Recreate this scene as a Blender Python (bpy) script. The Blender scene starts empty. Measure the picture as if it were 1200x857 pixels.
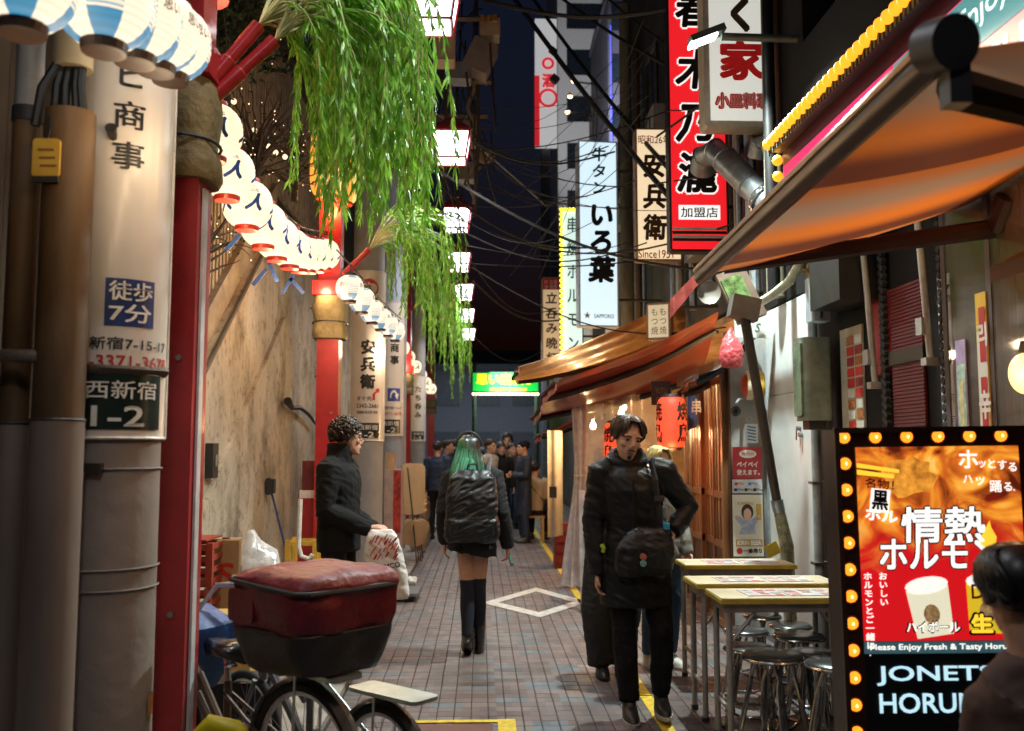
import bpy, bmesh, math, random
from mathutils import Vector, Matrix, Euler, noise
R = math.radians
random.seed(11)
sc = bpy.context.scene
COL = sc.collection
V = Vector
# ------------------------------------------------------------------ camera
F = 1100.0            # focal length in photo pixels (1200 px wide frame)
EYE = 1.533
HX, HY = 563.0, 528.0  # vanishing point of the alley in the photo
TH = math.atan((HY - 428.5) / F)
PHI = math.atan((600 - HX) / F * math.cos(TH))
CAM = V((0, 0, EYE))
FW = V((math.sin(PHI) * math.cos(TH), math.cos(PHI) * math.cos(TH), math.sin(TH)))
RT = V((math.cos(PHI), -math.sin(PHI), 0))
UP = RT.cross(FW)
cd = bpy.data.cameras.new('camera'); cam = bpy.data.objects.new('camera', cd); COL.objects.link(cam)
cam.location = CAM; cam.rotation_euler = (R(90) + TH, 0, -PHI)
cd.sensor_width = 36; cd.sensor_fit = 'HORIZONTAL'; cd.lens = 36 * F / 1200
cd.clip_start = 0.05; cd.clip_end = 2000
cd.dof.use_dof = True; cd.dof.focus_distance = 5.8; cd.dof.aperture_fstop = 2.5
sc.camera = cam
# ------------------------------------------------------------------ world, moonless night sky
w = bpy.data.worlds.new('World'); sc.world = w; w.use_nodes = True
nt = w.node_tree
sky = nt.nodes.new('ShaderNodeTexSky'); sky.sky_type = 'NISHITA'; sky.sun_disc = False
sky.sun_elevation = R(-2); sky.sun_rotation = R(150); sky.air_density = 1.5; sky.ozone_density = 2.7
bg = nt.nodes['Background']; bg.inputs['Strength'].default_value = 0.12
nt.links.new(sky.outputs[0], bg.inputs['Color'])
sd = bpy.data.lights.new('sun', 'SUN'); sd.energy = 0.02; sd.angle = R(10); sd.color = (.75, .85, 1)
so = bpy.data.objects.new('sun', sd); so.rotation_euler = (R(35), R(-15), 0); COL.objects.link(so)
sc.view_settings.view_transform = 'Standard'; sc.view_settings.look = 'None'
sc.view_settings.exposure = 0.22; sc.view_settings.gamma = 1.0
sc.view_settings.use_curve_mapping = False
sc.cycles.use_denoising = True
sc.cycles.max_bounces = 8; sc.cycles.diffuse_bounces = 4; sc.cycles.transparent_max_bounces = 16
sc.cycles.caustics_reflective = False; sc.cycles.caustics_refractive = False
sc.cycles.sample_clamp_indirect = 4.0

# ------------------------------------------------------------------ photo pixel helpers
def ray(px, py):
    return RT * ((px - 600) / F) + UP * ((428.5 - py) / F) + FW
def W(px, py, s):        # point seen at a pixel, at the distance where one metre is s pixels
    r = ray(px, py); return CAM + r * ((F / s) / r.y)
def PX(px, py, x):       # ... on the plane x
    r = ray(px, py); return CAM + r * (x / r.x)
def PG(px, py, z=0.0):   # ... on the height z
    r = ray(px, py); return CAM + r * ((z - EYE) / r.z)

# ------------------------------------------------------------------ materials
MATS = {}
def lin(c):
    return tuple(((x / 255) / 12.92 if x / 255 <= .04045 else ((x / 255 + .055) / 1.055) ** 2.4) for x in c)
def newmat(name):
    m = bpy.data.materials.new(name); m.use_nodes = True
    n = m.node_tree.nodes; l = m.node_tree.links
    return m, n, l, n['Principled BSDF']
def mat(name, col=(.5, .5, .5), rough=.6, metal=0., var=.25, scale=6., bump=0., bscale=None, emis=0., ecol=None, dirt=None,
        stretch=None, alpha=1., trans=0., coat=0., rand=0., spec=.5, sheen=0.):
    if name in MATS: return MATS[name]
    m, n, l, b = newmat(name)
    tc = n.new('ShaderNodeTexCoord'); mp = n.new('ShaderNodeMapping')
    l.new(tc.outputs['Object'], mp.inputs['Vector'])
    if stretch: mp.inputs['Scale'].default_value = stretch
    nz = n.new('ShaderNodeTexNoise'); nz.inputs['Scale'].default_value = scale; nz.inputs['Detail'].default_value = 6
    nz.inputs['Roughness'].default_value = .65
    l.new(mp.outputs[0], nz.inputs['Vector'])
    rp = n.new('ShaderNodeValToRGB'); e = rp.color_ramp.elements
    e[0].position = .32; e[1].position = .68
    e[0].color = tuple(c * (1 - var) for c in col) + (1,)
    e[1].color = tuple(min(1, c * (1 + var)) for c in col) + (1,)
    if dirt:
        q = rp.color_ramp.elements.new(.26); q.color = tuple(dirt) + (1,)
        e[0].position = .22
    l.new(nz.outputs['Fac'], rp.inputs['Fac'])
    out = rp.outputs['Color']
    if rand:
        oi = n.new('ShaderNodeObjectInfo'); hs = n.new('ShaderNodeHueSaturation')
        mr = n.new('ShaderNodeMapRange'); mr.inputs['To Min'].default_value = 1 - rand; mr.inputs['To Max'].default_value = 1 + rand
        l.new(oi.outputs['Random'], mr.inputs['Value']); l.new(mr.outputs[0], hs.inputs['Value'])
        l.new(out, hs.inputs['Color']); out = hs.outputs['Color']
    l.new(out, b.inputs['Base Color'])
    r2 = n.new('ShaderNodeMapRange'); r2.inputs['To Min'].default_value = max(.03, rough - .12); r2.inputs['To Max'].default_value = min(1, rough + .12)
    l.new(nz.outputs['Fac'], r2.inputs['Value']); l.new(r2.outputs[0], b.inputs['Roughness'])
    b.inputs['Metallic'].default_value = metal
    b.inputs['Specular IOR Level'].default_value = spec
    if bump:
        n2 = n.new('ShaderNodeTexNoise'); n2.inputs['Scale'].default_value = bscale or scale * 4; n2.inputs['Detail'].default_value = 5
        l.new(mp.outputs[0], n2.inputs['Vector'])
        bp = n.new('ShaderNodeBump'); bp.inputs['Strength'].default_value = bump; bp.inputs['Distance'].default_value = .02
        l.new(n2.outputs['Fac'], bp.inputs['Height']); l.new(bp.outputs[0], b.inputs['Normal'])
    if emis:
        if ecol: b.inputs['Emission Color'].default_value = tuple(ecol) + (1,)
        else: l.new(out, b.inputs['Emission Color'])
        b.inputs['Emission Strength'].default_value = emis
    if coat: b.inputs['Coat Weight'].default_value = coat; b.inputs['Coat Roughness'].default_value = .15
    if trans: b.inputs['Transmission Weight'].default_value = trans
    if sheen: b.inputs['Sheen Weight'].default_value = sheen
    b.inputs['Alpha'].default_value = alpha
    MATS[name] = m
    return m
def glow(name, col, strength):      # a lit lamp surface
    if name in MATS: return MATS[name]
    m, n, l, b = newmat(name)
    b.inputs['Base Color'].default_value = tuple(col) + (1,); b.inputs['Roughness'].default_value = .5
    b.inputs['Emission Color'].default_value = tuple(col) + (1,); b.inputs['Emission Strength'].default_value = strength
    MATS[name] = m; return m
def film(name, col=(.9, .9, .9), clear=.7, rough=.15, scale=9., bump=.6, gloss=.25):   # clear plastic sheet / glass
    if name in MATS: return MATS[name]
    m, n, l, b = newmat(name)
    out = n['Material Output']
    tr = n.new('ShaderNodeBsdfTransparent'); tr.inputs[0].default_value = tuple(.6 + .4 * c for c in col) + (1,)
    df = n.new('ShaderNodeBsdfDiffuse'); df.inputs[0].default_value = tuple(col) + (1,)
    tl = n.new('ShaderNodeBsdfTranslucent'); tl.inputs[0].default_value = tuple(col) + (1,)
    gl = n.new('ShaderNodeBsdfGlossy'); gl.inputs['Roughness'].default_value = rough
    nz = n.new('ShaderNodeTexNoise'); nz.inputs['Scale'].default_value = scale; nz.inputs['Detail'].default_value = 4
    tc = n.new('ShaderNodeTexCoord'); l.new(tc.outputs['Object'], nz.inputs['Vector'])
    bp = n.new('ShaderNodeBump'); bp.inputs['Strength'].default_value = bump; bp.inputs['Distance'].default_value = .03
    l.new(nz.outputs['Fac'], bp.inputs['Height'])
    for q in (gl, df): l.new(bp.outputs[0], q.inputs['Normal'])
    a = n.new('ShaderNodeMixShader'); l.new(df.outputs[0], a.inputs[1]); l.new(tl.outputs[0], a.inputs[2])
    c = n.new('ShaderNodeMixShader'); c.inputs[0].default_value = gloss; l.new(a.outputs[0], c.inputs[1]); l.new(gl.outputs[0], c.inputs[2])
    d = n.new('ShaderNodeMixShader')
    mr = n.new('ShaderNodeMapRange'); mr.inputs['From Min'].default_value = .3; mr.inputs['From Max'].default_value = .7
    mr.inputs['To Min'].default_value = clear - .15; mr.inputs['To Max'].default_value = min(1, clear + .15)
    l.new(nz.outputs['Fac'], mr.inputs['Value']); l.new(mr.outputs[0], d.inputs[0])
    l.new(c.outputs[0], d.inputs[1]); l.new(tr.outputs[0], d.inputs[2]); l.new(d.outputs[0], out.inputs['Surface'])
    n.remove(b)
    MATS[name] = m; return m

# ------------------------------------------------------------------ mesh collector
def frame(t):
    t = t.normalized(); a = V((0, 0, 1)) if abs(t.z) < .9 else V((1, 0, 0))
    u = t.cross(a).normalized(); return u, t.cross(u).normalized()
class MB:
    def __init__(s): s.v = []; s.f = []; s.m = []; s.cm = 0
    def add(s, vs, fs):
        n = len(s.v); s.v += [V(p) for p in vs]; s.f += [[i + n for i in f] for f in fs]; s.m += [s.cm] * len(fs); return s
    def box(s, c, sz, rot=None, taper=1.0):
        c = V(c); x, y, z = sz[0] / 2, sz[1] / 2, sz[2] / 2; t = taper
        p = [V(q) for q in ((-x, -y, -z), (x, -y, -z), (x, y, -z), (-x, y, -z), (-x * t, -y * t, z), (x * t, -y * t, z), (x * t, y * t, z), (-x * t, y * t, z))]
        if rot is not None:
            M = rot if isinstance(rot, Matrix) else Euler(rot).to_matrix()
            p = [M @ q for q in p]
        return s.add([c + q for q in p], [(3, 2, 1, 0), (4, 5, 6, 7), (0, 1, 5, 4), (1, 2, 6, 5), (2, 3, 7, 6), (3, 0, 4, 7)])
    def bb(s, a, b):
        a, b = V(a), V(b); return s.box((a + b) / 2, [abs(b[i] - a[i]) for i in range(3)])
    def rbox(s, c, sz, r, rot=None, ax=1, seg=3):     # box with four rounded edges along axis ax
        i, j = [(1, 2), (0, 2), (0, 1)][ax]; a, b = sz[i] / 2 - r, sz[j] / 2 - r; q = []
        for k, (sx, sy) in enumerate(((1, 1), (-1, 1), (-1, -1), (1, -1))):
            for t in range(seg + 1):
                an = R(90) * (k + t / seg); q.append((sx * a + r * math.cos(an), sy * b + r * math.sin(an)))
        out = []
        M = (rot if isinstance(rot, Matrix) else Euler(rot).to_matrix()) if rot is not None else Matrix.Identity(3)
        for h in (-sz[ax] / 2, sz[ax] / 2):
            for (x, y) in q:
                p = [0, 0, 0]; p[i] = x; p[j] = y; p[ax] = h; out.append(V(c) + M @ V(p))
        n = len(q)
        return s.add(out, [list(range(n))[::-1], list(range(n, 2 * n))] + [(k, (k + 1) % n, n + (k + 1) % n, n + k) for k in range(n)])
    def cyl(s, a, b, r, r2=None, n=10, cap=True):
        return s.tube([a, b], [r, r if r2 is None else r2], n, cap)
    def tube(s, pts, r, n=8, cap=True, flat=1.0, up=None):
        pts = [V(p) for p in pts]; k = len(pts)
        rr = r if isinstance(r, (list, tuple)) else [r] * k
        vs = []; u = None
        for i, p in enumerate(pts):
            t = (pts[min(i + 1, k - 1)] - pts[max(i - 1, 0)])
            if t.length < 1e-9: t = V((0, 0, 1))
            t.normalize()
            if u is None:
                u = frame(t)[0]
                if up is not None: u = t.cross(V(up)).normalized()
            else:
                u = u - t * u.dot(t)
                u = u.normalized() if u.length > 1e-6 else frame(t)[0]
            w_ = t.cross(u)
            for j in range(n):
                an = 2 * math.pi * j / n
                vs.append(p + (u * math.cos(an) + w_ * math.sin(an) * flat) * rr[i])
        fs = [(i * n + j, i * n + (j + 1) % n, (i + 1) * n + (j + 1) % n, (i + 1) * n + j) for i in range(k - 1) for j in range(n)]
        if cap: fs += [list(range(n))[::-1], list(range((k - 1) * n, k * n))]
        return s.add(vs, fs)
    def loft(s, secs, n=16, cap=True, ex=1.0):      # secs: (centre, rx, ry) horizontal ellipses; ex<1 = boxier
        vs = []
        for c, rx, ry in secs:
            for j in range(n):
                a = 2 * math.pi * j / n; ca, sa = math.cos(a), math.sin(a)
                vs.append(V(c) + V((rx * math.copysign(abs(ca) ** ex, ca), ry * math.copysign(abs(sa) ** ex, sa), 0)))
        k = len(secs)
        fs = [(i * n + j, i * n + (j + 1) % n, (i + 1) * n + (j + 1) % n, (i + 1) * n + j) for i in range(k - 1) for j in range(n)]
        if cap: fs += [list(range(n))[::-1], list(range((k - 1) * n, k * n))]
        return s.add(vs, fs)
    def lathe(s, prof, c=(0, 0, 0), n=16, cap=True):
        return s.loft([(V(c) + V((0, 0, z)), r, r) for r, z in prof], n, cap)
    def prism(s, pts, off):
        pts = [V(p) for p in pts]; n = len(pts); off = V(off)
        return s.add(pts + [p + off for p in pts], [list(range(n))[::-1], list(range(n, 2 * n))] + [(i, (i + 1) % n, n + (i + 1) % n, n + i) for i in range(n)])
    def quad(s, *p): return s.add(p, [list(range(len(p)))])
    def sph(s, c, r, n=12, m=8, rot=None):
        r = (r, r, r) if isinstance(r, (int, float)) else r
        vs = []; c = V(c)
        for i in range(1, m):
            ph = math.pi * i / m
            for j in range(n):
                a = 2 * math.pi * j / n
                vs.append(V((r[0] * math.sin(ph) * math.cos(a), r[1] * math.sin(ph) * math.sin(a), r[2] * math.cos(ph))))
        vs += [V((0, 0, r[2])), V((0, 0, -r[2]))]; T, B = len(vs) - 2, len(vs) - 1
        fs = [((i) * n + j, (i + 1) * n + j, (i + 1) * n + (j + 1) % n, i * n + (j + 1) % n) for i in range(m - 2) for j in range(n)]
        fs += [(T, j, (j + 1) % n) for j in range(n)] + [(B, (m - 2) * n + (j + 1) % n, (m - 2) * n + j) for j in range(n)]
        if rot is not None: vs = [rot @ p for p in vs]
        return s.add([c + p for p in vs], fs)
    def torus(s, c, R1, r, ax=(0, 1, 0), n=28, m=8, a0=0, a1=360):
        u, w_ = frame(V(ax)); c = V(c)
        full = abs(a1 - a0) >= 360
        k = n if full else n + 1
        pts = [c + (u * math.cos(R(a0 + (a1 - a0) * i / n)) + w_ * math.sin(R(a0 + (a1 - a0) * i / n))) * R1 for i in range(k)]
        A = V(ax).normalized(); vs = []
        for p in pts:
            o = (p - c).normalized()
            for j in range(m):
                an = 2 * math.pi * j / m; vs.append(p + (o * math.cos(an) + A * math.sin(an)) * r)
        return s.add(vs, [(i * m + j, i * m + (j + 1) % m, ((i + 1) % k) * m + (j + 1) % m, ((i + 1) % k) * m + j) for i in range(n) for j in range(m)])
    def grid(s, fn, nu, nv):        # fn(u,v) -> point, u,v in 0..1
        vs = [fn(i / nu, j / nv) for i in range(nu + 1) for j in range(nv + 1)]; q = nv + 1
        return s.add(vs, [(i * q + j, (i + 1) * q + j, (i + 1) * q + j + 1, i * q + j + 1) for i in range(nu) for j in range(nv)])
    def xf(s, M, i0=0):
        for i in range(i0, len(s.v)): s.v[i] = M @ s.v[i]
        return s
    def merge(s, o):
        n = len(s.v); s.v += o.v; s.f += [[i + n for i in f] for f in o.f]; s.m += o.m; return s
    def mesh(s, name, mt, M=None, smooth=False):
        me = bpy.data.meshes.new(name)
        vs = [M @ p for p in s.v] if M is not None else s.v
        me.from_pydata([tuple(p) for p in vs], [], s.f)
        ms = mt if isinstance(mt, (list, tuple)) else [mt]
        for q in ms: me.materials.append(q)
        if len(ms) > 1: me.polygons.foreach_set('material_index', s.m)
        if smooth:
            me.shade_smooth()
            if smooth != 2 and hasattr(me, 'set_sharp_from_angle'): me.set_sharp_from_angle(angle=R(smooth if smooth > 5 else 40))
        me.update(); return me
    def build(s, name, mt, parent=None, smooth=False, loc=None, world=True):
        if parent is not None:
            M = ROOT[parent.name]
            me = s.mesh(name, mt, M.inverted() if world else None, smooth)
            o = bpy.data.objects.new(name, me); COL.objects.link(o); o.parent = parent; ROOT[o.name] = M
            return o
        if loc is None:
            xs = [p.x for p in s.v]; ys = [p.y for p in s.v]; zs = [p.z for p in s.v]
            loc = ((min(xs) + max(xs)) / 2, (min(ys) + max(ys)) / 2, min(zs))
        M = Matrix.Translation(V(loc)); me = s.mesh(name, mt, M.inverted(), smooth)
        o = bpy.data.objects.new(name, me); COL.objects.link(o); o.location = loc; ROOT[o.name] = M
        return o
ROOT = {}
def tag(o, label=None, cat=None, group=None, kind=None):
    if label: o['label'] = label
    if cat: o['category'] = cat
    if group: o['group'] = group
    if kind: o['kind'] = kind
    return o
def thing(name, label, cat, loc=(0, 0, 0), rz=0., group=None, rot=None):
    o = bpy.data.objects.new(name, None); COL.objects.link(o); o.empty_display_size = .1
    o.location = loc; o.rotation_euler = rot if rot else (0, 0, R(rz))
    ROOT[o.name] = Matrix.Translation(V(loc)) @ o.rotation_euler.to_matrix().to_4x4()
    return tag(o, label, cat, group)
def dup(root, loc, rz=None, label=None, scale=None):
    r = root.copy(); COL.objects.link(r); r.location = loc
    if rz is not None: r.rotation_euler = (0, 0, R(rz))
    if scale: r.scale = (scale,) * 3
    if label: r['label'] = label
    for ch in list(root.children):
        c = ch.copy(); COL.objects.link(c); c.parent = r
        for g in ch.children:
            d = g.copy(); COL.objects.link(d); d.parent = c
    return r
def lamp(kind, name, loc, energy, col, parent=None, size=.1, rot=None, spot=None):   # the light a built lamp gives off
    d = bpy.data.lights.new(name, kind); d.energy = energy; d.color = col
    if kind == 'AREA': d.size = size
    else: d.shadow_soft_size = size
    if spot: d.spot_size = R(spot); d.spot_blend = .6
    o = bpy.data.objects.new(name, d); COL.objects.link(o)
    if parent is not None:
        o.parent = parent; o.location = ROOT[parent.name].inverted() @ V(loc)
    else: o.location = loc
    if rot: o.rotation_euler = rot
    return o
ORD = ['first', 'second', 'third', 'fourth', 'fifth', 'sixth', 'seventh', 'eighth', 'ninth', 'tenth', 'eleventh', 'twelfth']

# ------------------------------------------------------------------ lettering
GL = {}
def glyphs(body, bold=0., shear=0.):
    k = (body, bold, shear)
    if k not in GL:
        c = bpy.data.curves.new('t', 'FONT'); c.body = body; c.offset = bold; c.shear = shear; c.resolution_u = 3
        c.align_x = 'CENTER'
        o = bpy.data.objects.new('t', c)
        me = bpy.data.meshes.new_from_object(o)
        GL[k] = ([(v.co.x, v.co.y) for v in me.vertices], [tuple(p.vertices) for p in me.polygons])
        bpy.data.objects.remove(o); bpy.data.meshes.remove(me); bpy.data.curves.remove(c)
    return GL[k]
def put(mb, body, c, w_, h_, right=(1, 0, 0), up=(0, 0, 1), bold=0., shear=0., ref=None, fn=None):
    """fit a run of lettering into a w x h rectangle centred on c"""
    vs, fs = glyphs(body, 0., shear)
    if not vs: return
    rv = vs
    x0, x1 = min(p[0] for p in rv), max(p[0] for p in rv); y0, y1 = min(p[1] for p in rv), max(p[1] for p in rv)
    if len(body) == 1 and 0x3000 < ord(body) < 0xffe0: x0, x1, y0, y1 = -.47, .47, -.09, .85     # keep the character's own place in its square
    sx = w_ / max(x1 - x0, 1e-6); sy = h_ / max(y1 - y0, 1e-6)
    c = V(c); r_ = V(right); u_ = V(up)
    nrm = r_.cross(u_) * .00012           # towards the reader
    ring = [(0, 0)]
    if bold > 0:
        k_ = 4 if bold < .03 else 8
        ring += [(math.cos(2 * math.pi * (j + .5) / k_) * bold, math.sin(2 * math.pi * (j + .5) / k_) * bold) for j in range(k_)]
    for j, (ox, oy) in enumerate(ring):
        pts = []
        for x, y in vs:
            a = (x + ox - (x0 + x1) / 2) * sx; b = (y + oy - (y0 + y1) / 2) * sy
            pts.append(fn(a, b) + V((0, -.00015 * j, 0)) if fn else c + r_ * a + u_ * b + nrm * j)
        mb.add(pts, fs)
def vput(mb, chars, c, w_, h_, fill=.88, **k):      # stacked characters
    n = len(chars); ch = h_ / n; c = V(c); u_ = V(k.get('up', (0, 0, 1)))
    for i, t in enumerate(chars):
        if t != ' ': put(mb, t, c + u_ * (h_ / 2 - ch * (i + .5)), w_ * .94, ch * fill, **k)
# ================================================================== the setting
def paver_mat():
    m, n, l, b = newmat('paver_stone')
    g = n.new('ShaderNodeNewGeometry')
    def cell(sx, sy, ox=0., oy=0.):
        mp = n.new('ShaderNodeMapping'); mp.inputs['Scale'].default_value = (sx, sy, 0); mp.inputs['Location'].default_value = (ox, oy, 0)
        l.new(g.outputs['Position'], mp.inputs[0])
        fl = n.new('ShaderNodeVectorMath'); fl.operation = 'FLOOR'; l.new(mp.outputs[0], fl.inputs[0])
        wn = n.new('ShaderNodeTexWhiteNoise'); wn.noise_dimensions = '2D'; l.new(fl.outputs[0], wn.inputs['Vector']); return wn
    a = cell(10, 10); p = cell(5, 10, .5, 0)
    rp = n.new('ShaderNodeValToRGB'); e = rp.color_ramp.elements
    e[0].color = (.115, .085, .082, 1); e[1].position = .55; e[1].color = (.17, .128, .122, 1)
    for ps, c in ((.74, (.15, .125, .12, 1)), (.80, (.12, .145, .165, 1)), (.92, (.11, .135, .15, 1)), (.93, (.15, .14, .13, 1))):
        q = rp.color_ramp.elements.new(ps); q.color = c
    l.new(p.outputs['Value'], rp.inputs[0])
    mr = n.new('ShaderNodeMapRange'); mr.inputs['To Min'].default_value = .82; mr.inputs['To Max'].default_value = 1.18
    l.new(a.outputs['Value'], mr.inputs['Value'])
    nz = n.new('ShaderNodeTexNoise'); nz.inputs['Scale'].default_value = 1.3; nz.inputs['Detail'].default_value = 7; nz.inputs['Roughness'].default_value = .7
    l.new(g.outputs['Position'], nz.inputs['Vector'])
    m2 = n.new('ShaderNodeMapRange'); m2.inputs['From Min'].default_value = .3; m2.inputs['From Max'].default_value = .7
    m2.inputs['To Min'].default_value = .62; m2.inputs['To Max'].default_value = 1.2; l.new(nz.outputs['Fac'], m2.inputs['Value'])
    ml = n.new('ShaderNodeMath'); ml.operation = 'MULTIPLY'; l.new(mr.outputs[0], ml.inputs[0]); l.new(m2.outputs[0], ml.inputs[1])
    hs = n.new('ShaderNodeHueSaturation'); l.new(rp.outputs[0], hs.inputs['Color']); l.new(ml.outputs[0], hs.inputs['Value'])
    l.new(hs.outputs[0], b.inputs['Base Color'])
    n3 = n.new('ShaderNodeTexNoise'); n3.inputs['Scale'].default_value = 240; l.new(g.outputs['Position'], n3.inputs['Vector'])
    bp = n.new('ShaderNodeBump'); bp.inputs['Strength'].default_value = .35; bp.inputs['Distance'].default_value = .004
    l.new(n3.outputs['Fac'], bp.inputs['Height']); l.new(bp.outputs[0], b.inputs['Normal'])
    m4 = n.new('ShaderNodeMapRange'); m4.inputs['To Min'].default_value = .38; m4.inputs['To Max'].default_value = .62
    l.new(nz.outputs['Fac'], m4.inputs['Value']); l.new(m4.outputs[0], b.inputs['Roughness'])
    return m
PAVE = paver_mat()
# ground sheet to the horizon
g = MB().quad((-400, -60, -.02), (400, -60, -.02), (400, 900, -.02), (-400, 900, -.02)).build('ground', mat('asphalt', (.05, .05, .052), .85, var=.3, scale=3, bump=.3, bscale=90), loc=(0, 0, 0))
tag(g, kind='structure')
KX = -.86
bed = MB().quad((KX, 2, -.008), (2.45, 2, -.008), (2.45, 34, -.008), (KX, 34, -.008)).build('alley_pavement', mat('joint_sand', (.035, .032, .03), .9), loc=(0, 0, 0))
tag(bed, kind='structure')
def paver_faces(mb, x, y, z=0., q=.0955, ch=.005):
    a = q / 2; b_ = a - ch; c = .0492; d = c - .003
    mb.add([(x - a, y - c, -.012), (x + a, y - c, -.012), (x + a, y + c, -.012), (x - a, y + c, -.012),
            (x - a, y - c, z - .003), (x + a, y - c, z - .003), (x + a, y + c, z - .003), (x - a, y + c, z - .003),
            (x - b_, y - d, z), (x + b_, y - d, z), (x + b_, y + d, z), (x - b_, y + d, z)],
           [(0, 1, 5, 4), (1, 2, 6, 5), (2, 3, 7, 6), (3, 0, 4, 7), (4, 5, 9, 8), (5, 6, 10, 9), (6, 7, 11, 10), (7, 4, 8, 11), (8, 9, 10, 11)])
one = MB(); paver_faces(one, 0, 0); pm_ = one.mesh('paver', PAVE)
near = []
far = MB()
rg = random.Random(3)
y = 2.05
while y < 21:
    x = KX + .06
    while x < 2.4:
        px = HX + x * F / y; py = HY + EYE * F / y
        show = 440 < px < 700 and 752 < py < 852
        if show and len(near) < 300: near.append((x, y))
        else: paver_faces(far, x, y, rg.uniform(-.002, .001))
        x += .1
    y += .1
for x, y in near:
    o = bpy.data.objects.new('paver', pm_); COL.objects.link(o); o.parent = bed
    o.location = (x, y, rg.uniform(-.002, .0012)); o.rotation_euler = (rg.uniform(-.01, .01), rg.uniform(-.01, .01), rg.uniform(-.012, .012))
tag(far.build('far_pavers', PAVE, bed), kind='stuff')
tag(MB().quad((KX, 21.05, -.001), (2.4, 21.05, -.001), (2.4, 34, -.001), (KX, 34, -.001)).build('distant_paving', PAVE, bed), kind='stuff')
# kerb line of long concrete stones on the left, apron of concrete behind it
conc = mat('worn_concrete', (.27, .25, .225), .8, var=.3, scale=4, bump=.4, bscale=60, dirt=(.12, .11, .1))
ap = MB().bb((-2.6, 1, -.02), (KX - .13, 34, .012)).build('side_strip', conc, loc=(0, 0, 0)); tag(ap, kind='structure')
kb = MB().bb((KX - .125, 1, -.02), (KX - .003, 34, .0)).build('kerb', mat('kerb_bed', (.12, .11, .1), .9), loc=(0, 0, 0)); tag(kb, kind='structure')
ks = MB().box((0, 0, .01), (.116, .594, .05)).mesh('kerb_stone', conc)
for i in range(30):
    o = bpy.data.objects.new('kerb_stone', ks); COL.objects.link(o); o.parent = kb; o.location = (KX - .064, 3.2 + i * .6, rg.uniform(-.004, .004))
# painted markings
yel = mat('yellow_paint', (.62, .43, .03), .55, var=.35, scale=22, dirt=(.2, .15, .06))
wht = mat('white_road_paint', (.52, .5, .46), .6, var=.3, scale=16, dirt=(.2, .18, .16))
a = MB(); y = 3.6
while y < 24:
    a.bb((1.0, y, .0018), (1.075, min(y + 2.4, 24), .0045)); y += 2.42
tag(a.build('yellow_line', yel, loc=(1.03, 4, 0)), kind='structure')
dm = MB(); Q = [PG(565, 707), PG(628, 689), PG(690, 706), PG(633, 724)]
c_ = sum(Q, V()) / 4
for i in range(4):
    p, q = Q[i], Q[(i + 1) % 4]
    dm.quad(*[V((u.x, u.y, .0045)) for u in (p, q, c_ + (q - c_) * .70, c_ + (p - c_) * .70)])
tag(dm.build('diamond_marking', wht, loc=(c_.x, c_.y, 0)), kind='structure')
mk = MB()
P0, P1 = PG(470, 850), PG(604, 846)
yy = P1.y
mk.bb((P0.x, yy - .02, .002), (P1.x - .1, yy + .03, .006)); mk.bb((P1.x - .1, yy - .4, .002), (P1.x, yy + .035, .006))
tag(mk.build('yellow_corner_marking', yel, loc=(P1.x, yy, 0)), kind='structure')
mh = MB().bb((P0.x, yy - .5, .001), (P1.x - .13, yy - .05, .005)).build('drain_cover', mat('drain_iron', (.16, .07, .06), .5, .3), None)
tag(mh, 'flat reddish drain cover framed by yellow paint', 'drain cover')

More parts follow.
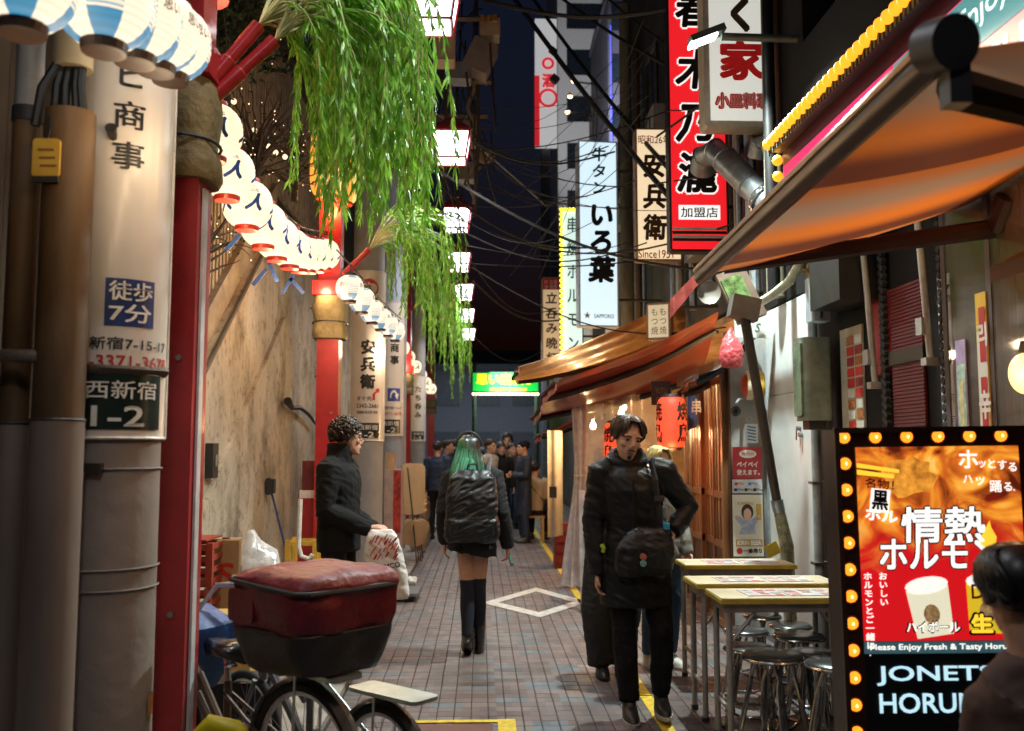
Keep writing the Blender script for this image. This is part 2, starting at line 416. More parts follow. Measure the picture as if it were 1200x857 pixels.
# ================================================================== left: stained retaining wall with stairs railing
def stain_mat():
    m, n, l, b = newmat('stained_concrete')
    tc = n.new('ShaderNodeTexCoord')
    def nz(scale, st, det=7):
        mp = n.new('ShaderNodeMapping'); mp.inputs['Scale'].default_value = st; l.new(tc.outputs['Object'], mp.inputs[0])
        q = n.new('ShaderNodeTexNoise'); q.inputs['Scale'].default_value = scale; q.inputs['Detail'].default_value = det; q.inputs['Roughness'].default_value = .7
        l.new(mp.outputs[0], q.inputs['Vector']); return q
    big = nz(1.1, (1, 1, 1)); drip = nz(5.0, (1, 1.6, .22)); sp = nz(11, (1, 1, .8)); blot = nz(1.5, (1, 1, .7))
    r1 = n.new('ShaderNodeValToRGB'); e = r1.color_ramp.elements
    e[0].position = .3; e[0].color = (.36, .31, .23, 1); e[1].position = .7; e[1].color = (.60, .53, .42, 1); l.new(big.outputs['Fac'], r1.inputs[0])
    r2 = n.new('ShaderNodeValToRGB'); e = r2.color_ramp.elements
    e[0].position = .56; e[0].color = (1, 1, 1, 1); e[1].position = .78; e[1].color = (.34, .29, .24, 1); l.new(drip.outputs['Fac'], r2.inputs[0])
    r3 = n.new('ShaderNodeValToRGB'); e = r3.color_ramp.elements
    e[0].position = .54; e[0].color = (1, 1, 1, 1); e[1].position = .66; e[1].color = (.38, .33, .28, 1); l.new(sp.outputs['Fac'], r3.inputs[0])
    r4 = n.new('ShaderNodeValToRGB'); e = r4.color_ramp.elements
    e[0].position = .50; e[0].color = (1, 1, 1, 1); e[1].position = .66; e[1].color = (.32, .27, .22, 1); l.new(blot.outputs['Fac'], r4.inputs[0])
    out = r1.outputs[0]
    for q in (r2, r3, r4):
        mx = n.new('ShaderNodeMix'); mx.data_type = 'RGBA'; mx.blend_type = 'MULTIPLY'; mx.inputs[0].default_value = .85
        l.new(out, mx.inputs[6]); l.new(q.outputs[0], mx.inputs[7]); out = mx.outputs[2]
    l.new(out, b.inputs['Base Color']); b.inputs['Roughness'].default_value = .85
    fine = nz(38, (1, 1, 1)); bp = n.new('ShaderNodeBump'); bp.inputs['Strength'].default_value = .45; bp.inputs['Distance'].default_value = .03
    l.new(fine.outputs['Fac'], bp.inputs['Height']); l.new(bp.outputs[0], b.inputs['Normal'])
    return m
STN = stain_mat()
WX = -2.35
A0 = PX(228, 452, WX); A1 = PX(303, 302, WX); sl = (A1.z - A0.z) / (A1.y - A0.y)
Y0, Y1, YT = 3.0, 21.0, A1.y + 1.1
ztop = lambda y_: A0.z + sl * (y_ - A0.y)
wl = thing('retaining_wall', 'stained beige concrete wall with a sloping top behind the left lanterns', 'wall', (WX, 8, 0))
pts = [(WX, Y0, 0), (WX, 28, 0), (WX, 28, ztop(YT)), (WX, YT, ztop(YT)), (WX, A0.y - 1.6, ztop(A0.y - 1.6)), (WX, Y0, ztop(A0.y - 1.6))]
MB().prism(pts, (-.3, 0, 0)).build('upper_face', STN, wl)
B0 = PX(236, 602, WX + .04); B1 = PX(334, 372, WX + .04)
sl2 = (B1.z - B0.z) / (B1.y - B0.y)
lo = [(WX + .045, B0.y - B0.z / sl2, 0), (WX + .045, 27, 0), (WX + .045, 27, 2.6), (WX + .045, B1.y + .25, 2.9), (WX + .045, B1.y, B1.z)]
MB().prism(lo, (-.044, 0, 0)).build('lower_face', STN, wl)
st = V((0, 1, sl)).normalized()
cp = MB(); p0 = V((WX + .03, A0.y - 1.6, ztop(A0.y - 1.6))); p1 = V((WX + .03, YT, ztop(YT)))
cp.tube([p0, p1], .022, 6)
cp.build('coping', mat('dark_coping', (.1, .085, .07), .8), wl)
# second, darker concrete band above the coping and the picket balustrade standing on it
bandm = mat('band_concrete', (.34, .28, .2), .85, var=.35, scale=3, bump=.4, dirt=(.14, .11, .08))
off = .33
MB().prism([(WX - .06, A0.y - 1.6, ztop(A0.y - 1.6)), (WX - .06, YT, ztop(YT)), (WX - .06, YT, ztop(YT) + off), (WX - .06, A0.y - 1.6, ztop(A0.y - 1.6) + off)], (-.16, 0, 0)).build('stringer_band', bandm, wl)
pk = thing('picket_balustrade', 'cream corrugated picket balustrade climbing the stairs above the stained wall', 'railing', (WX - .14, A0.y, ztop(A0.y)))
pkm = mat('cream_picket', (.36, .29, .2), .7, var=.35, scale=7, dirt=(.2, .15, .1))
y = A0.y - 1.2
while y < YT + 3.2:
    z0 = ztop(min(y, YT)) + .28
    MB().bb((WX - .16, y - .03, z0), (WX - .12, y + .03, z0 + 1.75)).build('picket', pkm, pk)
    y += .115
# dark shrubbery on the embankment behind the balustrade, with fairy lights
def leafmat(name, c1, c2, rough=.5):
    if name in MATS: return MATS[name]
    m, n, l, b = newmat(name)
    g_ = n.new('ShaderNodeNewGeometry'); nz = n.new('ShaderNodeTexNoise'); nz.inputs['Scale'].default_value = 14
    l.new(g_.outputs['Position'], nz.inputs['Vector'])
    rp = n.new('ShaderNodeValToRGB'); e = rp.color_ramp.elements; e[0].position = .35; e[1].position = .65
    e[0].color = c1 + (1,); e[1].color = c2 + (1,)
    ri = n.new('ShaderNodeMath'); ri.operation = 'ADD'; l.new(nz.outputs['Fac'], ri.inputs[0])
    m_ = n.new('ShaderNodeMath'); m_.operation = 'MULTIPLY_ADD'; m_.inputs[1].default_value = .4; m_.inputs[2].default_value = -.2
    l.new(g_.outputs['Random Per Island'], m_.inputs[0]); l.new(m_.outputs[0], ri.inputs[1])
    l.new(ri.outputs[0], rp.inputs[0]); l.new(rp.outputs[0], b.inputs['Base Color'])
    b.inputs['Roughness'].default_value = rough
    tl = n.new('ShaderNodeBsdfTranslucent'); l.new(rp.outputs[0], tl.inputs[0])
    mx = n.new('ShaderNodeMixShader'); mx.inputs[0].default_value = .35
    l.new(b.outputs[0], mx.inputs[1]); l.new(tl.outputs[0], mx.inputs[2]); l.new(mx.outputs[0], n['Material Output'].inputs[0])
    MATS[name] = m; return m
bark = mat('bark', (.09, .065, .045), .9, bump=.5)
def shrub(c, r, n_leaf, n_br, label, seed, lights=0):
    q = random.Random(seed); c = V(c)
    t = thing('embankment_shrub', label, 'shrub', c, group='shrubs on the embankment')
    b_ = MB(); tips = []
    b_.tube([c + V((0, 0, -.1)), c + V((.03, 0, r[2] * .6))], [.035, .015], 6)
    for i in range(n_br):
        p = c + V((0, 0, q.uniform(.05, .5) * r[2])); d = V((q.uniform(-1, 1), q.uniform(-1, 1), q.uniform(.1, 1.3))).normalized()
        pts = [p]; L = q.uniform(.5, 1.0)
        for k in range(6):
            d = (d + V((q.uniform(-.3, .3), q.uniform(-.3, .3), q.uniform(-.25, .15)))).normalized()
            pts.append(pts[-1] + V((d.x * r[0], d.y * r[1], d.z * r[2])) * L / 6)
        b_.tube(pts, [.012 * (1 - .13 * k) for k in range(7)], 4); tips += pts[2:]
    b_.build('branches', bark, t)
    lf = MB()
    for i in range(n_leaf):
        p = q.choice(tips) + V((q.gauss(0, .09), q.gauss(0, .09), q.gauss(0, .09)))
        u = V((q.uniform(-1, 1), q.uniform(-1, 1), q.uniform(-1, .4))).normalized(); s_ = u.cross(V((q.uniform(-1, 1), q.uniform(-1, 1), 1))).normalized()
        L = q.uniform(.04, .08); lf.quad(p, p + u * L * .5 + s_ * L * .2, p + u * L, p + u * L * .5 - s_ * L * .2)
    if n_leaf: tag(lf.build('leaves', leafmat('dark_leaf', (.012, .03, .01), (.05, .085, .025)), t), kind='stuff')
    if lights:
        fl = MB()
        for i in range(lights):
            fl.sph(q.choice(tips) + V((q.gauss(0, .04), q.gauss(0, .04), q.gauss(0, .04))), q.choice([.004, .005, .006]), 5, 4)
        tag(fl.build('fairy_lights', glow('fairy_bulb', (1, .66, .38), 2.2), t), kind='stuff')
    return t
shrub(W(265, 120, 150), (.8, .7, 1.3), 2600, 26, 'dark leafy shrub above the first white lanterns', 1, 14)
shrub(W(300, 60, 120), (1.0, .9, 1.4), 2600, 26, 'dark leafy shrub high behind the red branch holders', 2, 0)
shrub(W(300, 215, 140), (.7, .6, .8), 90, 40, 'bare twiggy shrub strung with fairy lights behind the white lanterns', 3, 42)
shrub(W(345, 225, 125), (.5, .5, .7), 120, 30, 'bare twiggy shrub with fairy lights near the orange paper lantern', 4, 30)
shrub(W(240, 330, 150), (.45, .45, .7), 60, 26, 'bare twigs in front of the pickets below the white lanterns', 5, 24)
ivy = MB(); q = random.Random(9)
for i in range(420):
    p = PX(q.uniform(368, 384), q.uniform(310, 590), WX + .12) + V((q.uniform(0, .1), q.uniform(-.2, .2), 0)); u = V((q.uniform(-1, 1), q.uniform(-1, 1), q.uniform(-1, .3))).normalized(); s_ = u.cross(V((0, 1, .3))).normalized(); L = q.uniform(.03, .06)
    ivy.quad(p, p + u * L * .5 + s_ * L * .25, p + u * L, p + u * L * .5 - s_ * L * .25)
o = ivy.build('climbing_ivy', leafmat('dark_leaf', (.012, .03, .01), (.05, .085, .025))); tag(o, 'small ivy leaves climbing the wall behind the second red post', 'ivy', kind='stuff')
# string of globe bulbs draped behind the lanterns
gs = thing('globe_light_string', 'drooping string of tiny globe lights among the twigs', 'string lights', W(300, 160, 150))
cv = [(243, 62), (262, 105), (275, 122), (292, 150), (312, 170), (330, 184), (352, 196), (372, 204)]
pts = [W(x, y_, 150 - (x - 243) * .28) for x, y_ in cv]
MB().tube(pts, .006, 5).build('wire', mat('black_rubber', (.012, .012, .013), .5), gs)
for i, p in enumerate([W(x, y_, s_) for x, y_, s_ in ((247, 63, 148), (274, 119, 142), (298, 153, 135), (312, 162, 132), (314, 171, 132), (323, 179, 130), (334, 184, 128))]):
    MB().sph(p, .025, 8, 6).build('bulb', glow('globe_bulb', (1, .75, .5), 1.3), gs, True)
# tall dark corrugated hoarding behind everything on the left
def corrugated(mb, x, ya, yb, z0, z1, step=.09, dep=.03, dx=0):
    k = int((yb - ya) / step)
    prev = None
    for i in range(k + 1):
        y_ = ya + i * step; xx = x + (dep if i % 2 else 0)
        cur = (V((xx, y_, z0)), V((xx, y_, z1)))
        if prev: mb.quad(prev[0], cur[0], cur[1], prev[1])
        prev = cur
    return mb
hd = MB(); corrugated(hd, -3.6, 6, 40, 0, 9.5)
hd = hd.build('corrugated_hoarding', mat('dark_corrugated', (.13, .12, .105), .7, var=.5, scale=1.2, stretch=(1, 1, .3), dirt=(.035, .03, .028)), loc=(-3.6, 12, 0)); tag(hd, 'tall dark corrugated hoarding behind the lantern posts on the left', 'hoarding')
bk = thing('wall_switch_box', 'small black junction box on the stained wall', 'junction box', PX(250, 541, WX + .02))
c0 = PX(250, 540, WX + .05)
MB().bb(c0 + V((-.045, -.085, -.15)), c0 + V((.02, .085, .15))).build('case', mat('black_plastic', (.015, .015, .016), .45), bk)
MB().bb(c0 + V((.022, -.03, -.05)), c0 + V((.03, .03, .05))).build('plate', mat('grey_plate', (.16, .16, .15), .5), bk)
cb = MB(); cb.tube([PX(x, y_, WX + .12) for x, y_ in ((337, 470), (342, 478), (352, 478), (362, 486), (370, 497))], [.05, .03, .028, .026, .02], 7)
tag(cb.build('drooping_cable', mat('black_rubber'), None, True), 'thick black cable sticking out of the stained wall', 'cable')
# ================================================================== left: posts, sign poles, lanterns, willow
redm = mat('red_lacquer', (.36, .012, .016), .38, var=.22, scale=5, bump=.08, coat=.3, dirt=(.16, .008, .01))
blk = mat('black_iron', (.012, .012, .013), .5, .4)
rub = mat('black_rubber')
wires = []
ochre = mat('canvas_wrap', (.19, .14, .06), .8, var=.35, scale=7, bump=.6, bscale=22)
PST = []
def red_post(px, s, wd, label, wrap=True, ztop_=7.0, warm=False):
    x = (px - HX) / s; y_ = F / s
    t = thing('red_post', label, 'post', (x, y_, 0), group='red lantern posts')
    MB().bb((x - wd / 2, y_ - wd / 2, .012), (x + wd / 2, y_ + wd / 2, ztop_)).build('shaft', redm, t)
    MB().bb((x - wd * .72, y_ - wd * .72, 3.06), (x + wd * .72, y_ + wd * .72, 3.2)).build('collar', redm, t)
    if wrap:
        b_ = MB(); q = random.Random(int(px))
        b_.loft([((x + q.uniform(-.006, .006), y_, z), wd * k, wd * k) for z, k in ((2.63, .73), (2.66, .79), (2.74, .75), (2.79, .68), (2.83, .72), (2.93, .79), (3.0, .74), (3.05, .7))], 20, ex=.55)
        b_.build('canvas_wrap', ochre, t, True)
        MB().torus((x, y_, 2.79), wd * .8, .007, (0, .05, 1), 24, 5).build('tie', rub, t)
    for z in (.9, 1.9):
        MB().cyl((x + wd * .2, y_ - wd / 2, z), (x + wd * .2, y_ - wd / 2 - .012, z), .012, n=8).build('bolt', mat('bolt_steel', (.3, .28, .26), .4, .9), t)
    PST.append((x, y_))
    return t, x, y_
red_post(210, 286, .185, 'near red post between the white sign pole and the stained wall')
red_post(386, 118, .215, 'second red post beside the orange paper lantern', ztop_=5.2)
red_post(475, 59, .215, 'slim far red post left of the group in the alley')
red_post(505, 39, .215, 'farthest red post seen beneath the hanging willow')
ws = MB(); x, y_ = PST[0]; ws.bb((x + .0955, y_ - .05, .02), (x + .106, y_ + .0, 2.6))
tag(ws.build('edge_strip', mat('pale_strip', (.55, .55, .56), .4), None), 'thin pale metal strip along the near red post', 'strip')

# --- utility poles wrapped with advertising sheets
cream = mat('cream_sheet', (.68, .62, .56), .35, var=.06, scale=3, coat=.2)
ink = mat('black_ink', (.012, .011, .012), .5); inkr = mat('red_ink', (.5, .02, .02), .5); inkb = mat('navy_ink', (.012, .035, .17), .45)
dgreen = mat('dark_plate', (.012, .025, .022), .3); inkw = mat('white_ink', (.8, .78, .74), .5)
def sign_pole(px, s, r, label, zs, kind, zt=7.5, low=(.26, .215, .19), turn=0.):
    x = (px - HX) / s; y_ = F / s; c = V((x, y_, 0))
    t = thing('utility_pole', label, 'utility pole', c, group='poles wrapped in advertisements')
    pole = MB(); pole.loft([((x, y_, z), r * k, r * k) for z, k in ((.012, 1.0), (2, .985), (4, .96), (zt, .9))], 28)
    pole.build('shaft', mat('pole_concrete' + kind, low, .75, var=.14, scale=4, bump=.2), t, True)
    z0, z1 = zs
    va = math.atan2(-y_, -x)                      # direction to the viewer
    va += R(turn)
    def at(a, z, e=.006): # arc length to the right (as seen), height
        an = va + a / r; return V((x + (r + e) * math.cos(an), y_ + (r + e) * math.sin(an), z))
    sh = MB(); A = r * 1.42
    sh.grid(lambda u, v: at(-A + 2 * A * u, z0 + (z1 - z0) * v), 24, 1)
    sh.build('advert_sheet', cream, t, True)
    rim = MB()
    for a_ in (-A, A): rim.tube([at(a_, z0, .008), at(a_, z1, .008)], .006, 5)
    for z in (z0, z1): rim.tube([at(-A + 2 * A * k / 16, z, .008) for k in range(17)], .006, 5)
    rim.build('sheet_rim', mat('rim_white', (.7, .66, .6), .4), t)
    # address plate at the foot of the sheet
    pl = MB(); W_ = .155
    pl.grid(lambda u, v: at(-W_ + 2 * W_ * u, z0 + .03 + .19 * v, .010), 14, 1)
    pl.build('address_plate', dgreen, t, True)
    wm = MB(); put(wm, '西新宿', (0, 0, 0), .23, .062, bold=.012, fn=lambda a, b: at(a + .012, z0 + .165 + b, .014))
    put(wm, '1-2', (0, 0, 0), .16, .068, bold=.02, fn=lambda a, b: at(a, z0 + .075 + b, .014))
    wm.build('address_lettering', inkw, t)
    return t, at, z0, z1, r
# 1: nearest pole
t, at, z0, z1, r = sign_pole(137, 323, .172, 'nearest pole with a white advert sheet reading 商事 and a walking time', (1.575, 3.35), 'n', turn=7)
b_ = MB()
for i, ch in enumerate('ビ商事'):
    put(b_, ch, (0, 0, 0), .105, .098, bold=.022, fn=lambda a, b, i=i: at(a, 2.85 - .145 * i + b, .009))
put(b_, '西新宿7-15-17', (0, 0, 0), .335, .042, bold=.012, fn=lambda a, b: at(a + .015, z0 + .325 + b, .009))
b_.build('advert_lettering', ink, t)
b_ = MB(); put(b_, '03-3371-3678', (0, 0, 0), .35, .042, bold=.012, fn=lambda a, b: at(a + .015, z0 + .262 + b, .009)); b_.build('phone_lettering', inkr, t)
b_ = MB(); b_.grid(lambda u, v: at(-.055 + .165 * u, z0 + .385 + .165 * v, .0085), 8, 1); b_.build('walking_time_panel', inkb, t)
b_ = MB(); put(b_, '徒歩', (0, 0, 0), .14, .066, bold=.02, fn=lambda a, b: at(a + .0275, z0 + .507 + b, .012)); put(b_, '7分', (0, 0, 0), .135, .062, bold=.02, fn=lambda a, b: at(a + .0275, z0 + .43 + b, .012)); b_.build('walking_time_lettering', inkw, t)
b_ = MB(); p = at(-.05, 2.62, 0); b_.cyl(p, p + V((.01, -.05, .02)), .014, .02, 10); b_.build('steel_stud', mat('dark_steel', (.09, .085, .08), .4, .8), t)
b_ = MB(); p = at(-.07, 1.47, 0); b_.bb(p + V((-.03, -.02, -.012)), p + V((.03, .01, .02))); b_.build('hook_block', mat('dark_steel'), t)
for z in (1.47, 1.13, 1.06): MB().tube([at(-.24 + .48 * k / 16, z, .003) for k in range(17)], .004, 5).build('seam', mat('seam', (.2, .17, .15), .7), t)
b_ = MB(); b_.grid(lambda u, v: at(.155 + .045 * u, .62 + .075 * v, .004), 3, 1); b_.build('orange_sticker', mat('orange_sticker', (.5, .2, .03), .5), t)
# strap round pole and pipes
b_ = MB(); zz = z0 + .235
x0, y0 = (0 - HX) / 355, F / 355
b_.tube([V((-1.60, 3.03, zz + .02)), V((-1.53, 2.985, zz + .02)), V((-1.42, 3.0, zz + .02)), V((-1.31, 3.04, zz + .012)), at(-.14, zz, .012), at(-.06, zz - .004, .012), at(.05, zz - .004, .012), at(.19, zz, .012)], .014, 8, flat=1.5)
b_.build('strap', mat('rusty_strap', (.11, .085, .07), .6, .5, bump=.4), t, True)
# 2..4 farther poles
def an_pole(px, s, r, label, zs):
    t, at, z0, z1, r = sign_pole(px, s, r, label, zs, 'f', low=(.3, .3, .3))
    b_ = MB(); n = 20; cc = z1 - .22
    b_.add([at(0, cc, .01)] + [at(.12 * math.cos(2 * math.pi * k / n), cc + .12 * math.sin(2 * math.pi * k / n), .01) for k in range(n)], [(0, 1 + k, 1 + (k + 1) % n) for k in range(n)]); b_.build('red_disc', inkr, t)
    b_ = MB(); put(b_, '安', (0, 0, 0), .14, .14, bold=.03, fn=lambda a, b: at(a, cc + b, .014)); b_.build('disc_lettering', inkw, t)
    b_ = MB()
    for i, ch in enumerate('安兵衛'): put(b_, ch, (0, 0, 0), .17, .17, bold=.05, fn=lambda a, b, i=i: at(a, z0 + 1.16 - .215 * i + b, .01))
    put(b_, 'すぐ先', (0, 0, 0), .18, .055, bold=.02, fn=lambda a, b: at(a - .04, z0 + .52 + b, .01))
    put(b_, '3342-2661', (0, 0, 0), .27, .05, bold=.015, fn=lambda a, b: at(a, z0 + .43 + b, .01))
    put(b_, '居酒屋 安兵衛 検索', (0, 0, 0), .26, .035, bold=.01, fn=lambda a, b: at(a, z0 + .35 + b, .01))
    b_.build('advert_lettering', ink, t)
    b_ = MB()
    for q in (((-.02, -.05), (.01, -.05), (.01, .0), (.06, .0), (.03, .03), (-.02, .03)), ): pass
    for poly in ([(.06, .50), (.09, .50), (.09, .57), (.06, .57)], [(.06, .555), (.06, .58), (.115, .62), (.125, .60)], [(.09, .635), (.15, .65), (.145, .59)]):
        b_.add([at(a_, z0 + zz_, .011) for a_, zz_ in poly], [list(range(len(poly)))])
    b_.build('red_arrow', inkr, t)
an_pole(431, 93, .205, 'sign pole with a red disc and the name 安兵衛 behind the man in black', (1.533 + (528 - 517) / 93, 1.533 + (528 - 320) / 93))
t, at, z0, z1, r = sign_pole(457, 84, .18, 'sign pole tinted like bluish light, with a blue turn arrow right of the 安兵衛 pole', (1.533 + 17 / 84, 1.533 + 172 / 84), 'b', low=(.32, .36, .44))  # bluish light put into the concrete colour of the shaft
b_ = MB()
for i, ch in enumerate('シ商事'): put(b_, ch, (0, 0, 0), .12, .12, bold=.03, fn=lambda a, b, i=i: at(a + .06, z0 + 1.38 - .17 * i + b, .01))
put(b_, '西新宿7-15-17', (0, 0, 0), .26, .04, bold=.01, fn=lambda a, b: at(a + .05, z0 + .38 + b, .01)); b_.build('advert_lettering', ink, t)
b_ = MB(); put(b_, '3371-3678', (0, 0, 0), .25, .04, bold=.01, fn=lambda a, b: at(a + .05, z0 + .3 + b, .01)); b_.build('phone_lettering', inkr, t)
b_ = MB(); b_.grid(lambda u, v: at(-.03 + .18 * u, z0 + .47 + .18 * v, .009), 6, 1); b_.build('arrow_panel', mat('blue_panel', (.02, .06, .3), .5), t)
b_ = MB(); put(b_, '↷', (0, 0, 0), .11, .11, bold=.03, fn=lambda a, b: at(a + .06, z0 + .56 + b, .013)); b_.build('arrow', inkw, t)
t, at, z0, z1, r = sign_pole(490, 50, .17, 'small far sign pole with black lettering left of the navy jacket', (1.533 + 11 / 50, 1.533 + 86 / 50), 'c', low=(.3, .28, .26))
b_ = MB(); vput(b_, 'ドロシー', (0, 0, 0), .12, .8, bold=.02, fn=None) if False else None
for i, ch in enumerate('たち呑み'): put(b_, ch, (0, 0, 0), .14, .14, bold=.03, fn=lambda a, b, i=i: at(a, z0 + 1.2 - .2 * i + b, .01))
b_.build('advert_lettering', ink, t)

# --- brown conduits at the left edge
brn = mat('brown_conduit', (.12, .065, .026), .6, var=.5, scale=3.5, stretch=(1, 1, .25), dirt=(.07, .045, .03), bump=.2)
bei = mat('beige_conduit', (.19, .145, .12), .65, var=.2, scale=3, stretch=(1, 1, .4), bump=.1)
blkp = mat('old_black_paint', (.03, .028, .027), .5)
def conduit(px, s, r, label, zc, tops):
    x = (px - HX) / s; y_ = F / s
    t = thing('conduit_pipe', label, 'pipe', (x, y_, 0), group='vertical conduits beside the near pole')
    MB().cyl((x, y_, .012), (x, y_, zc), r, n=20).build('lower_sleeve', bei, t, True)
    MB().cyl((x, y_, zc), (x, y_, tops), r * .965, n=20).build('upper_sleeve', brn, t, True)
    MB().torus((x, y_, zc), r * .98, .005, (0, 0, 1), 24, 5).build('joint', blkp, t)
    return t, x, y_
t, x, y_ = conduit(26, 355, .047, 'slim brown conduit at the left edge of the picture', 1.62, 2.62)
MB().cyl((x, y_, 2.62), (x, y_, 2.67), .05, n=16).build('collar', blkp, t, True); MB().cyl((x, y_, 2.67), (x, y_, 4.2), .043, n=16).build('upper_pipe', mat('grey_pipe', (.3, .29, .28), .5), t, True)
t, x, y_ = conduit(76, 360, .081, 'thick brown conduit with a yellow tag beside the white sign pole', 1.63, 2.64)
b_ = MB()
for k, dx in enumerate((-.045, -.01, .03, .05)): b_.tube([(x + dx, y_ - .02, 2.6), (x + dx * .8, y_ - .03, 2.72), (x + dx * .6, y_, 2.83)], .016, 8)
b_.tube([(x - .09, y_ - .05, 2.58), (x - .07, y_ - .06, 2.7), (x - .03, y_ - .02, 2.82)], .016, 8)
b_.build('cables', rub, t, True)
MB().cyl((x, y_, 2.79), (x, y_, 4.2), .062, n=18).build('upper_pipe', mat('tan_pipe', (.4, .31, .18), .5, var=.2, scale=3), t, True)
tg = thing('name_tag', 'yellow plastic tag hanging on the thick brown conduit', 'tag', (x + .0, y_ - .1, 2.37))
MB().rbox((x - .03, y_ - .092, 2.46), (.085, .012, .125), .012).build('plate', mat('tag_yellow', (.55, .33, .05), .4, var=.15), tg)
MB().box((x - .03, y_ - .091, 2.39), (.082, .015, .02)).build('tape', blkp, tg)
b_ = MB()
for i in range(3): b_.box((x - .03 + .005 * i, y_ - .0995, 2.485 - .026 * i), (.05, .002, .007))
b_.build('lettering', mat('tag_ink', (.2, .09, .02), .5), tg)
MB().tube([(x - .03, y_ - .092, 2.52), (x - .025, y_ - .088, 2.56), (x - .03, y_ - .083, 2.6)], .005, 5).build('cord', rub, tg)

# --- paper lanterns
def paper(name, kind):
    m, n, l, b = newmat(name)
    tc = n.new('ShaderNodeTexCoord'); sx = n.new('ShaderNodeSeparateXYZ'); l.new(tc.outputs['Object'], sx.inputs[0])
    def mth(op, a, b_=None, c=None):
        q = n.new('ShaderNodeMath'); q.operation = op
        for i, v in enumerate((a, b_, c)):
            if v is None: continue
            if isinstance(v, (int, float)): q.inputs[i].default_value = v
            else: l.new(v, q.inputs[i])
        return q.outputs[0]
    base = {'blue': (1, .86, .64), 'white': (1, .86, .62), 'orange': (1, .36, .05), 'red': (1, .045, .015)}[kind]
    nz = n.new('ShaderNodeTexNoise'); nz.inputs['Scale'].default_value = 7; l.new(tc.outputs['Object'], nz.inputs['Vector'])
    mx = n.new('ShaderNodeMix'); mx.data_type = 'RGBA'; mx.inputs[6].default_value = base + (1,)
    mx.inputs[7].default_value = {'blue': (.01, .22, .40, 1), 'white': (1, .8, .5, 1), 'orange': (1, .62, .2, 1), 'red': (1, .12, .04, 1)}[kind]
    z = sx.outputs['Z']
    if kind == 'blue':
        an = mth('ARCTAN2', sx.outputs['Y'], sx.outputs['X']); gore = mth('GREATER_THAN', mth('SINE', mth('MULTIPLY', an, 4.)), .0)
        low = mth('LESS_THAN', z, -.062); st = mth('MULTIPLY', mth('GREATER_THAN', mth('FRACT', mth('MULTIPLY', z, 62.)), .62), mth('LESS_THAN', mth('ABSOLUTE', mth('ADD', z, .035)), .05))
        hi = mth('GREATER_THAN', z, .085)
        fac = mth('MULTIPLY', gore, mth('MINIMUM', mth('ADD', mth('ADD', low, mth('MULTIPLY', st, .75)), mth('MULTIPLY', hi, .8)), 1.))
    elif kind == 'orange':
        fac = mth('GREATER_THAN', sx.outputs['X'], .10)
    else: fac = nz.outputs['Fac']
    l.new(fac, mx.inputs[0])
    rib = mth('MULTIPLY_ADD', mth('SINE', mth('MULTIPLY', z, 330.)), .09, .93)
    st_ = mth('MULTIPLY', rib, {'blue': 1.02, 'white': 1.08, 'orange': 1.25, 'red': 1.15}[kind])
    b.inputs['Base Color'].default_value = tuple(.22 * c for c in base) + (1,); l.new(mx.outputs[2], b.inputs['Emission Color']); l.new(st_, b.inputs['Emission Strength'])
    b.inputs['Roughness'].default_value = .6
    return m
PAP = {k: paper('paper_' + k, k) for k in ('blue', 'white', 'orange', 'red')}
def lantern_proto(kind, r, h, label, group):
    t = thing('paper_lantern', label, 'lantern', (0, 0, 0), group=group)
    b_ = MB(); pr = []
    n = 22
    for i in range(n + 1):
        a = -1 + 2 * i / n
        rr = r * (1 - abs(a * .90) ** (2.3 if kind in ('blue', 'white') else 5.5)) ** .5
        pr.append((rr + (.0025 if i % 2 else 0), a * h / 2))
    b_.lathe(pr, (0, 0, 0), 28, False); b_.build('paper', PAP[kind], t, 2, world=False)
    cm = {'blue': mat('dark_brown_ring', (.05, .025, .015), .5), 'white': mat('red_ring', (.5, .03, .02), .4), 'orange': mat('red_ring'), 'red': mat('black_ring', (.015, .012, .012), .5)}[kind]
    rr = pr[0][0]
    for s_, nm in ((1, 'top_ring'), (-1, 'bottom_ring')):
        q = MB(); q.lathe([(rr * 1.03, s_ * (h / 2 - .006)), (rr * 1.05, s_ * (h / 2 + .004)), (rr * .98, s_ * (h / 2 + .026)), (rr * .8, s_ * (h / 2 + .027))], (0, 0, 0), 20); q.build(nm, cm, t, world=False)
    MB().tube([(0, 0, h / 2 + .02), (0, 0, h / 2 + .09)], .006, 5).build('hook', rub, t, world=False)
    def on(a, b, ang, e=.004):
        rr_ = r * max(.02, 1 - abs(b / (h / 2) * .90) ** (2.3 if kind in ('blue', 'white') else 5.5)) ** .5 + e
        th = ang + a / r; return V((rr_ * math.cos(th), rr_ * math.sin(th), b))
    q = MB()
    if kind == 'white':
        for k in range(5):
            an = R(-90 + 26 + 72 * k)
            put(q, '人', (0, 0, 0), .10, .10, bold=.05, shear=.35, fn=lambda a, b: on(a, b - .012, an)); put(q, '思い出', (0, 0, 0), .06, .022, bold=.02, fn=lambda a, b: on(a, b + .06, an))
        q.build('print', mat('blue_print', (.01, .05, .30), .5), t, world=False)
    elif kind == 'blue':
        for k in range(4):
            an = R(-90 - 22.5 + 90 * k); put(q, '思い', (0, 0, 0), .07, .04, bold=.02, shear=.2, fn=lambda a, b: on(a, b + .02, an))
        q.build('print', mat('brown_print', (.16, .09, .03), .5), t, world=False)
    elif kind == 'red':
        for k in range(3):
            an = R(-62 - 120 * k)
            for i, ch in enumerate('焼鳥'): put(q, ch, (0, 0, 0), .14, .17, bold=.035, fn=lambda a, b, i=i: on(a, b + .1 - .2 * i, an))
        q.build('print', ink, t, world=False)
    return t
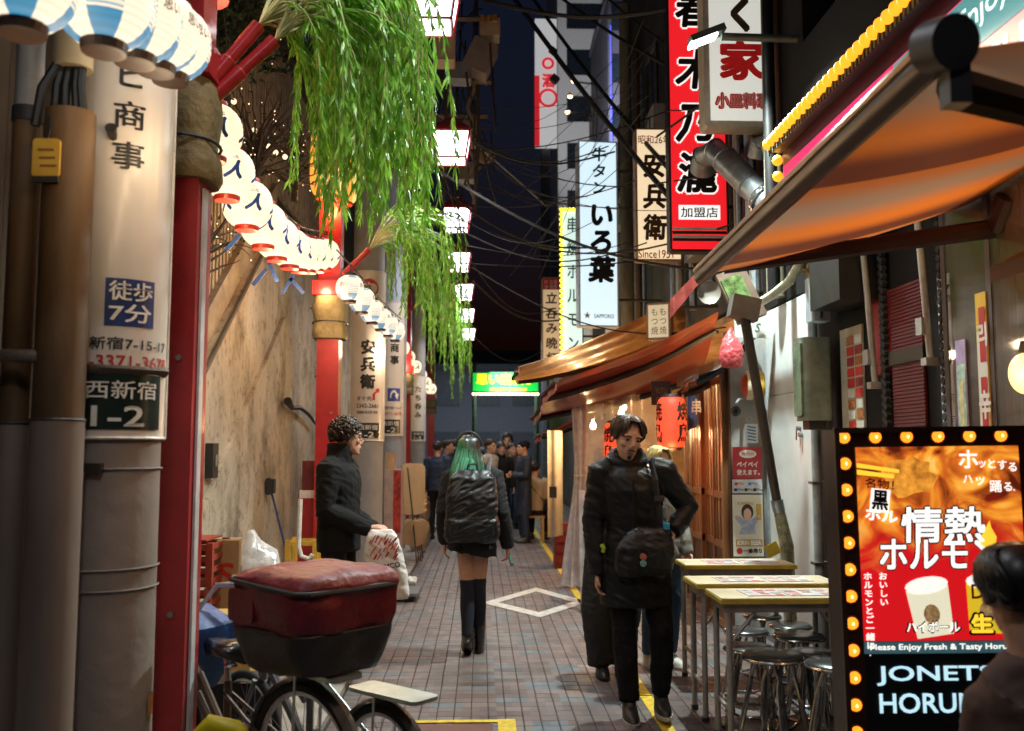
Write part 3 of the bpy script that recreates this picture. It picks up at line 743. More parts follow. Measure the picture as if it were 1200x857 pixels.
def light_row(spots, kind, r, h, labels, group, watts=0., col=(1, .72, .42), every=1, spread=.12):
    pr = None
    for i, (px, py, s) in enumerate(spots):
        p = W(px, py, s)
        if pr is None: pr = lantern_proto(kind, r, h, labels(i), group); o = pr; o.location = p
        else: o = dup(pr, p, random.uniform(-12, 12), labels(i))
        ROOT[o.name] = Matrix.Translation(p)
        if watts and i % every == 0: lamp('POINT', 'lantern_bulb', p + V((0, 0, -h / 2 - .22)), watts, col, None, .05)
    return pr
SA = [(28, -22, 470), (124, 4, 432), (160, 22, 398), (184, 36, 372), (201, 50, 348)]
SB = [(250, 155, 226), (267, 203, 207), (290, 240, 193), (309, 264, 180), (325, 280, 167), (340, 291, 154), (351, 297, 143), (361, 299, 135), (371, 299, 127), (380, 298, 121)]
SC = [(410, 338, 125), (424, 352, 118), (436, 365, 110), (446, 374, 102), (455, 382, 95), (463, 388, 90)]
SD = [(471, 408, 60), (478, 419, 57), (486, 430, 53), (493, 440, 49), (499, 449, 46), (505, 456, 43)]
light_row(SA, 'blue', .13, .235, lambda i: ORD[i] + ' blue and white lantern from the left edge, hanging over the near sign pole', 'blue and white lanterns over the near pole', 1.2, (1, .75, .48), 1)
light_row(SB, 'white', .15, .275, lambda i: ORD[i] + ' white lantern with red rings from the near red post', 'white lanterns with red rings along the stained wall', 6, (1, .66, .34), 1)
light_row(SC, 'blue', .13, .235, lambda i: ORD[i] + ' small blue and white lantern past the second red post', 'blue and white lanterns past the second post', 10, (1, .75, .48), 2)
light_row(SD, 'white', .15, .275, lambda i: ORD[i] + ' tiny far white lantern under the second willow', 'far white lanterns', 14, (1, .72, .42), 2)
for nm, S_, lb in (('lantern_wire', SA, 'black wire carrying the blue lanterns over the near pole'), ('lantern_wire', SB, 'black wire carrying the white lanterns along the wall'), ('lantern_wire', SC, 'black wire carrying the small blue lanterns')):
    pts = [W(a, b, c) + V((0, 0, .225)) for a, b, c in S_]; k = 2 * pts[-1] - pts[-2]; pts = [2 * pts[0] - pts[1]] + pts + [k]
    tag(MB().tube(pts, .008, 6).build(nm, rub, None, True), lb, 'wire')
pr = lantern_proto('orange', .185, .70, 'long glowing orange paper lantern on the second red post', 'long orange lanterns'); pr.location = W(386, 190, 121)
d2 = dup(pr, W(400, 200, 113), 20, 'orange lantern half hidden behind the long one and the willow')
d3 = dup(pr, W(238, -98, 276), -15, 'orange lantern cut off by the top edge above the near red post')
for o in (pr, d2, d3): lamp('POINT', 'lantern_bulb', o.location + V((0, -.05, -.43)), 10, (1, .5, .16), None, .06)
pr = lantern_proto('red', .138, .47, 'glowing red lantern with black lettering beside the wooden doors', 'red lanterns'); pr.location = W(787, 495, 126); pr.rotation_euler = (0, 0, R(12))
lamp('POINT', 'lantern_bulb', W(787, 532, 128), 8, (1, .25, .08), None, .06)
d4 = dup(pr, W(722, 520, 104), 40, 'blurred red lantern behind the plastic sheet of the stall')
# blue ribbons tied below the white lanterns
rb = mat('blue_ribbon', (.015, .05, .2), .5, var=.6, scale=40)
for i, (x0, y0, x1, y1, s) in enumerate(((281, 275, 264, 294, 190), (315, 308, 325, 330, 165), (312, 316, 296, 334, 165), (344, 322, 330, 345, 150), (340, 326, 356, 344, 150))):
    p, q = W(x0, y0, s), W(x1, y1, s); u = (q - p); n_ = V((u.z, 0, -u.x)).normalized() * .014
    b_ = MB().prism([p - n_, q - n_, q + n_, p + n_], (0, .004, 0))
    tag(b_.build('ribbon', rb), ('leftmost', 'second', 'third', 'fourth', 'rightmost')[i] + ' printed blue ribbon hanging under the white lanterns', 'ribbon', 'blue ribbons under the white lanterns')

# --- artificial willow
willow = leafmat('willow_leaf', (.11, .34, .02), (.36, .70, .10), .4)
stemm = mat('willow_stem', (.42, .42, .18), .6)
def willow_tree(hold, strands, label, leaf, seed):
    q = random.Random(seed)
    base, tips = hold
    t = thing('willow_garland', label, 'plant', base[0], group='artificial willows on red holders')
    for a, b in zip(base, tips):
        h = MB(); d = (b - a); k = leaf / .085
        h.tube([a, a + d * .5, a + d * .52, b], [.034 * k, .034 * k, .027 * k, .03 * k], 14); h.build('holder_tube', redm, t, True)
    for (px, py, s, L, src) in strands:
        p = tips[src]; top = W(px, py, s)
        pts = []
        mid = (p + top) / 2 + V((0, 0, .10 + .25 * abs(top.x - p.x))) * (leaf / .085)
        for k in range(9):
            u = k / 8; pts.append(p * (1 - u) ** 2 + mid * 2 * u * (1 - u) + top * u * u)
        d = (pts[-1] - pts[-2]); hv = V((d.x, d.y, 0)) * .25
        nseg = max(8, int(L / .06)); cur = pts[-1].copy(); vel = (pts[-1] - pts[-2]).normalized()
        sway = V((q.uniform(-.09, .06), q.uniform(-.1, .1), 0))
        for k in range(nseg):
            vel = (vel * .62 + (V((0, 0, -1)) + sway) * .38 + V((q.uniform(-.07, .07), q.uniform(-.07, .07), 0))).normalized()
            cur = cur + vel * (L / nseg); pts.append(cur.copy())
        m_ = MB(); m_.cm = 0
        m_.tube(pts, [.0035 * (1 - .5 * i / len(pts)) * leaf / .085 for i in range(len(pts))], 4, False)
        m_.cm = 1
        i0 = 4
        for i in range(i0, len(pts) - 1):
            seg = pts[i + 1] - pts[i]; nl = max(1, round(seg.length / (.0165 * leaf / .085)))
            for k in range(nl):
                bp = pts[i] + seg * ((k + q.random()) / nl)
                az = q.uniform(0, 6.283); out = V((math.cos(az), math.sin(az), 0))
                dr = (seg.normalized() * q.uniform(.7, 1.3) + out * q.uniform(.15, .75) + V((0, 0, -.5))).normalized()
                ll = leaf * q.uniform(.65, 1.2); sd_ = dr.cross(V((q.uniform(-1, 1), q.uniform(-1, 1), .2))).normalized(); wd = ll * .092
                up_ = sd_.cross(dr) * wd * .5
                m_.add([bp, bp + dr * ll * .4 + sd_ * wd, bp + dr * ll * .4 - sd_ * wd, bp + dr * ll, bp + dr * ll * .45 + up_], [(0, 1, 4), (0, 4, 2), (1, 3, 4), (4, 3, 2)])
        m_.build('strand', [stemm, willow], t)
    return t
q = random.Random(5)
hb = [W(232, 112, 286), W(240, 122, 284)]; ht = [W(303, 30, 282), W(322, 48, 280)]
st1 = []
for i in range(135):
    px = q.choice([q.uniform(352, 410), q.uniform(385, 475), q.uniform(420, 488)]); py = -30 + abs(px - 400) * .12 + q.uniform(-55, 70)
    s = q.uniform(215, 285)
    end = (310 - max(0, (px - 470)) * .5 - max(0, 400 - px) * .35) + q.uniform(-140, 15)
    L = max(.25, (end - py) / s * .86)
    st1.append((px, py, s, L, q.randint(0, 1)))
for px, py, e in ((352, 60, 190), (358, 75, 205), (371, 90, 270), (364, 66, 240), (346, 48, 110), (378, 40, 290), (480, 60, 262), (488, 90, 240)):
    st1.append((px, py, 262, (e - py) / 262, 0))
willow_tree((hb, ht), st1, 'large bright green willow garland hanging over the alley near the camera', .088, 21)
hb = [W(403, 322, 121)]; ht = [W(432, 293, 120)]
st2 = []
for i in range(64):
    px = q.uniform(450, 538); py = 262 + abs(px - 480) * .15 + q.uniform(-28, 30); s = q.uniform(98, 124)
    end = 330 + (px - 450) * 1.0 + q.uniform(-60, 30); st2.append((px, py, s, max(.3, (end - py) / s), 0))
willow_tree((hb, ht), st2, 'second willow garland farther down, past the orange lantern', .088, 22)
hb = [W(470, 372, 66)]; ht = [W(486, 358, 66)]
st3 = []
for i in range(46):
    px = q.uniform(500, 551); py = 350 + q.uniform(-16, 20); s = q.uniform(58, 70)
    st3.append((px, py, s, (415 + (px - 500) * .95 + q.uniform(-45, 35) - py) / s, 0))
willow_tree((hb, ht), st3, 'farthest willow garland above the heads of the group', .095, 23)

# --- hanging street lamps, white boxes in red frames
lampw = glow('lamp_diffuser', (.93, .95, 1.0), 6.0)
lred = mat('lamp_red', (.32, .012, .018), .35, var=.15)
def lamp_proto(label):
    t = thing('street_lantern', label, 'street lamp', (0, 0, 0), group='white box lamps hung above the alley')
    a, b, h = .19, .15, .27       # half width at top / bottom
    T = [V((sx * a, sy * a, h)) for sx, sy in ((-1, -1), (1, -1), (1, 1), (-1, 1))]; B = [V((sx * b, sy * b, 0)) for sx, sy in ((-1, -1), (1, -1), (1, 1), (-1, 1))]
    for i in range(4):
        j = (i + 1) % 4; MB().quad(B[i] * .97, B[j] * .97, T[j] * .97, T[i] * .97).build('pane', lampw, t, world=False)
    MB().quad(*[V((p.x * .97, p.y * .97, .002)) for p in B]).build('bottom_pane', lampw, t, world=False)
    fr = MB()
    for i in range(4):
        j = (i + 1) % 4; fr.tube([B[i], T[i]], .011, 4); fr.tube([B[i], B[j]], .012, 4); fr.tube([T[i], T[j]], .015, 4)
    fr.build('frame', lred, t, world=False)
    rf = MB(); rf.loft([((0, 0, h + .012), .27, .27), ((0, 0, h + .03), .27, .27), ((0, 0, h + .13), .12, .12), ((0, 0, h + .19), .05, .05)], 4)
    rf.xf(Matrix.Rotation(R(45), 4, 'Z')); rf.build('roof', lred, t, world=False)
    MB().tube([(0, 0, h + .18), (0, 0, h + .5), (-.5, 0, h + .62), (-1.35, 0, h + .62)], .022, 8).build('bracket', mat('lamp_arm', (.05, .04, .04), .5, .5), t, world=False)
    return t
pr = None
for i, (x, d) in enumerate(((-.35, .4), (-.35, 3.4), (-.36, 6.38), (-.31, 9.45), (-.33, 12.5), (-.36, 15.35), (-.33, 18.3), (-.33, 21.5), (-.33, 25))):
    lb = (('box lamp overhead nearest to the camera, outside the picture', 'box lamp overhead just above the top edge of the picture')[i] if i < 2 else ORD[i - 2] + ' white box lamp with red frame above the alley, counted from the camera')
    p = V((x, d, 4.5))
    if pr is None: pr = lamp_proto(lb); o = pr; o.location = p
    else: o = dup(pr, p, 0, lb)
    lamp('AREA', 'lamp_light', p + V((0, 0, -.03)), 18 if i < 2 else (24 if i < 5 else 36), (.93, .96, 1.0), None, .22).data.spread = R(150)
# ================================================================== right: shop front nearest the camera
RX = 2.42
blackw = mat('black_shopfront', (.007, .007, .008), .75, var=.3, scale=4, spec=.2)
def quadx(mb, px0, py0, px1, py1, x, t=.02):      # panel on a plane x, given by two photo corners (left-top, right-bottom) at constant heights
    a, b = PX(px0, py0, x), PX(px1, py0, x); c = PX(px0, py1, x)
    mb.bb((x, b.y, c.z), (x - t, a.y, a.z)); return mb
sh = thing('shop_front', 'black shop front with red shutters behind the lit signboard', 'building', (RX, 5.2, 0))
MB().bb((RX, 2.0, 0), (RX + .3, 6.75, 4.6)).build('wall', blackw, sh)
MB().bb((RX, 6.75, 2.72), (RX + .3, 7.9, 7.5)).build('upper_wall', blackw, sh)
louv = mat('red_shutter', (.13, .008, .012), .5, var=.25)
yA, yB = PX(1085, 400, RX).y, PX(1048, 400, RX).y
for (za, zb) in ((PX(1066, 410, RX).z, PX(1066, 335, RX).z), (PX(1066, 492, RX).z - .6, PX(1066, 424, RX).z)):
    z = za
    while z < zb:
        MB().box((RX - .012, (yA + yB) / 2, z + .014), (.014, yB - yA, .019), (0, R(18), 0)).build('slat', louv, sh); z += .0205
b_ = MB()
for z in (PX(1066, 417, RX).z,): b_.bb((RX - .03, yA - .02, z - .04), (RX - .002, yB + .02, z + .04))
b_.build('shutter_rail', mat('rail_black', (.02, .02, .022), .4), sh)
rp = mat('black_rope', (.03, .032, .035), .7, bump=.5)
for px in (1028, 1096):
    x0 = PX(px, 330, RX - .06); m_ = MB()
    for k in range(48):
        z = .6 + k * .046; m_.box((RX - .03, x0.y, z), (.03, .07 if px < 1050 else .035, .03), (R(35), 0, 0))
    m_.build('ribbed_trim', rp, sh)
MB().bb((RX - .012, PX(1043, 330, RX).y, PX(1030, 440, RX).z), (RX - .002, PX(1019, 330, RX).y, PX(1030, 345, RX).z)).build('red_board', mat('red_board', (.32, .015, .03), .5), sh)
MB().bb((RX - .25, PX(1012, 330, RX - .1).y, PX(1010, 352, RX - .1).z), (RX, PX(975, 330, RX - .1).y, PX(1010, 225, RX - .1).z)).build('unit_box', mat('unit_dark', (.012, .014, .017), .45), sh)
# menu poster
mp_ = thing('menu_poster', 'tall food menu poster on the black shop front', 'poster', PX(998, 492, RX))
b_ = MB(); quadx(b_, 986, 388, 1012, 560, RX - .003, .012); b_.build('board', mat('menu_board', (.45, .4, .3), .5), mp_)
q = random.Random(4)
fm = [mat('menu_red', (.5, .03, .03), .5), mat('menu_food', (.35, .12, .04), .5, var=.7, scale=60), mat('menu_white', (.6, .58, .5), .5), mat('menu_food2', (.25, .02, .03), .5, var=.8, scale=50)]
A = PX(991, 396, RX - .018); B = PX(1010, 396, RX - .018); zb = PX(991, 556, RX - .018).z
for i in range(13):
    for j in range(2):
        y0 = A.y + (B.y - A.y) * (j / 2 + .04); y1 = A.y + (B.y - A.y) * (j / 2 + .46); z1 = A.z - (A.z - zb) * i / 13; z0 = z1 - (A.z - zb) / 13 * .82
        MB().bb((RX - .019, y1, z0), (RX - .017, y0, z1)).build('picture', q.choice(fm), mp_)
# white panel, pipes and meter
pw = thing('white_panel_wall', 'pale grey metal panel wall behind the tables', 'wall', (RX, 7.2, 0))
pale = mat('pale_panel', (.60, .65, .64), .5, var=.1, scale=2.5, dirt=(.4, .43, .4), bump=.05)
MB().bb((RX, 6.76, .0), (RX + .28, 7.84, 1.98)).build('lower_panel', pale, pw)
MB().bb((RX, 6.76, 1.985), (RX + .28, 7.84, 2.70)).build('upper_panel', pale, pw)
MB().bb((RX - .012, 6.745, 0), (RX + .01, 6.76, 2.7)).build('edge_trim', mat('trim_grey', (.4, .42, .42), .4, .3), pw)
kh = MB(); p = PX(938, 502, RX)
for dy, dz in ((0, 0), (-.04, -.05)): kh.cyl(p + V((0, dy, dz)), p + V((-.03, dy, dz)), .018, n=10)
kh.tube([p + V((-.03, 0, 0)), p + V((-.035, .0, -.09))], .006, 5); kh.build('lock', mat('bolt_steel'), pw)
gal = mat('galvanised', (.34, .38, .40), .42, .75, var=.25, scale=12)
pipe = thing('grey_service_pipe', 'grey vertical service pipe beside the meter box', 'pipe', PX(956, 700, RX - .08))
y_ = PX(957, 500, RX - .08).y
MB().cyl((RX - .09, y_, .0), (RX - .09, y_, 3.3), .032, n=12).build('tube', mat('pipe_blue_grey', (.33, .37, .40), .45, .3, var=.3, scale=9), pipe, True)
for z in (.75, 1.3, 2.05): MB().bb((RX - .135, y_ - .045, z), (RX - .0, y_ + .045, z + .02)).build('clip', mat('bolt_steel'), pipe)
mt = thing('meter_box', 'weathered grey green meter box on the wall by the pipe', 'meter', PX(957, 490, RX - .15))
c0 = PX(955, 445, RX - .15)
MB().rbox((RX - .16, c0.y, c0.z), (.2, .21, .56), .05, ax=2).build('case', mat('meter_green', (.18, .23, .19), .5, var=.35, scale=7, dirt=(.09, .12, .08)), mt, True)
MB().rbox((RX - .265, c0.y, c0.z), (.015, .15, .50), .02, ax=0).build('cover', mat('meter_cover', (.13, .19, .12), .5, var=.5, scale=14, dirt=(.3, .33, .3)), mt)
MB().box((RX - .16, c0.y, c0.z - .31), (.12, .12, .06)).build('gland', blkp, mt)
sb = thing('switch_box', 'small grey switch box above the meter box', 'switch box', PX(958, 376, RX - .12))
c0 = PX(958, 352, RX - .13)
MB().rbox((RX - .13, c0.y, c0.z), (.13, .14, .3), .02, ax=2).build('case', mat('switch_grey', (.36, .40, .43), .45), sb)
b_ = MB()
for k in range(5): b_.tube([(RX - .14, c0.y - .08, c0.z + .12 - .06 * k), (RX - .16, c0.y - .13, c0.z + .1 - .06 * k), (RX - .10, c0.y - .12, c0.z + .3)], .012, 6)
b_.build('cables', rub, sb, True)
# flue hoses near the panel
hose = MB(); hose.tube([PX(x, y0, RX - .2) for x, y0 in ((885, 358), (905, 346), (925, 330), (936, 312), (938, 290))], .035, 10)
tag(hose.build('cream_hose', mat('cream_hose', (.5, .52, .4), .5), None, True), 'cream flexible hose curving above the pale panel', 'hose')
hose = MB(); hose.tube([PX(x, y0, RX - .12) for x, y0 in ((946, 300), (943, 318), (955, 325), (972, 316), (985, 296))], .03, 10)
tag(hose.build('olive_hose', mat('olive_hose', (.2, .22, .12), .5), None, True), 'short olive hose looping under the marquee bulbs', 'hose')
# slanted awning struts
steel = mat('grey_strut', (.42, .44, .46), .4, .5)
for k, (a, b, lb) in enumerate((((1012, 300), (1026, 452), 'left of two slanted steel struts on the black shop front'), ((1073, 235), (1091, 424), 'right of two slanted steel struts on the black shop front'))):
    t = thing('awning_strut', lb, 'strut', PX(b[0], b[1], RX - .1), group='struts on the black shop front')
    A, B = PX(a[0], a[1], RX - .12), PX(b[0], b[1], RX - .06)
    MB().cyl(A, B, .019, n=10).build('rod', steel, t, True)
    MB().box(B, (.08, .06, .04)).build('foot', steel, t); MB().box(B + (A - B) * .22 + V((-.01, .03, 0)), (.05, .07, .09)).build('clamp', steel, t)
# white banner
bn = thing('welcome_banner', 'narrow white banner with black line drawing beside the shop window', 'banner', PX(1106, 490, RX - .03))
b_ = MB(); quadx(b_, 1099, 325, 1113, 640, RX - .03, .006); b_.build('sheet', mat('banner_white', (.72, .74, .76), .5, var=.04), bn)
A = PX(1099, 352, RX - .037); B = PX(1113, 352, RX - .037)
b_ = MB()
yc = (A.y + B.y) / 2
put(b_, 'Welcome', (RX - .038, yc, A.z), .17, .05, right=(0, -1, 0), bold=.02)
p = PX(1106, 418, RX - .038)
b_.torus((RX - .039, yc, p.z), .06, .006, (1, 0, 0), 24, 5); b_.torus((RX - .039, yc, p.z), .03, .006, (1, 0, 0), 18, 5); b_.tube([(RX - .039, yc + .05, p.z + .06), (RX - .039, yc + .02, p.z + .3), (RX - .039, yc - .06, p.z + .36)], .006, 5)
for k in range(3): put(b_, 'カード可', (RX - .038, yc, p.z - .22 - .11 * k), .14, .045, right=(0, -1, 0), bold=.01)
b_.build('print', ink, bn)
# shop window with curtain inside, posters, frames
sw = thing('shop_window', 'shop window with posters and a pleated curtain at the right edge', 'window', (RX, 4.2, 1.2))
yR, yL = 2.6, PX(1118, 400, RX).y
fr = mat('window_frame_brown', (.06, .045, .05), .45)
for y_ in (yL, PX(1172, 400, RX).y, 3.2): MB().bb((RX - .045, y_ - .022, .9), (RX - .005, y_ + .022, 3.05)).build('frame', fr, sw)
for z in (.9, 3.02): MB().bb((RX - .055, yR, z - .03), (RX - .006, yL, z + .03)).build('frame', fr, sw)
cu = MB(); k = 0; y_ = yR
while y_ < yL - .03:
    cu.quad((RX - .012 - (.016 if k % 2 else 0), y_, .95), (RX - .012 - (0 if k % 2 else .016), y_ + .03, .95), (RX - .012 - (0 if k % 2 else .016), y_ + .03, 2.98), (RX - .012 - (.016 if k % 2 else 0), y_, 2.98)); y_ += .03; k += 1
cu.build('curtain', mat('beige_curtain', (.16, .125, .085), .8, var=.5, scale=2, dirt=(.06, .045, .03)), sw)
MB().bb((RX - .042, yR, .95), (RX - .040, yL, 2.98)).build('pane', film('pane_glass', (.9, .92, .95), .88, .05, 2, .02, .5), sw)
def xposter(name, label, px0, py0, px1, py1, x, m, shapes, tilt=0):
    A, B = PX(px0, py0, x), PX(px1, py1, x)
    t = thing(name, label, 'poster', (x, (A.y + B.y) / 2, B.z))
    MB().bb((x - .004, B.y, B.z), (x + .002, A.y, A.z)).build('sheet', m, t)
    for nm, mm, u0, v0, u1, v1 in shapes:
        k = .0048 + .0006 * len(t.children)
        MB().quad((x - k, A.y + (B.y - A.y) * u0, B.z + (A.z - B.z) * v0), (x - k, A.y + (B.y - A.y) * u1, B.z + (A.z - B.z) * v0), (x - k, A.y + (B.y - A.y) * u1, B.z + (A.z - B.z) * v1), (x - k, A.y + (B.y - A.y) * u0, B.z + (A.z - B.z) * v1)).build(nm, mm, t)
    return t, A, B
yelp = mat('poster_yellow', (.75, .48, .04), .4, var=.12); whp = mat('poster_white', (.75, .74, .7), .4, var=.05)
t, A, B = xposter('noodle_poster', 'yellow and white noodle poster with a red emblem in the shop window', 1143, 345, 1169, 640, RX - .046, yelp,
    [('white_field', whp, .05, .30, .95, .80), ('noodle_picture', mat('noodle_pic', (.4, .2, .06), .5, var=.9, scale=28), .15, .02, .9, .46), ('red_field', inkr, .32, .72, .9, .94), ('red_oval', inkr, .3, .42, .85, .66)])
b_ = MB(); yc = A.y + (B.y - A.y) * .6; put(b_, '리', (RX - .0535, yc, B.z + (A.z - B.z) * .83), .11, .11, right=(0, -1, 0), bold=.04); put(b_, '辛', (RX - .0535, yc, B.z + (A.z - B.z) * .55), .1, .13, right=(0, -1, 0), bold=.04); b_.build('lettering', inkw, t)
xposter('cartoon_poster', 'small purple and yellow picture poster left of the noodle poster', 1120, 400, 1142, 640, RX - .046, mat('poster_lilac', (.45, .35, .6), .4, var=.3, scale=12),
    [('field', mat('poster_mint', (.4, .62, .5), .4, var=.5, scale=18), .1, .3, .9, .88), ('figure', mat('poster_cream', (.75, .62, .3), .4, var=.4, scale=15), .3, .35, .7, .8), ('strip', mat('poster_blue', (.05, .16, .5), .4, var=.3), .04, .16, .96, .24)])
# round lamp, and small ledge bracket at the right edge
t = thing('globe_lamp', 'glowing yellow globe lamp at the right edge above the signboard', 'lamp', W(1199, 437, 290))
MB().sph(W(1201, 438, 290), (.062, .062, .085), 16, 12).build('globe', glow('globe_yellow', (1, .62, .22), 1.6), t, True)
MB().cyl(W(1201, 414, 290), W(1201, 400, 290), .03, .02, 10).build('socket', blkp, t)
lamp('POINT', 'globe_light', W(1185, 438, 300), 4, (1, .6, .25), None, .05)
b_ = MB(); p = PX(1160, 332, RX - .35)
b_.prism([(RX - .35, p.y, p.z), (RX, p.y, p.z + .16), (RX, p.y, p.z + .24), (RX - .35, p.y, p.z + .06)], (0, -1.2, 0))
tag(b_.build('wooden_ledge', mat('ledge_wood', (.14, .09, .06), .6, var=.3, stretch=(1, .1, 1)), None), 'sloping wooden ledge at the right edge under the awning', 'ledge')

# ---------------------------------------------------------------- marquee board with bulbs
mq = thing('marquee_board', 'pink and teal marquee board framed in yellow bulbs above the awning', 'sign', (2.2, 4.5, 2.9))
MX = 2.2; yF, yN = 6.62, 2.3; zT, zB = 3.70, 2.98
MB().bb((MX, yN, zB - .05), (RX, yF, zT + .06)).build('case', mat('marquee_case', (.12, .008, .03), .4), mq)
MB().bb((MX - .012, yN, zB), (MX - .002, yF - .04, zT - .12)).build('face', glow('pink_face', (.80, .03, .16), .75), mq)
MB().bb((MX - .016, yN, zB + .33), (MX - .0125, 4.75, zT - .13)).build('teal_band', glow('teal_face', (.09, .30, .31), .8), mq)
MB().bb((MX - .016, yN, zB + .01), (MX - .0125, 5.35, zB + .325)).build('pale_band', glow('pale_face', (.75, .42, .42), .7), mq)
MB().bb((MX - .10, yN, zT + .0), (MX, yF, zT + .035)).build('ledge', mat('ledge_dark', (.05, .04, .04), .5), mq)
b_ = MB(); put(b_, 'Please Enjoy Fresh & Tasty', (MX - .018, 3.55, zB + .47), 2.2, .14, right=(0, -1, 0), bold=.01)
put(b_, 'JONETSU HORUMON', (MX - .018, 3.4, zB + .17), 2.4, .22, right=(0, -1, 0), bold=.02); b_.build('lettering', glow('white_letter', (.9, .95, .9), .9), mq)
b_ = MB(); put(b_, '情熱', (MX - .018, 5.9, zB + .3), .9, .4, right=(0, -1, 0), bold=.02); b_.build('kanji_lettering', glow('white_letter', (.9, .95, .9), .9), mq)
bulb_m = glow('amber_bulb', (1, .40, .02), 1.15)
bm = MB().sph((0, 0, 0), (.040, .034, .040), 10, 8).mesh('bulb', bulb_m, None, 2)
y_ = yN + .05; zz = zT + .045
while y_ < yF:
    o = bpy.data.objects.new('bulb', bm); COL.objects.link(o); o.parent = mq; o.location = ROOT[mq.name].inverted() @ V((MX - .12, y_, zz)); y_ += .092
y_ = 5.9
while y_ < yF + .05:
    o = bpy.data.objects.new('bulb', bm); COL.objects.link(o); o.parent = mq; o.location = ROOT[mq.name].inverted() @ V((MX - .03, y_, zB - .07)); y_ += .075
for k in range(5):
    o = bpy.data.objects.new('bulb', bm); COL.objects.link(o); o.parent = mq; o.location = ROOT[mq.name].inverted() @ V((MX - .03, yF + .03, zT - .12 * k - .05))
b_ = MB(); y_ = yN
while y_ < yF: b_.bb((MX - .11, y_, zT - .03), (MX - .10, y_ + .022, zT + .03)); y_ += .05
b_.build('ledge_teeth', mat('teeth_green', (.05, .07, .05), .5), mq)
lamp('AREA', 'marquee_glow', (MX - .35, 4.2, 3.5), 16, (1, .55, .16), None, .5, (0, R(25), 0))
lamp('AREA', 'marquee_glow', (MX - .35, 3.0, 3.5), 12, (1, .55, .16), None, .5, (0, R(25), 0))

# ---------------------------------------------------------------- retractable awning close to the camera
aw = thing('near_awning', 'blurred brown retractable awning with painted orange glow close to the camera', 'awning', (1.6, 3.3, 2.4))
Fa = W(822, 322, 239); Na = W(1100, 62, 538)
def awn(u, v):         # u along the front bar (far->near), v from bar to wall
    p = Fa.lerp(Na, u); wallx = 2.38
    sag = -.035 * math.sin(math.pi * v) + .010 * math.sin(u * 17 + v * 3) * v
    return V((p.x + (wallx - p.x) * v, p.y, p.z + .33 * v + sag))
def awn_mat():
    m, n, l, b = newmat('awning_glow_bands')
    tc = n.new('ShaderNodeTexCoord'); sx = n.new('ShaderNodeSeparateXYZ'); l.new(tc.outputs['Object'], sx.inputs[0])
    nz = n.new('ShaderNodeTexNoise'); nz.inputs['Scale'].default_value = 2.2; l.new(tc.outputs['Object'], nz.inputs['Vector'])
    ad = n.new('ShaderNodeMath'); ad.operation = 'MULTIPLY_ADD'; ad.inputs[1].default_value = .78; ad.inputs[2].default_value = .1; l.new(sx.outputs['Y'], ad.inputs[0])
    fr_ = n.new('ShaderNodeMath'); fr_.operation = 'FRACT'; l.new(ad.outputs[0], fr_.inputs[0])
    rp = n.new('ShaderNodeValToRGB'); rp.color_ramp.interpolation = 'EASE'
    e = rp.color_ramp.elements; e[0].color = (.24, .075, .02, 1); e[1].position = .3; e[1].color = (.17, .12, .095, 1)  # orange bulb glow painted into the brown canvas as soft bands
    q = e.new(.62); q.color = (.34, .10, .018, 1); q = e.new(.85); q.color = (.07, .022, .014, 1)
    l.new(fr_.outputs[0], rp.inputs[0])
    df = n.new('ShaderNodeBsdfDiffuse'); tl = n.new('ShaderNodeBsdfTranslucent'); l.new(rp.outputs[0], df.inputs[0]); l.new(rp.outputs[0], tl.inputs[0])
    mx = n.new('ShaderNodeMixShader'); mx.inputs[0].default_value = .7; l.new(df.outputs[0], mx.inputs[1]); l.new(tl.outputs[0], mx.inputs[2])
    gl = n.new('ShaderNodeBsdfGlossy'); gl.inputs['Roughness'].default_value = .35
    m2 = n.new('ShaderNodeMixShader'); m2.inputs[0].default_value = .06; l.new(mx.outputs[0], m2.inputs[1]); l.new(gl.outputs[0], m2.inputs[2])
    l.new(m2.outputs[0], n['Material Output'].inputs[0]); n.remove(b); return m
MB().grid(awn, 24, 16).build('canvas', awn_mat(), aw, 2)
dk = mat('dark_bronze', (.045, .028, .02), .4, .5)
MB().tube([Fa + (Fa - Na) * .01, Na + (Na - Fa) * .015], .034, 12, flat=1.4).build('front_bar', dk, aw, True)
MB().tube([Fa + V((-.03, 0, .02)), Na + V((-.03, 0, .02))], .014, 8).build('front_rail', mat('bronze_light', (.22, .13, .07), .35, .7), aw, True)
MB().cyl(Na + V((-.005, .02, .02)), Na + V((.01, -.06, .0)), .062, n=20).build('end_cap', blkp, aw, True)
MB().box(Na + V((.03, -.01, -.07)), (.05, .05, .12)).build('end_hook', blkp, aw)
b_ = MB(); b_.tube([Na + V((.05, .05, -.06)), Na + V((.75, .55, .03)), V((2.36, 2.9, 2.75))], [.035, .033, .033], 8, flat=1.6); b_.build('near_arm', mat('arm_black', (.012, .01, .01), .5), aw)
J = W(1165, 268, 262); b_ = MB(); b_.tube([W(848, 312, 236), J], [.024, .027], 8, flat=1.7); b_.build('far_arm', mat('arm_brown', (.035, .012, .012), .5), aw)
b_ = MB(); b_.tube([J, V((2.38, J.y - .1, J.z + .12))], [.036, .036], 8, flat=1.6); b_.build('arm_elbow', mat('arm_brown'), aw)
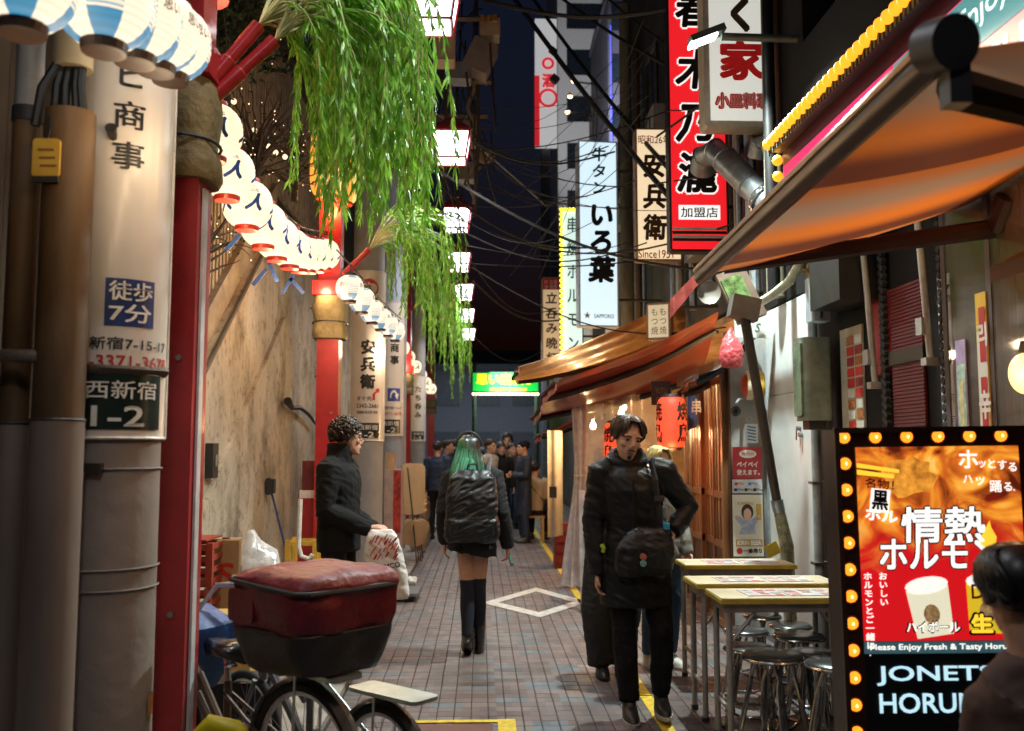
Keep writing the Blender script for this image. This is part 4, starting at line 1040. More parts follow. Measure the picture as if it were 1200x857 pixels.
# long prop pole of the awning, taped at the foot
pp = thing('prop_pole', 'slanting dark prop pole with a taped foot against the pale panel', 'pole', W(930, 690, 160))
A, B = W(872, 368, 168), W(910, 585, 163); C_ = W(922, 640, 161); D_ = W(928, 760, 160)
MB().cyl(A, B, .036, .034, 12).build('shaft', mat('prop_brown', (.075, .06, .05), .45, .4), pp, True)
MB().tube([B, B + (C_ - B) * .25], .045, 12).build('silver_tape', gal, pp, True)
MB().tube([B + (C_ - B) * .2, C_, D_, V((D_.x, D_.y, 0))], [.04, .05, .045, .04], 10).build('wrapped_foot', mat('mossy_wrap', (.32, .34, .22), .7, var=.6, scale=16, dirt=(.1, .12, .04), bump=.5), pp, True)
MB().box(A + V((0, 0, .04)), (.2, .12, .16), (0, R(12), 0)).build('head_bracket', mat('bracket_grey', (.14, .14, .13), .5, .4), pp)
b_ = MB(); p = C_ + V((-.12, -.05, -.02)); b_.box(p, (.1, .004, .09), (0, R(-25), 0)); b_.build('yellow_sticker', mat('sticker_yellow', (.7, .55, .06), .5), pp)
# glass board, green reflection painted into its colour, and loudspeaker above the prop pole
gb = thing('tilted_board', 'tilted glossy board with painted green reflections above the prop pole', 'board', W(865, 385, 158))
MB().box(W(868, 346, 158), (.23, .05, .42), (R(-14), R(-20), 0)).build('frame', mat('board_frame', (.16, .11, .08), .5), gb)
MB().box(W(866, 347, 160), (.16, .03, .32), (R(-14), R(-20), 0)).build('glass', mat('painted_reflection', (.12, .22, .08), .15, var=.9, scale=14, dirt=(.4, .3, .16)), gb)
hn = thing('horn_speaker', 'grey horn loudspeaker under the red vertical sign', 'loudspeaker', W(830, 346, 138))
p = W(829, 343, 138)
b_ = MB(); b_.lathe([(.03, -.16), (.035, -.05), (.06, .03), (.1, .06), (.1, .07), (.06, .04), (.02, .03)], (0, 0, 0), 20); b_.xf(Matrix.Translation(p) @ Matrix.Rotation(R(100), 4, 'X')); b_.build('horn', mat('horn_grey', (.22, .2, .17), .45, .3), hn, True)
MB().box(p + V((0, .1, .1)), (.05, .05, .2)).build('bracket', blkp, hn)
rc = MB(); rc.grid(lambda u, v: W(785 + 40 * u, 352 - 42 * u + 22 * v * (1 - .3 * u), 140) + V((0, .02 * math.sin(u * 12), 0)), 12, 4)
tag(rc.build('rolled_canvas', mat('dark_red_vinyl', (.17, .03, .025), .3, var=.3, coat=.4), None, True), 'small dark red vinyl flap left of the horn loudspeaker', 'flap')

# ---------------------------------------------------------------- lit signboard with amber bulbs
def sign_board():
    base = W(985, 528, 320); cx = base.x + .385; cy = base.y
    t = thing('lit_signboard', 'tall lit menu signboard ringed with amber bulbs, right foreground', 'sign', (cx, cy, 0), rot=(0, R(-.7), R(-3)))
    P = lambda x, z, y=0.: V((x, y, z))
    fr_ = mat('signboard_frame', (.03, .017, .012), .4, var=.3)
    H_ = 1.615; hw = .385
    MB().bb((-hw, .0, .02), (hw, .13, H_)).build('case', fr_, t, world=False)
    b_ = MB()
    b_.bb((-hw, -.022, .02), (-hw + .018, 0, H_)); b_.bb((hw - .018, -.022, .02), (hw, 0, H_)); b_.bb((-hw, -.022, H_ - .014), (hw, 0, H_ + .006))
    b_.build('rim', mat('rim_bronze', (.09, .055, .04), .35, .5), t, world=False)
    MB().bb((-hw + .01, .02, 0), (hw - .01, .11, .02)).build('base', blkp, t, world=False)
    x0, x1, z0, z1 = -.305, .292, .845, 1.548
    # printed backlit picture: fire above, red below
    m, n, l, bs = newmat('fire_print')
    tc = n.new('ShaderNodeTexCoord'); sx = n.new('ShaderNodeSeparateXYZ'); l.new(tc.outputs['Object'], sx.inputs[0])
    nz = n.new('ShaderNodeTexNoise'); nz.inputs['Scale'].default_value = 5.5; nz.inputs['Detail'].default_value = 5; nz.inputs['Distortion'].default_value = 1.6; l.new(tc.outputs['Object'], nz.inputs['Vector'])
    rp = n.new('ShaderNodeValToRGB'); e = rp.color_ramp.elements
    e[0].position = .34; e[0].color = (.10, .012, .004, 1); e[1].position = .70; e[1].color = (1, .72, .18, 1)
    q = e.new(.47); q.color = (.62, .13, .015, 1); q = e.new(.56); q.color = (.95, .36, .03, 1)
    l.new(nz.outputs['Fac'], rp.inputs[0])
    mr = n.new('ShaderNodeMapRange'); mr.inputs['From Min'].default_value = 1.13; mr.inputs['From Max'].default_value = 1.33
    ad = n.new('ShaderNodeMath'); ad.operation = 'MULTIPLY_ADD'; ad.inputs[1].default_value = .3; l.new(nz.outputs['Fac'], ad.inputs[0]); 
    sb_ = n.new('ShaderNodeMath'); sb_.operation = 'SUBTRACT'; l.new(sx.outputs['Z'], sb_.inputs[0]); sb_.inputs[1].default_value = .15
    l.new(sb_.outputs[0], ad.inputs[2]); l.new(ad.outputs[0], mr.inputs['Value'])
    mx = n.new('ShaderNodeMix'); mx.data_type = 'RGBA'; mx.inputs[6].default_value = (.62, .008, .012, 1); l.new(mr.outputs[0], mx.inputs[0]); l.new(rp.outputs[0], mx.inputs[7])
    l.new(mx.outputs[2], bs.inputs['Base Color']); l.new(mx.outputs[2], bs.inputs['Emission Color']); bs.inputs['Emission Strength'].default_value = .85; bs.inputs['Roughness'].default_value = .25
    MB().bb((x0, -.006, z0), (x1, -.001, z1)).build('picture', m, t, world=False)
    E_ = lambda nm, c, s_: glow(nm, c, s_)
    wl_ = E_('sign_white', (.95, .93, .88), .95); yl_ = E_('sign_yellow', (.95, .62, .04), .95); dkp = mat('sign_dark', (.03, .012, .01), .4)
    def txt(body, x, z, w_, h_, m_, nm='lettering', bold=.02, y=-.0085, shear=0, rot=0):
        b_ = MB(); c, s_ = math.cos(R(rot)), math.sin(R(rot))
        put(b_, body, (x, y, z), w_, h_, right=(c, 0, s_), up=(-s_, 0, c), bold=bold, shear=shear); b_.build(nm, m_, t, world=False)
    # skewered meat picture
    q_ = random.Random(2); b_ = MB()
    pts = [(-.115 + .095 * math.cos(a * .35) * (1 + .16 * q_.uniform(-1, 1)), -.0075, 1.437 + .075 * math.sin(a * .35) * (1 + .2 * q_.uniform(-1, 1))) for a in range(18)]
    b_.add(pts, [list(range(18))]); b_.build('meat_picture', mat('meat_print', (.80, .26, .03), .3, var=.55, scale=26, emis=.85, dirt=(.25, .05, .01)), t, world=False)
    b_ = MB(); b_.quad((x0, -.0085, 1.448), (-.17, -.0085, 1.432), (-.17, -.0085, 1.446), (x0, -.0085, 1.466)); b_.quad((x0, -.0085, 1.474), (-.15, -.0085, 1.452), (-.15, -.0085, 1.464), (x0, -.0085, 1.49)); b_.build('skewer_picture', yl_, t, world=False)
    for ch, x, z, s_ in (('ホ', .105, 1.50, .075), ('ッ', .155, 1.485, .034), ('と', .190, 1.482, .036), ('す', .228, 1.478, .036), ('る', .266, 1.470, .036), ('ハ', .10, 1.428, .036), ('ツ', .145, 1.420, .036), ('踊', .20, 1.40, .044), ('る', .245, 1.398, .036), ('。', .272, 1.39, .018)):
        txt(ch, x, z, s_, s_, wl_)
    MB().box((-.225, -.0075, 1.352), (.07, .002, .085), (0, R(8), 0)).build('white_tab', wl_, t, world=False)
    txt('名物！', -.225, 1.413, .105, .036, inkr, rot=-6); txt('黒', -.225, 1.355, .058, .072, dkp, bold=.04, y=-.0095, rot=-6); txt('ホル', -.222, 1.298, .115, .042, wl_, bold=.03, rot=-8)
    for w_, h_, m_, y, bo in ((.30, .125, dkp, -.0082, .06), (.30, .125, wl_, -.0096, .028)):
        b_ = MB(); put(b_, '情熱', (-.0, y, 1.262), w_, h_, bold=bo, ref=.05, shear=.05); b_.build('title_lettering', m_, t, world=False)
        b_ = MB(); put(b_, 'ホルモン', (-.02, y, 1.157), .43, .105, bold=bo, ref=.05, shear=.05); b_.build('title_lettering', m_, t, world=False)
    b_ = MB(); fl = [(0, 0), (.028, .012), (.034, .04), (.016, .075), (.012, .1), (-.006, .072), (-.012, .055), (-.03, .04), (-.026, .012)]; b_.add([(.158 + x, -.0098, 1.175 + z) for x, z in fl], [list(range(len(fl)))]); b_.build('flame_mark', yl_, t, world=False)
    for i, s_ in enumerate(('おいしい', 'ホルモンとご一緒に。')):
        b_ = MB(); n_ = len(s_)
        for k, ch in enumerate(s_): put(b_, ch if ch != 'ー' else '｜', (-.228 - .055 * i, -.0085, 1.078 - .031 * k), .03 if ch not in '。' else .012, .027 if ch not in '。' else .012, bold=.025)
        b_.build('side_lettering', wl_, t, world=False)
    # mugs
    gls = E_('mug_glass', (.80, .76, .55), .8); beer = E_('mug_beer', (.70, .48, .02), .8); foam = E_('mug_foam', (.92, .90, .82), .9)
    for cx_, z, w_, m_, lab, rot in ((-.06, .96, .155, gls, 'mug', -8), (.145, .97, .15, beer, 'mug', 2)):
        M = Matrix.Translation((cx_, 0, z)) @ Matrix.Rotation(R(rot), 4, 'Y')
        b_ = MB(); b_.quad((-w_ / 2 * .86, -.0075, -.10), (w_ / 2 * .86, -.0075, -.10), (w_ / 2, -.0075, .075), (-w_ / 2, -.0075, .075)); b_.xf(M); b_.build('mug_picture', m_, t, world=False)
        b_ = MB(); b_.add([(w_ / 2 * 1.02 * math.cos(a * .3927), -.0088, .085 + .030 * math.sin(a * .3927)) for a in range(16)], [list(range(16))]); b_.xf(M); b_.build('foam_picture', foam, t, world=False)
        b_ = MB(); b_.add([(.03 * math.cos(a * .5236), -.0088, -.02 + .036 * math.sin(a * .5236)) for a in range(12)], [list(range(12))]); b_.xf(M); b_.build('mug_emblem', mat('mug_emblem', (.40, .24, .10), .4, var=.6, scale=60, emis=.5), t, world=False)
    txt('ハイボール', -.055, .895, .2, .042, dkp, bold=.06, y=-.0092); txt('ハイボール', -.055, .895, .19, .036, wl_, bold=.02, y=-.0104)
    txt('DRY', .155, 1.02, .13, .05, inkr, bold=.02, y=-.0105); txt('生', .12, .905, .085, .075, dkp, bold=.09, y=-.0112); txt('生', .12, .905, .075, .066, yl_, bold=.045, y=-.0122)
    MB().bb((x0, -.006, .80), (x1, -.001, .842)).build('caption_strip', mat('caption_teal', (.05, .12, .14), .3, emis=.5), t, world=False)
    txt('Please Enjoy Fresh & Tasty Horumon', -.005, .821, .56, .026, wl_, bold=.02)
    MB().bb((x0, -.004, .54), (x1, -.001, .798)).build('name_panel', mat('name_black', (.012, .014, .016), .3), t, world=False)
    pb = E_('sign_pale_blue', (.52, .78, .88), .9)
    txt('JONETSU', -.015, .722, .50, .068, pb, bold=.018); txt('HORUMON', -.005, .625, .51, .068, pb, bold=.018)
    bm_ = MB(); bm_.lathe([(.0, -.002), (.024, 0), (.021, .012), (.012, .020), (.0, .022)], (0, 0, 0), 12); bm_.xf(Matrix.Rotation(R(90), 4, 'X')); bme = bm_.mesh('bulb', glow('amber_bulb_hot', (1, .24, .015), 1.9), None, 2)
    sk = MB(); sk.lathe([(.029, 0), (.029, .005), (.024, .006)], (0, 0, 0), 12); sk.xf(Matrix.Rotation(R(90), 4, 'X')); ske = sk.mesh('bulb_ring', mat('ring_brass', (.25, .1, .02), .4, .5), None)
    hot = MB().sph((0, 0, 0), (.010, .011, .010), 8, 6).mesh('filament', glow('bulb_hot_core', (1, .62, .2), 4.), None, 2)
    spots = [(-.347, 1.585 - .0965 * k) for k in range(16)] + [(.345, 1.585 - .0965 * k) for k in range(16)] + [(-.347 + .1153 * k, 1.585) for k in range(1, 6)]
    for x, z in spots:
        o = bpy.data.objects.new('bulb', bme); COL.objects.link(o); o.parent = t; o.location = (x, -.002, z)
        o3 = bpy.data.objects.new('filament', hot); COL.objects.link(o3); o3.parent = o; o3.location = (0, -.0125, 0)
        o2 = bpy.data.objects.new('ring', ske); COL.objects.link(o2); o2.parent = o
    return t
sign_board()

# ---------------------------------------------------------------- folding tables with menus and tube stools
top_m = mat('table_cream', (.62, .53, .36), .35, var=.1, scale=4); edge_m = mat('table_edge_yellow', (.55, .40, .05), .4)
leg_m = mat('table_leg', (.40, .37, .35), .4, .5, var=.2, scale=10)
def table(px, py, s, L, dep, label, seed):
    p = W(px, py, s); x0 = p.x; y0 = F / s; zt = p.z
    t = thing('folding_table', label, 'table', (x0 + L / 2, y0, 0), group='narrow folding tables')
    MB().bb((x0 + .004, y0 - dep / 2 + .004, zt - .004), (x0 + L - .004, y0 + dep / 2 - .004, zt + .002)).build('top_face', top_m, t)
    MB().bb((x0, y0 - dep / 2, zt - .027), (x0 + L, y0 + dep / 2, zt - .0045)).build('edge_band', edge_m, t)
    MB().bb((x0 + .03, y0 - dep / 2 + .03, zt - .075), (x0 + L - .03, y0 + dep / 2 - .03, zt - .0275)).build('apron', leg_m, t)
    for sx in (0, 1):
        for sy in (-1, 1):
            xx = x0 + .05 + sx * (L - .1); yy = y0 + sy * (dep / 2 - .045)
            MB().cyl((xx, yy, .018), (xx, yy, zt - .03), .0165, n=10).build('leg', leg_m, t, True)
            MB().cyl((xx, yy, 0), (xx, yy, .025), .021, n=10).build('foot', blkp, t)
        xx = x0 + .05 + sx * (L - .1); MB().cyl((xx, y0 - dep / 2 + .045, .2), (xx, y0 + dep / 2 - .045, .2), .011, n=8).build('stretcher', leg_m, t); b_ = MB()
        b_.cyl((xx + (.0 if sx else 0), y0 - dep / 2 + .045, zt - .24), (xx + (-.16 if sx else .16), y0 - dep / 2 + .05, zt - .05), .010, n=6); b_.build('brace', leg_m, t)
    q = random.Random(seed)
    x = x0 + .16
    k = 0
    while x < x0 + L - .2:
        w_ = q.uniform(.2, .26); mm = thing('menu_sheet', ORD[k] + ' laminated menu from the left on the ' + label.split(' folding')[0] + ' table', 'menu', (x, y0, zt + .002), q.uniform(-5, 5))
        MB().bb((0, -.11, .001), (w_, .1, .004)).build('sheet', mat('menu_paper', (.68, .66, .66), .25, var=.06), mm, world=False)
        for r_ in range(5):
            for c_ in range(3):
                if q.random() < .8: MB().bb((.012 + c_ * w_ / 3, -.1 + r_ * .038, .004), (.012 + c_ * w_ / 3 + w_ / 3 * q.uniform(.5, .8), -.1 + r_ * .038 + .02, .0052)).build('print', q.choice([inkr, mat('menu_grey', (.3, .3, .32), .5), mat('menu_grey'), mat('menu_pink', (.6, .25, .25), .5), mat('menu_food')]), mm, world=False)
        x += w_ + q.uniform(.01, .04); k += 1
    return t
table(835, 696, 217, .86, .36, 'nearest cream folding table beside the lit signboard', 1)
table(808, 680, 197, .84, .36, 'middle cream folding table of the row of three', 2)
table(797, 659, 172, .74, .36, 'farthest cream folding table by the wooden doors', 3)
seat_m = mat('stool_seat', (.05, .055, .06), .25, .2, coat=.4); chrome = mat('chrome_tube', (.42, .40, .38), .22, .95, var=.2, scale=20)
def stool(label):
    t = thing('tube_stool', label, 'stool', (0, 0, 0), group='round tube stools at the tables')
    h = .47
    MB().lathe([(.135, h - .02), (.15, h - .012), (.15, h), (.14, h + .008), (.06, h + .012), (.0, h + .012)], (0, 0, 0), 24).build('seat', seat_m, t, True, world=False)
    MB().torus((0, 0, h - .012), .15, .009, (0, 0, 1), 26, 6).build('seat_rim', chrome, t, True, world=False)
    for k in range(2):
        for s_ in (-1, 1):      # each bent tube: leg, foot bow, leg
            a = R(45 + 90 * k); d = V((math.cos(a), math.sin(a), 0)) * s_; e = V((-d.y, d.x, 0))
            pts = [d * .08 + e * .05 + V((0, 0, h - .015)), d * .075 + e * .09 + V((0, 0, .33)), d * .11 + e * .125 + V((0, 0, .12)), d * .14 + e * .12 + V((0, 0, .03)), d * .155 + e * .09 + V((0, 0, .011)),
                   d * .16 + V((0, 0, .011)), d * .155 - e * .09 + V((0, 0, .011)), d * .14 - e * .12 + V((0, 0, .03)), d * .11 - e * .125 + V((0, 0, .12)), d * .075 - e * .09 + V((0, 0, .33)), d * .08 - e * .05 + V((0, 0, h - .015))]
            MB().tube(pts, .0105, 8).build('leg', chrome, t, True, world=False)
    return t
STL = [(905, 766, 224), (952, 764, 214), (982, 775, 235), (878, 757, 206), (936, 743, 198), (874, 737, 186), (926, 731, 180), (893, 720, 168)]
LB = ['round stool in front, under the nearest table', 'round stool right of centre under the nearest table', 'round stool partly hidden by the lit signboard', 'round stool left under the nearest table, behind the first', 'round stool between the near and middle tables on the right', 'round stool left under the middle table', 'round stool right under the middle table', 'round stool under the farthest table']
pr = None
for (px, py, s), lb in zip(STL, LB):
    p = W(px, py, s); loc = V((p.x, p.y, 0)); sc_ = p.z / .478
    if pr is None: pr = stool(lb); o = pr; o.location = loc
    else: o = dup(pr, loc, random.uniform(0, 90), lb)
    o.scale = (sc_ if sc_ < 1.15 else 1.15,) * 3
# ================================================================== right: wooden doors, end wall, stall
wood = mat('door_wood', (.20, .085, .03), .4, var=.35, scale=5, stretch=(1, 1, .12), coat=.25)
dwood = mat('dark_wood', (.07, .035, .018), .5, var=.3, stretch=(1, 1, .15))
yE = F / 139
ew = thing('end_wall', 'narrow grey end wall carrying payment and beer posters', 'wall', (2.28, yE, 0))
MB().bb((2.12, yE, 0), (2.46, yE + .12, 2.55)).build('panel', mat('grey_panel', (.30, .30, .29), .55, var=.15), ew)
MB().bb((2.105, yE - .02, 0), (2.118, yE + .12, 2.55)).build('corner_trim', dwood, ew)
b_ = MB(); b_.cyl((2.43, yE - .03, 0), (2.43, yE - .03, 2.4), .02, n=8); b_.build('drain_pipe', mat('pipe_blue_grey'), ew, True)
def fposter(name, label, px0, py0, px1, py1, s, m, cat='poster', th=.008):
    A, B = W(px0, py0, s), W(px1, py1, s)
    t = thing(name, label, cat, ((A.x + B.x) / 2, A.y, B.z))
    MB().bb((A.x, A.y - th, B.z), (B.x, A.y, A.z)).build('sheet', m, t)
    w_, h_ = B.x - A.x, A.z - B.z
    at = lambda u, v, k=1: V((A.x + w_ * u, A.y - th - .0015 * k, B.z + h_ * v))
    return t, at, w_, h_
t, at, w_, h_ = fposter('payment_poster', 'red payment poster with white lettering on the grey end wall', 858, 524, 893, 561, 139.5, mat('poster_red', (.42, .02, .025), .4, var=.08))
b_ = MB(); b_.add([at(.52 + .3 * math.cos(a * .393), .78 + .13 * math.sin(a * .393)) for a in range(16)], [list(range(16))])
put(b_, 'ペイペイ', at(.5, .45), w_ * .72, h_ * .17, bold=.03); put(b_, '使えます。', at(.52, .2), w_ * .78, h_ * .17, bold=.03); b_.build('print', inkw, t)
b_ = MB(); put(b_, '残り5日', at(.52, .78, 2), w_ * .4, h_ * .1, bold=.02); b_.build('bubble_lettering', inkr, t)
t, at, w_, h_ = fposter('brand_strip_poster', 'white strip of payment logos below the red poster', 858, 562, 893, 578, 139.5, mat('strip_grey', (.55, .55, .56), .4))
for i, (u, v, c) in enumerate(((.12, .68, inkr), (.58, .68, mat('logo_blue', (.02, .2, .5), .5)), (.1, .25, inkb), (.45, .25, ink), (.75, .25, ink))):
    b_ = MB(); p = at(u, v); b_.box(p, (w_ * .1, .002, h_ * .2)); put(b_, 'Pay', at(u + .18, v), w_ * .2, h_ * .18, bold=.01); b_.build('logo', c, t)
t, at, w_, h_ = fposter('beer_poster', 'beer poster with a smiling woman raising both arms', 858, 580, 895, 652, 139.5, mat('beer_cream', (.66, .62, .5), .35, var=.06))
sk_ = mat('print_skin', (.62, .38, .26), .5); hairp = mat('print_hair', (.03, .018, .014), .5); clo = mat('print_cloth', (.34, .38, .5), .5, var=.3, scale=30); gold = mat('print_gold', (.5, .3, .04), .4)
def disc(c, rx, rz, m, nm, n=16):
    MB().add([c + V((rx * math.cos(2 * math.pi * a / n), 0, rz * math.sin(2 * math.pi * a / n))) for a in range(n)], [list(range(n))]).build(nm, m, t)
MB().add([at(u, v) for u, v in ((.2, .36), (.75, .36), (.72, .5), (.88, .62), (.8, .66), (.6, .60), (.4, .6), (.16, .66), (.1, .6), (.3, .48))], [list(range(10))]).build('figure_print', clo, t)
disc(at(.48, .72, 2), w_ * .2, h_ * .13, hairp, 'hair_print'); disc(at(.48, .68, 3), w_ * .13, h_ * .10, sk_, 'face_print')
disc(at(.12, .64, 3), w_ * .05, h_ * .03, sk_, 'hand_print'); disc(at(.86, .65, 3), w_ * .05, h_ * .03, sk_, 'hand_print')
b_ = MB(); b_.add([at(u, v, 2) for u, v in ((.44, .645), (.53, .645), (.485, .63))], [(0, 1, 2)]); b_.build('smile_print', inkw, t)
MB().box(at(.86, .72), (w_ * .16, .002, h_ * .26)).build('glass_print', gold, t)
MB().box(at(.52, .22), (w_ * .88, .002, h_ * .11)).build('name_band', gold, t)
b_ = MB(); put(b_, 'KIRIN BEER', at(.52, .22, 3), w_ * .78, h_ * .07, bold=.03); b_.build('band_lettering', inkw, t)
disc(at(.2, .09, 1), w_ * .1, h_ * .05, inkr, 'red_seal')
b_ = MB(); put(b_, '一番搾り', at(.63, .09, 1), w_ * .6, h_ * .075, bold=.03); b_.build('lettering', ink, t)
b_ = MB(); put(b_, 'KANPAI', at(.42, .86, 1), w_ * .5, h_ * .05, bold=.02); b_.build('arch_lettering', gold, t)
t, at, w_, h_ = fposter('key_card', 'small white card with blue wavy stripes hanging on the end wall', 873, 497, 888, 519, 140.5, mat('card_white', (.62, .62, .6), .5))
for k in range(5): MB().box(at(.5, .15 + .17 * k), (w_ * .7, .002, h_ * .08), (0, R(10), 0)).build('stripe', mat('card_blue', (.05, .2, .35), .5), t)
MB().torus(at(.35, 1.25), .022, .004, (0, 1, 0), 16, 5).build('ring', steel, t)
cm = thing('dome_camera', 'small dark security camera on the end wall', 'camera', W(862, 482, 141))
MB().sph(W(862, 482, 142), .045, 12, 8).build('dome', blkp, cm, True); MB().tube([W(862, 474, 142), W(866, 468, 140.5), W(872, 468, 140)], .012, 6).build('arm', steel, cm)
MB().cyl(W(862, 482, 143.5), W(862, 482, 150), .02, n=10).build('lens', mat('lens_black', (.01, .01, .01), .1), cm)
# sliding doors
sd_ = thing('sliding_doors', 'row of wooden lattice sliding doors beside the red lantern', 'door', (2.12, 8.8, 0))
DXp = 2.11; D0, D1 = yE + .12, 9.75
for k in range(4):
    y0 = D0 + (D1 - D0) * k / 4; y1 = D0 + (D1 - D0) * (k + 1) / 4; xx = DXp + (.03 if k % 2 else 0)
    lf = MB()
    for y_ in (y0 + .02, y1 - .02): lf.bb((xx - .02, y_ - .02, .02), (xx + .012, y_ + .02, 2.18))
    for z in (.05, .72, 1.15, 2.15): lf.bb((xx - .018, y0, z - .03), (xx + .01, y1, z + .03))
    door = lf.build('door', wood, sd_)
    lt = MB()
    for j in range(1, 4): y_ = y0 + (y1 - y0) * j / 4; lt.bb((xx - .012, y_ - .009, .75), (xx + .006, y_ + .009, 2.12))
    lt.build('lattice', wood, door)
    MB().bb((xx + .0, y0 + .03, .75), (xx + .003, y1 - .03, 2.12)).build('pane', film('door_glass', (.95, .8, .6), .72, .1, 5, .1, .3), door)
    MB().bb((xx - .006, y0 + .03, .08), (xx + .006, y1 - .03, .70)).build('kick_panel', dwood, door)
MB().bb((DXp - .05, D0 - .05, 2.2), (DXp + .08, D1 + .03, 2.32)).build('lintel', wood, sd_)
MB().bb((DXp - .05, D0 - .06, 0), (DXp + .06, D0 - .005, 2.2)).build('jamb', wood, sd_)
# lit interior behind the doors and the stall
inn = thing('bar_interior', 'warm lit bar interior seen through the doors and plastic sheets', 'interior', (3.3, 11, 0))
warmw = mat('warm_wall', (.5, .3, .14), .7, var=.4, scale=3)
MB().bb((3.6, 7.95, 0), (3.7, 15.6, 2.9)).build('back_wall', warmw, inn); MB().bb((2.5, 8.0, 2.82), (3.6, 15.6, 2.9)).build('ceiling', warmw, inn)
MB().bb((2.2, 15.5, 0), (3.6, 15.6, 2.8)).build('end_wall', warmw, inn)
cnt = MB(); cnt.bb((2.35, 10.9, 0), (2.75, 15, 1.0)); cnt.build('counter', wood, inn)
q = random.Random(8)
for k in range(16):
    p = V((3.55, 8.4 + k * .42, q.uniform(1.5, 2.2))); MB().box(p, (.02, .26, .34)).build('menu_strip', q.choice([whp, yelp, inkr]), inn)
bulbm = glow('warm_bulb', (1, .78, .48), 14.0)
BULB = MB(); BULB.lathe([(.012, .07), (.016, .03), (.035, 0), (.04, -.03), (.03, -.06), (.0, -.07)], (0, 0, 0), 12)
def bulb(p, watts, label, col=(1, .62, .28), cage=False):
    t = thing('hanging_bulb', label, 'bulb', p, group='bare bulbs hung in the stalls')
    BULB.build('glass', bulbm, t, True, world=False); MB().cyl((0, 0, .06), (0, 0, .12), .018, n=8).build('socket', blkp, t, world=False); MB().tube([(0, 0, .12), (0, 0, .35)], .005, 4).build('flex', rub, t, world=False)
    if cage:
        c = MB()
        for k in range(6):
            a = R(60 * k); c.tube([V((math.cos(a) * r_, math.sin(a) * r_, z)) for r_, z in ((.03, .1), (.085, .04), (.1, -.03), (.08, -.1), (.02, -.13))], .004, 4)
        c.torus((0, 0, -.03), .1, .004, (0, 0, 1), 18, 4); c.build('cage', mat('bulb_cage', (.5, .42, .28), .35, .8), t, world=False)
    lamp('POINT', 'bulb_light', p + V((0, 0, -.12)), watts, col, None, .05)
bulb(W(877, 432, 132) + V((-.08, 0, .05)), 22, 'caged bare bulb lit under the awning by the doors', (1, .8, .55), True)
bulb(W(695, 497, 92), 60, 'left bare bulb glowing behind the plastic sheet')
bulb(W(728, 482, 88), 50, 'right bare bulb glowing behind the plastic sheet')
bulb(V((2.9, 8.8, 2.4)), 45, 'bare bulb inside the bar behind the wooden doors')
bulb(V((2.15, 14.0, 2.2)), 8, 'bare bulb above the seated customer in the stall')
bulb(W(648, 452, 66), 14, 'far bare bulb beyond the red canvas', (1, .7, .4))
# noren curtain and little flag by the lantern
nr = thing('noren_curtain', 'short dark blue noren curtain with white marks by the red lantern', 'curtain', W(815, 490, 122))
b_ = MB(); b_.grid(lambda u, v: W(806 + 20 * u, 505 - 50 * v - 10 * u, 124 - 4 * u) + V((0, .02 * math.sin(u * 14), 0)), 12, 3); b_.build('cloth', mat('indigo_cloth', (.02, .03, .10), .8, var=.3), nr, True)
b_ = MB(); put(b_, '串', W(816, 477, 125.5), .1, .14, bold=.03); b_.build('print', inkw, nr)
t, at, w_, h_ = fposter('dark_notice', 'dark notice board with faint lettering behind the red lantern', 763, 447, 786, 475, 119, mat('notice_dark', (.05, .05, .06), .5))
b_ = MB(); put(b_, 'YUTU', at(.5, .6), w_ * .6, h_ * .25); put(b_, 'OPEN', at(.5, .25), w_ * .5, h_ * .2); b_.build('lettering', mat('notice_grey', (.3, .3, .3), .5), t)
# bags hanging from the prop pole
pb_ = MB(); c = W(857, 413, 146); rr = random.Random(3)
pb_.loft([(c + V((rr.uniform(-.01, .01), 0, z)), r_, r_ * .8) for z, r_ in ((-.13, .03), (-.12, .08), (-.06, .105), (0, .1), (.06, .085), (.11, .06), (.16, .025), (.2, .02))], 14)
tag(pb_.build('pink_plastic_bag', mat('pink_plastic', (.55, .08, .09), .3, var=.4, scale=14, bump=.8, bscale=30), None, True), 'crumpled pink plastic bag hanging beside the prop pole', 'bag')
yb_ = thing('striped_paper_fan', 'round yellow and red paper lantern hung behind the prop pole', 'lantern', W(882, 455, 142))
for k in range(7):
    a0 = math.pi * 2 * k / 14; m_ = MB(); c = W(882, 452, 142); m_.sph(c, (.10 - abs(k - 3) * .006, .10, .125), 14, 10)
    if k == 3: m_.build('paper', mat('fan_red', (.5, .06, .02), .5, var=.5, scale=4), yb_, True)
for k, c3 in enumerate(('fan_yellow', 'fan_cream')):
    m_ = MB(); c = W(882, 452, 142)
    m_.tube([c + V(((.05 - .09 * k) * 1.0, -.101 * math.sin(R(a)), .127 * math.cos(R(a)))) for a in range(20, 161, 14)], .028, 6, flat=.2)
    m_.build('stripe', mat(c3, (.6, .38, .05) if k == 0 else (.6, .5, .35), .5), yb_, True)

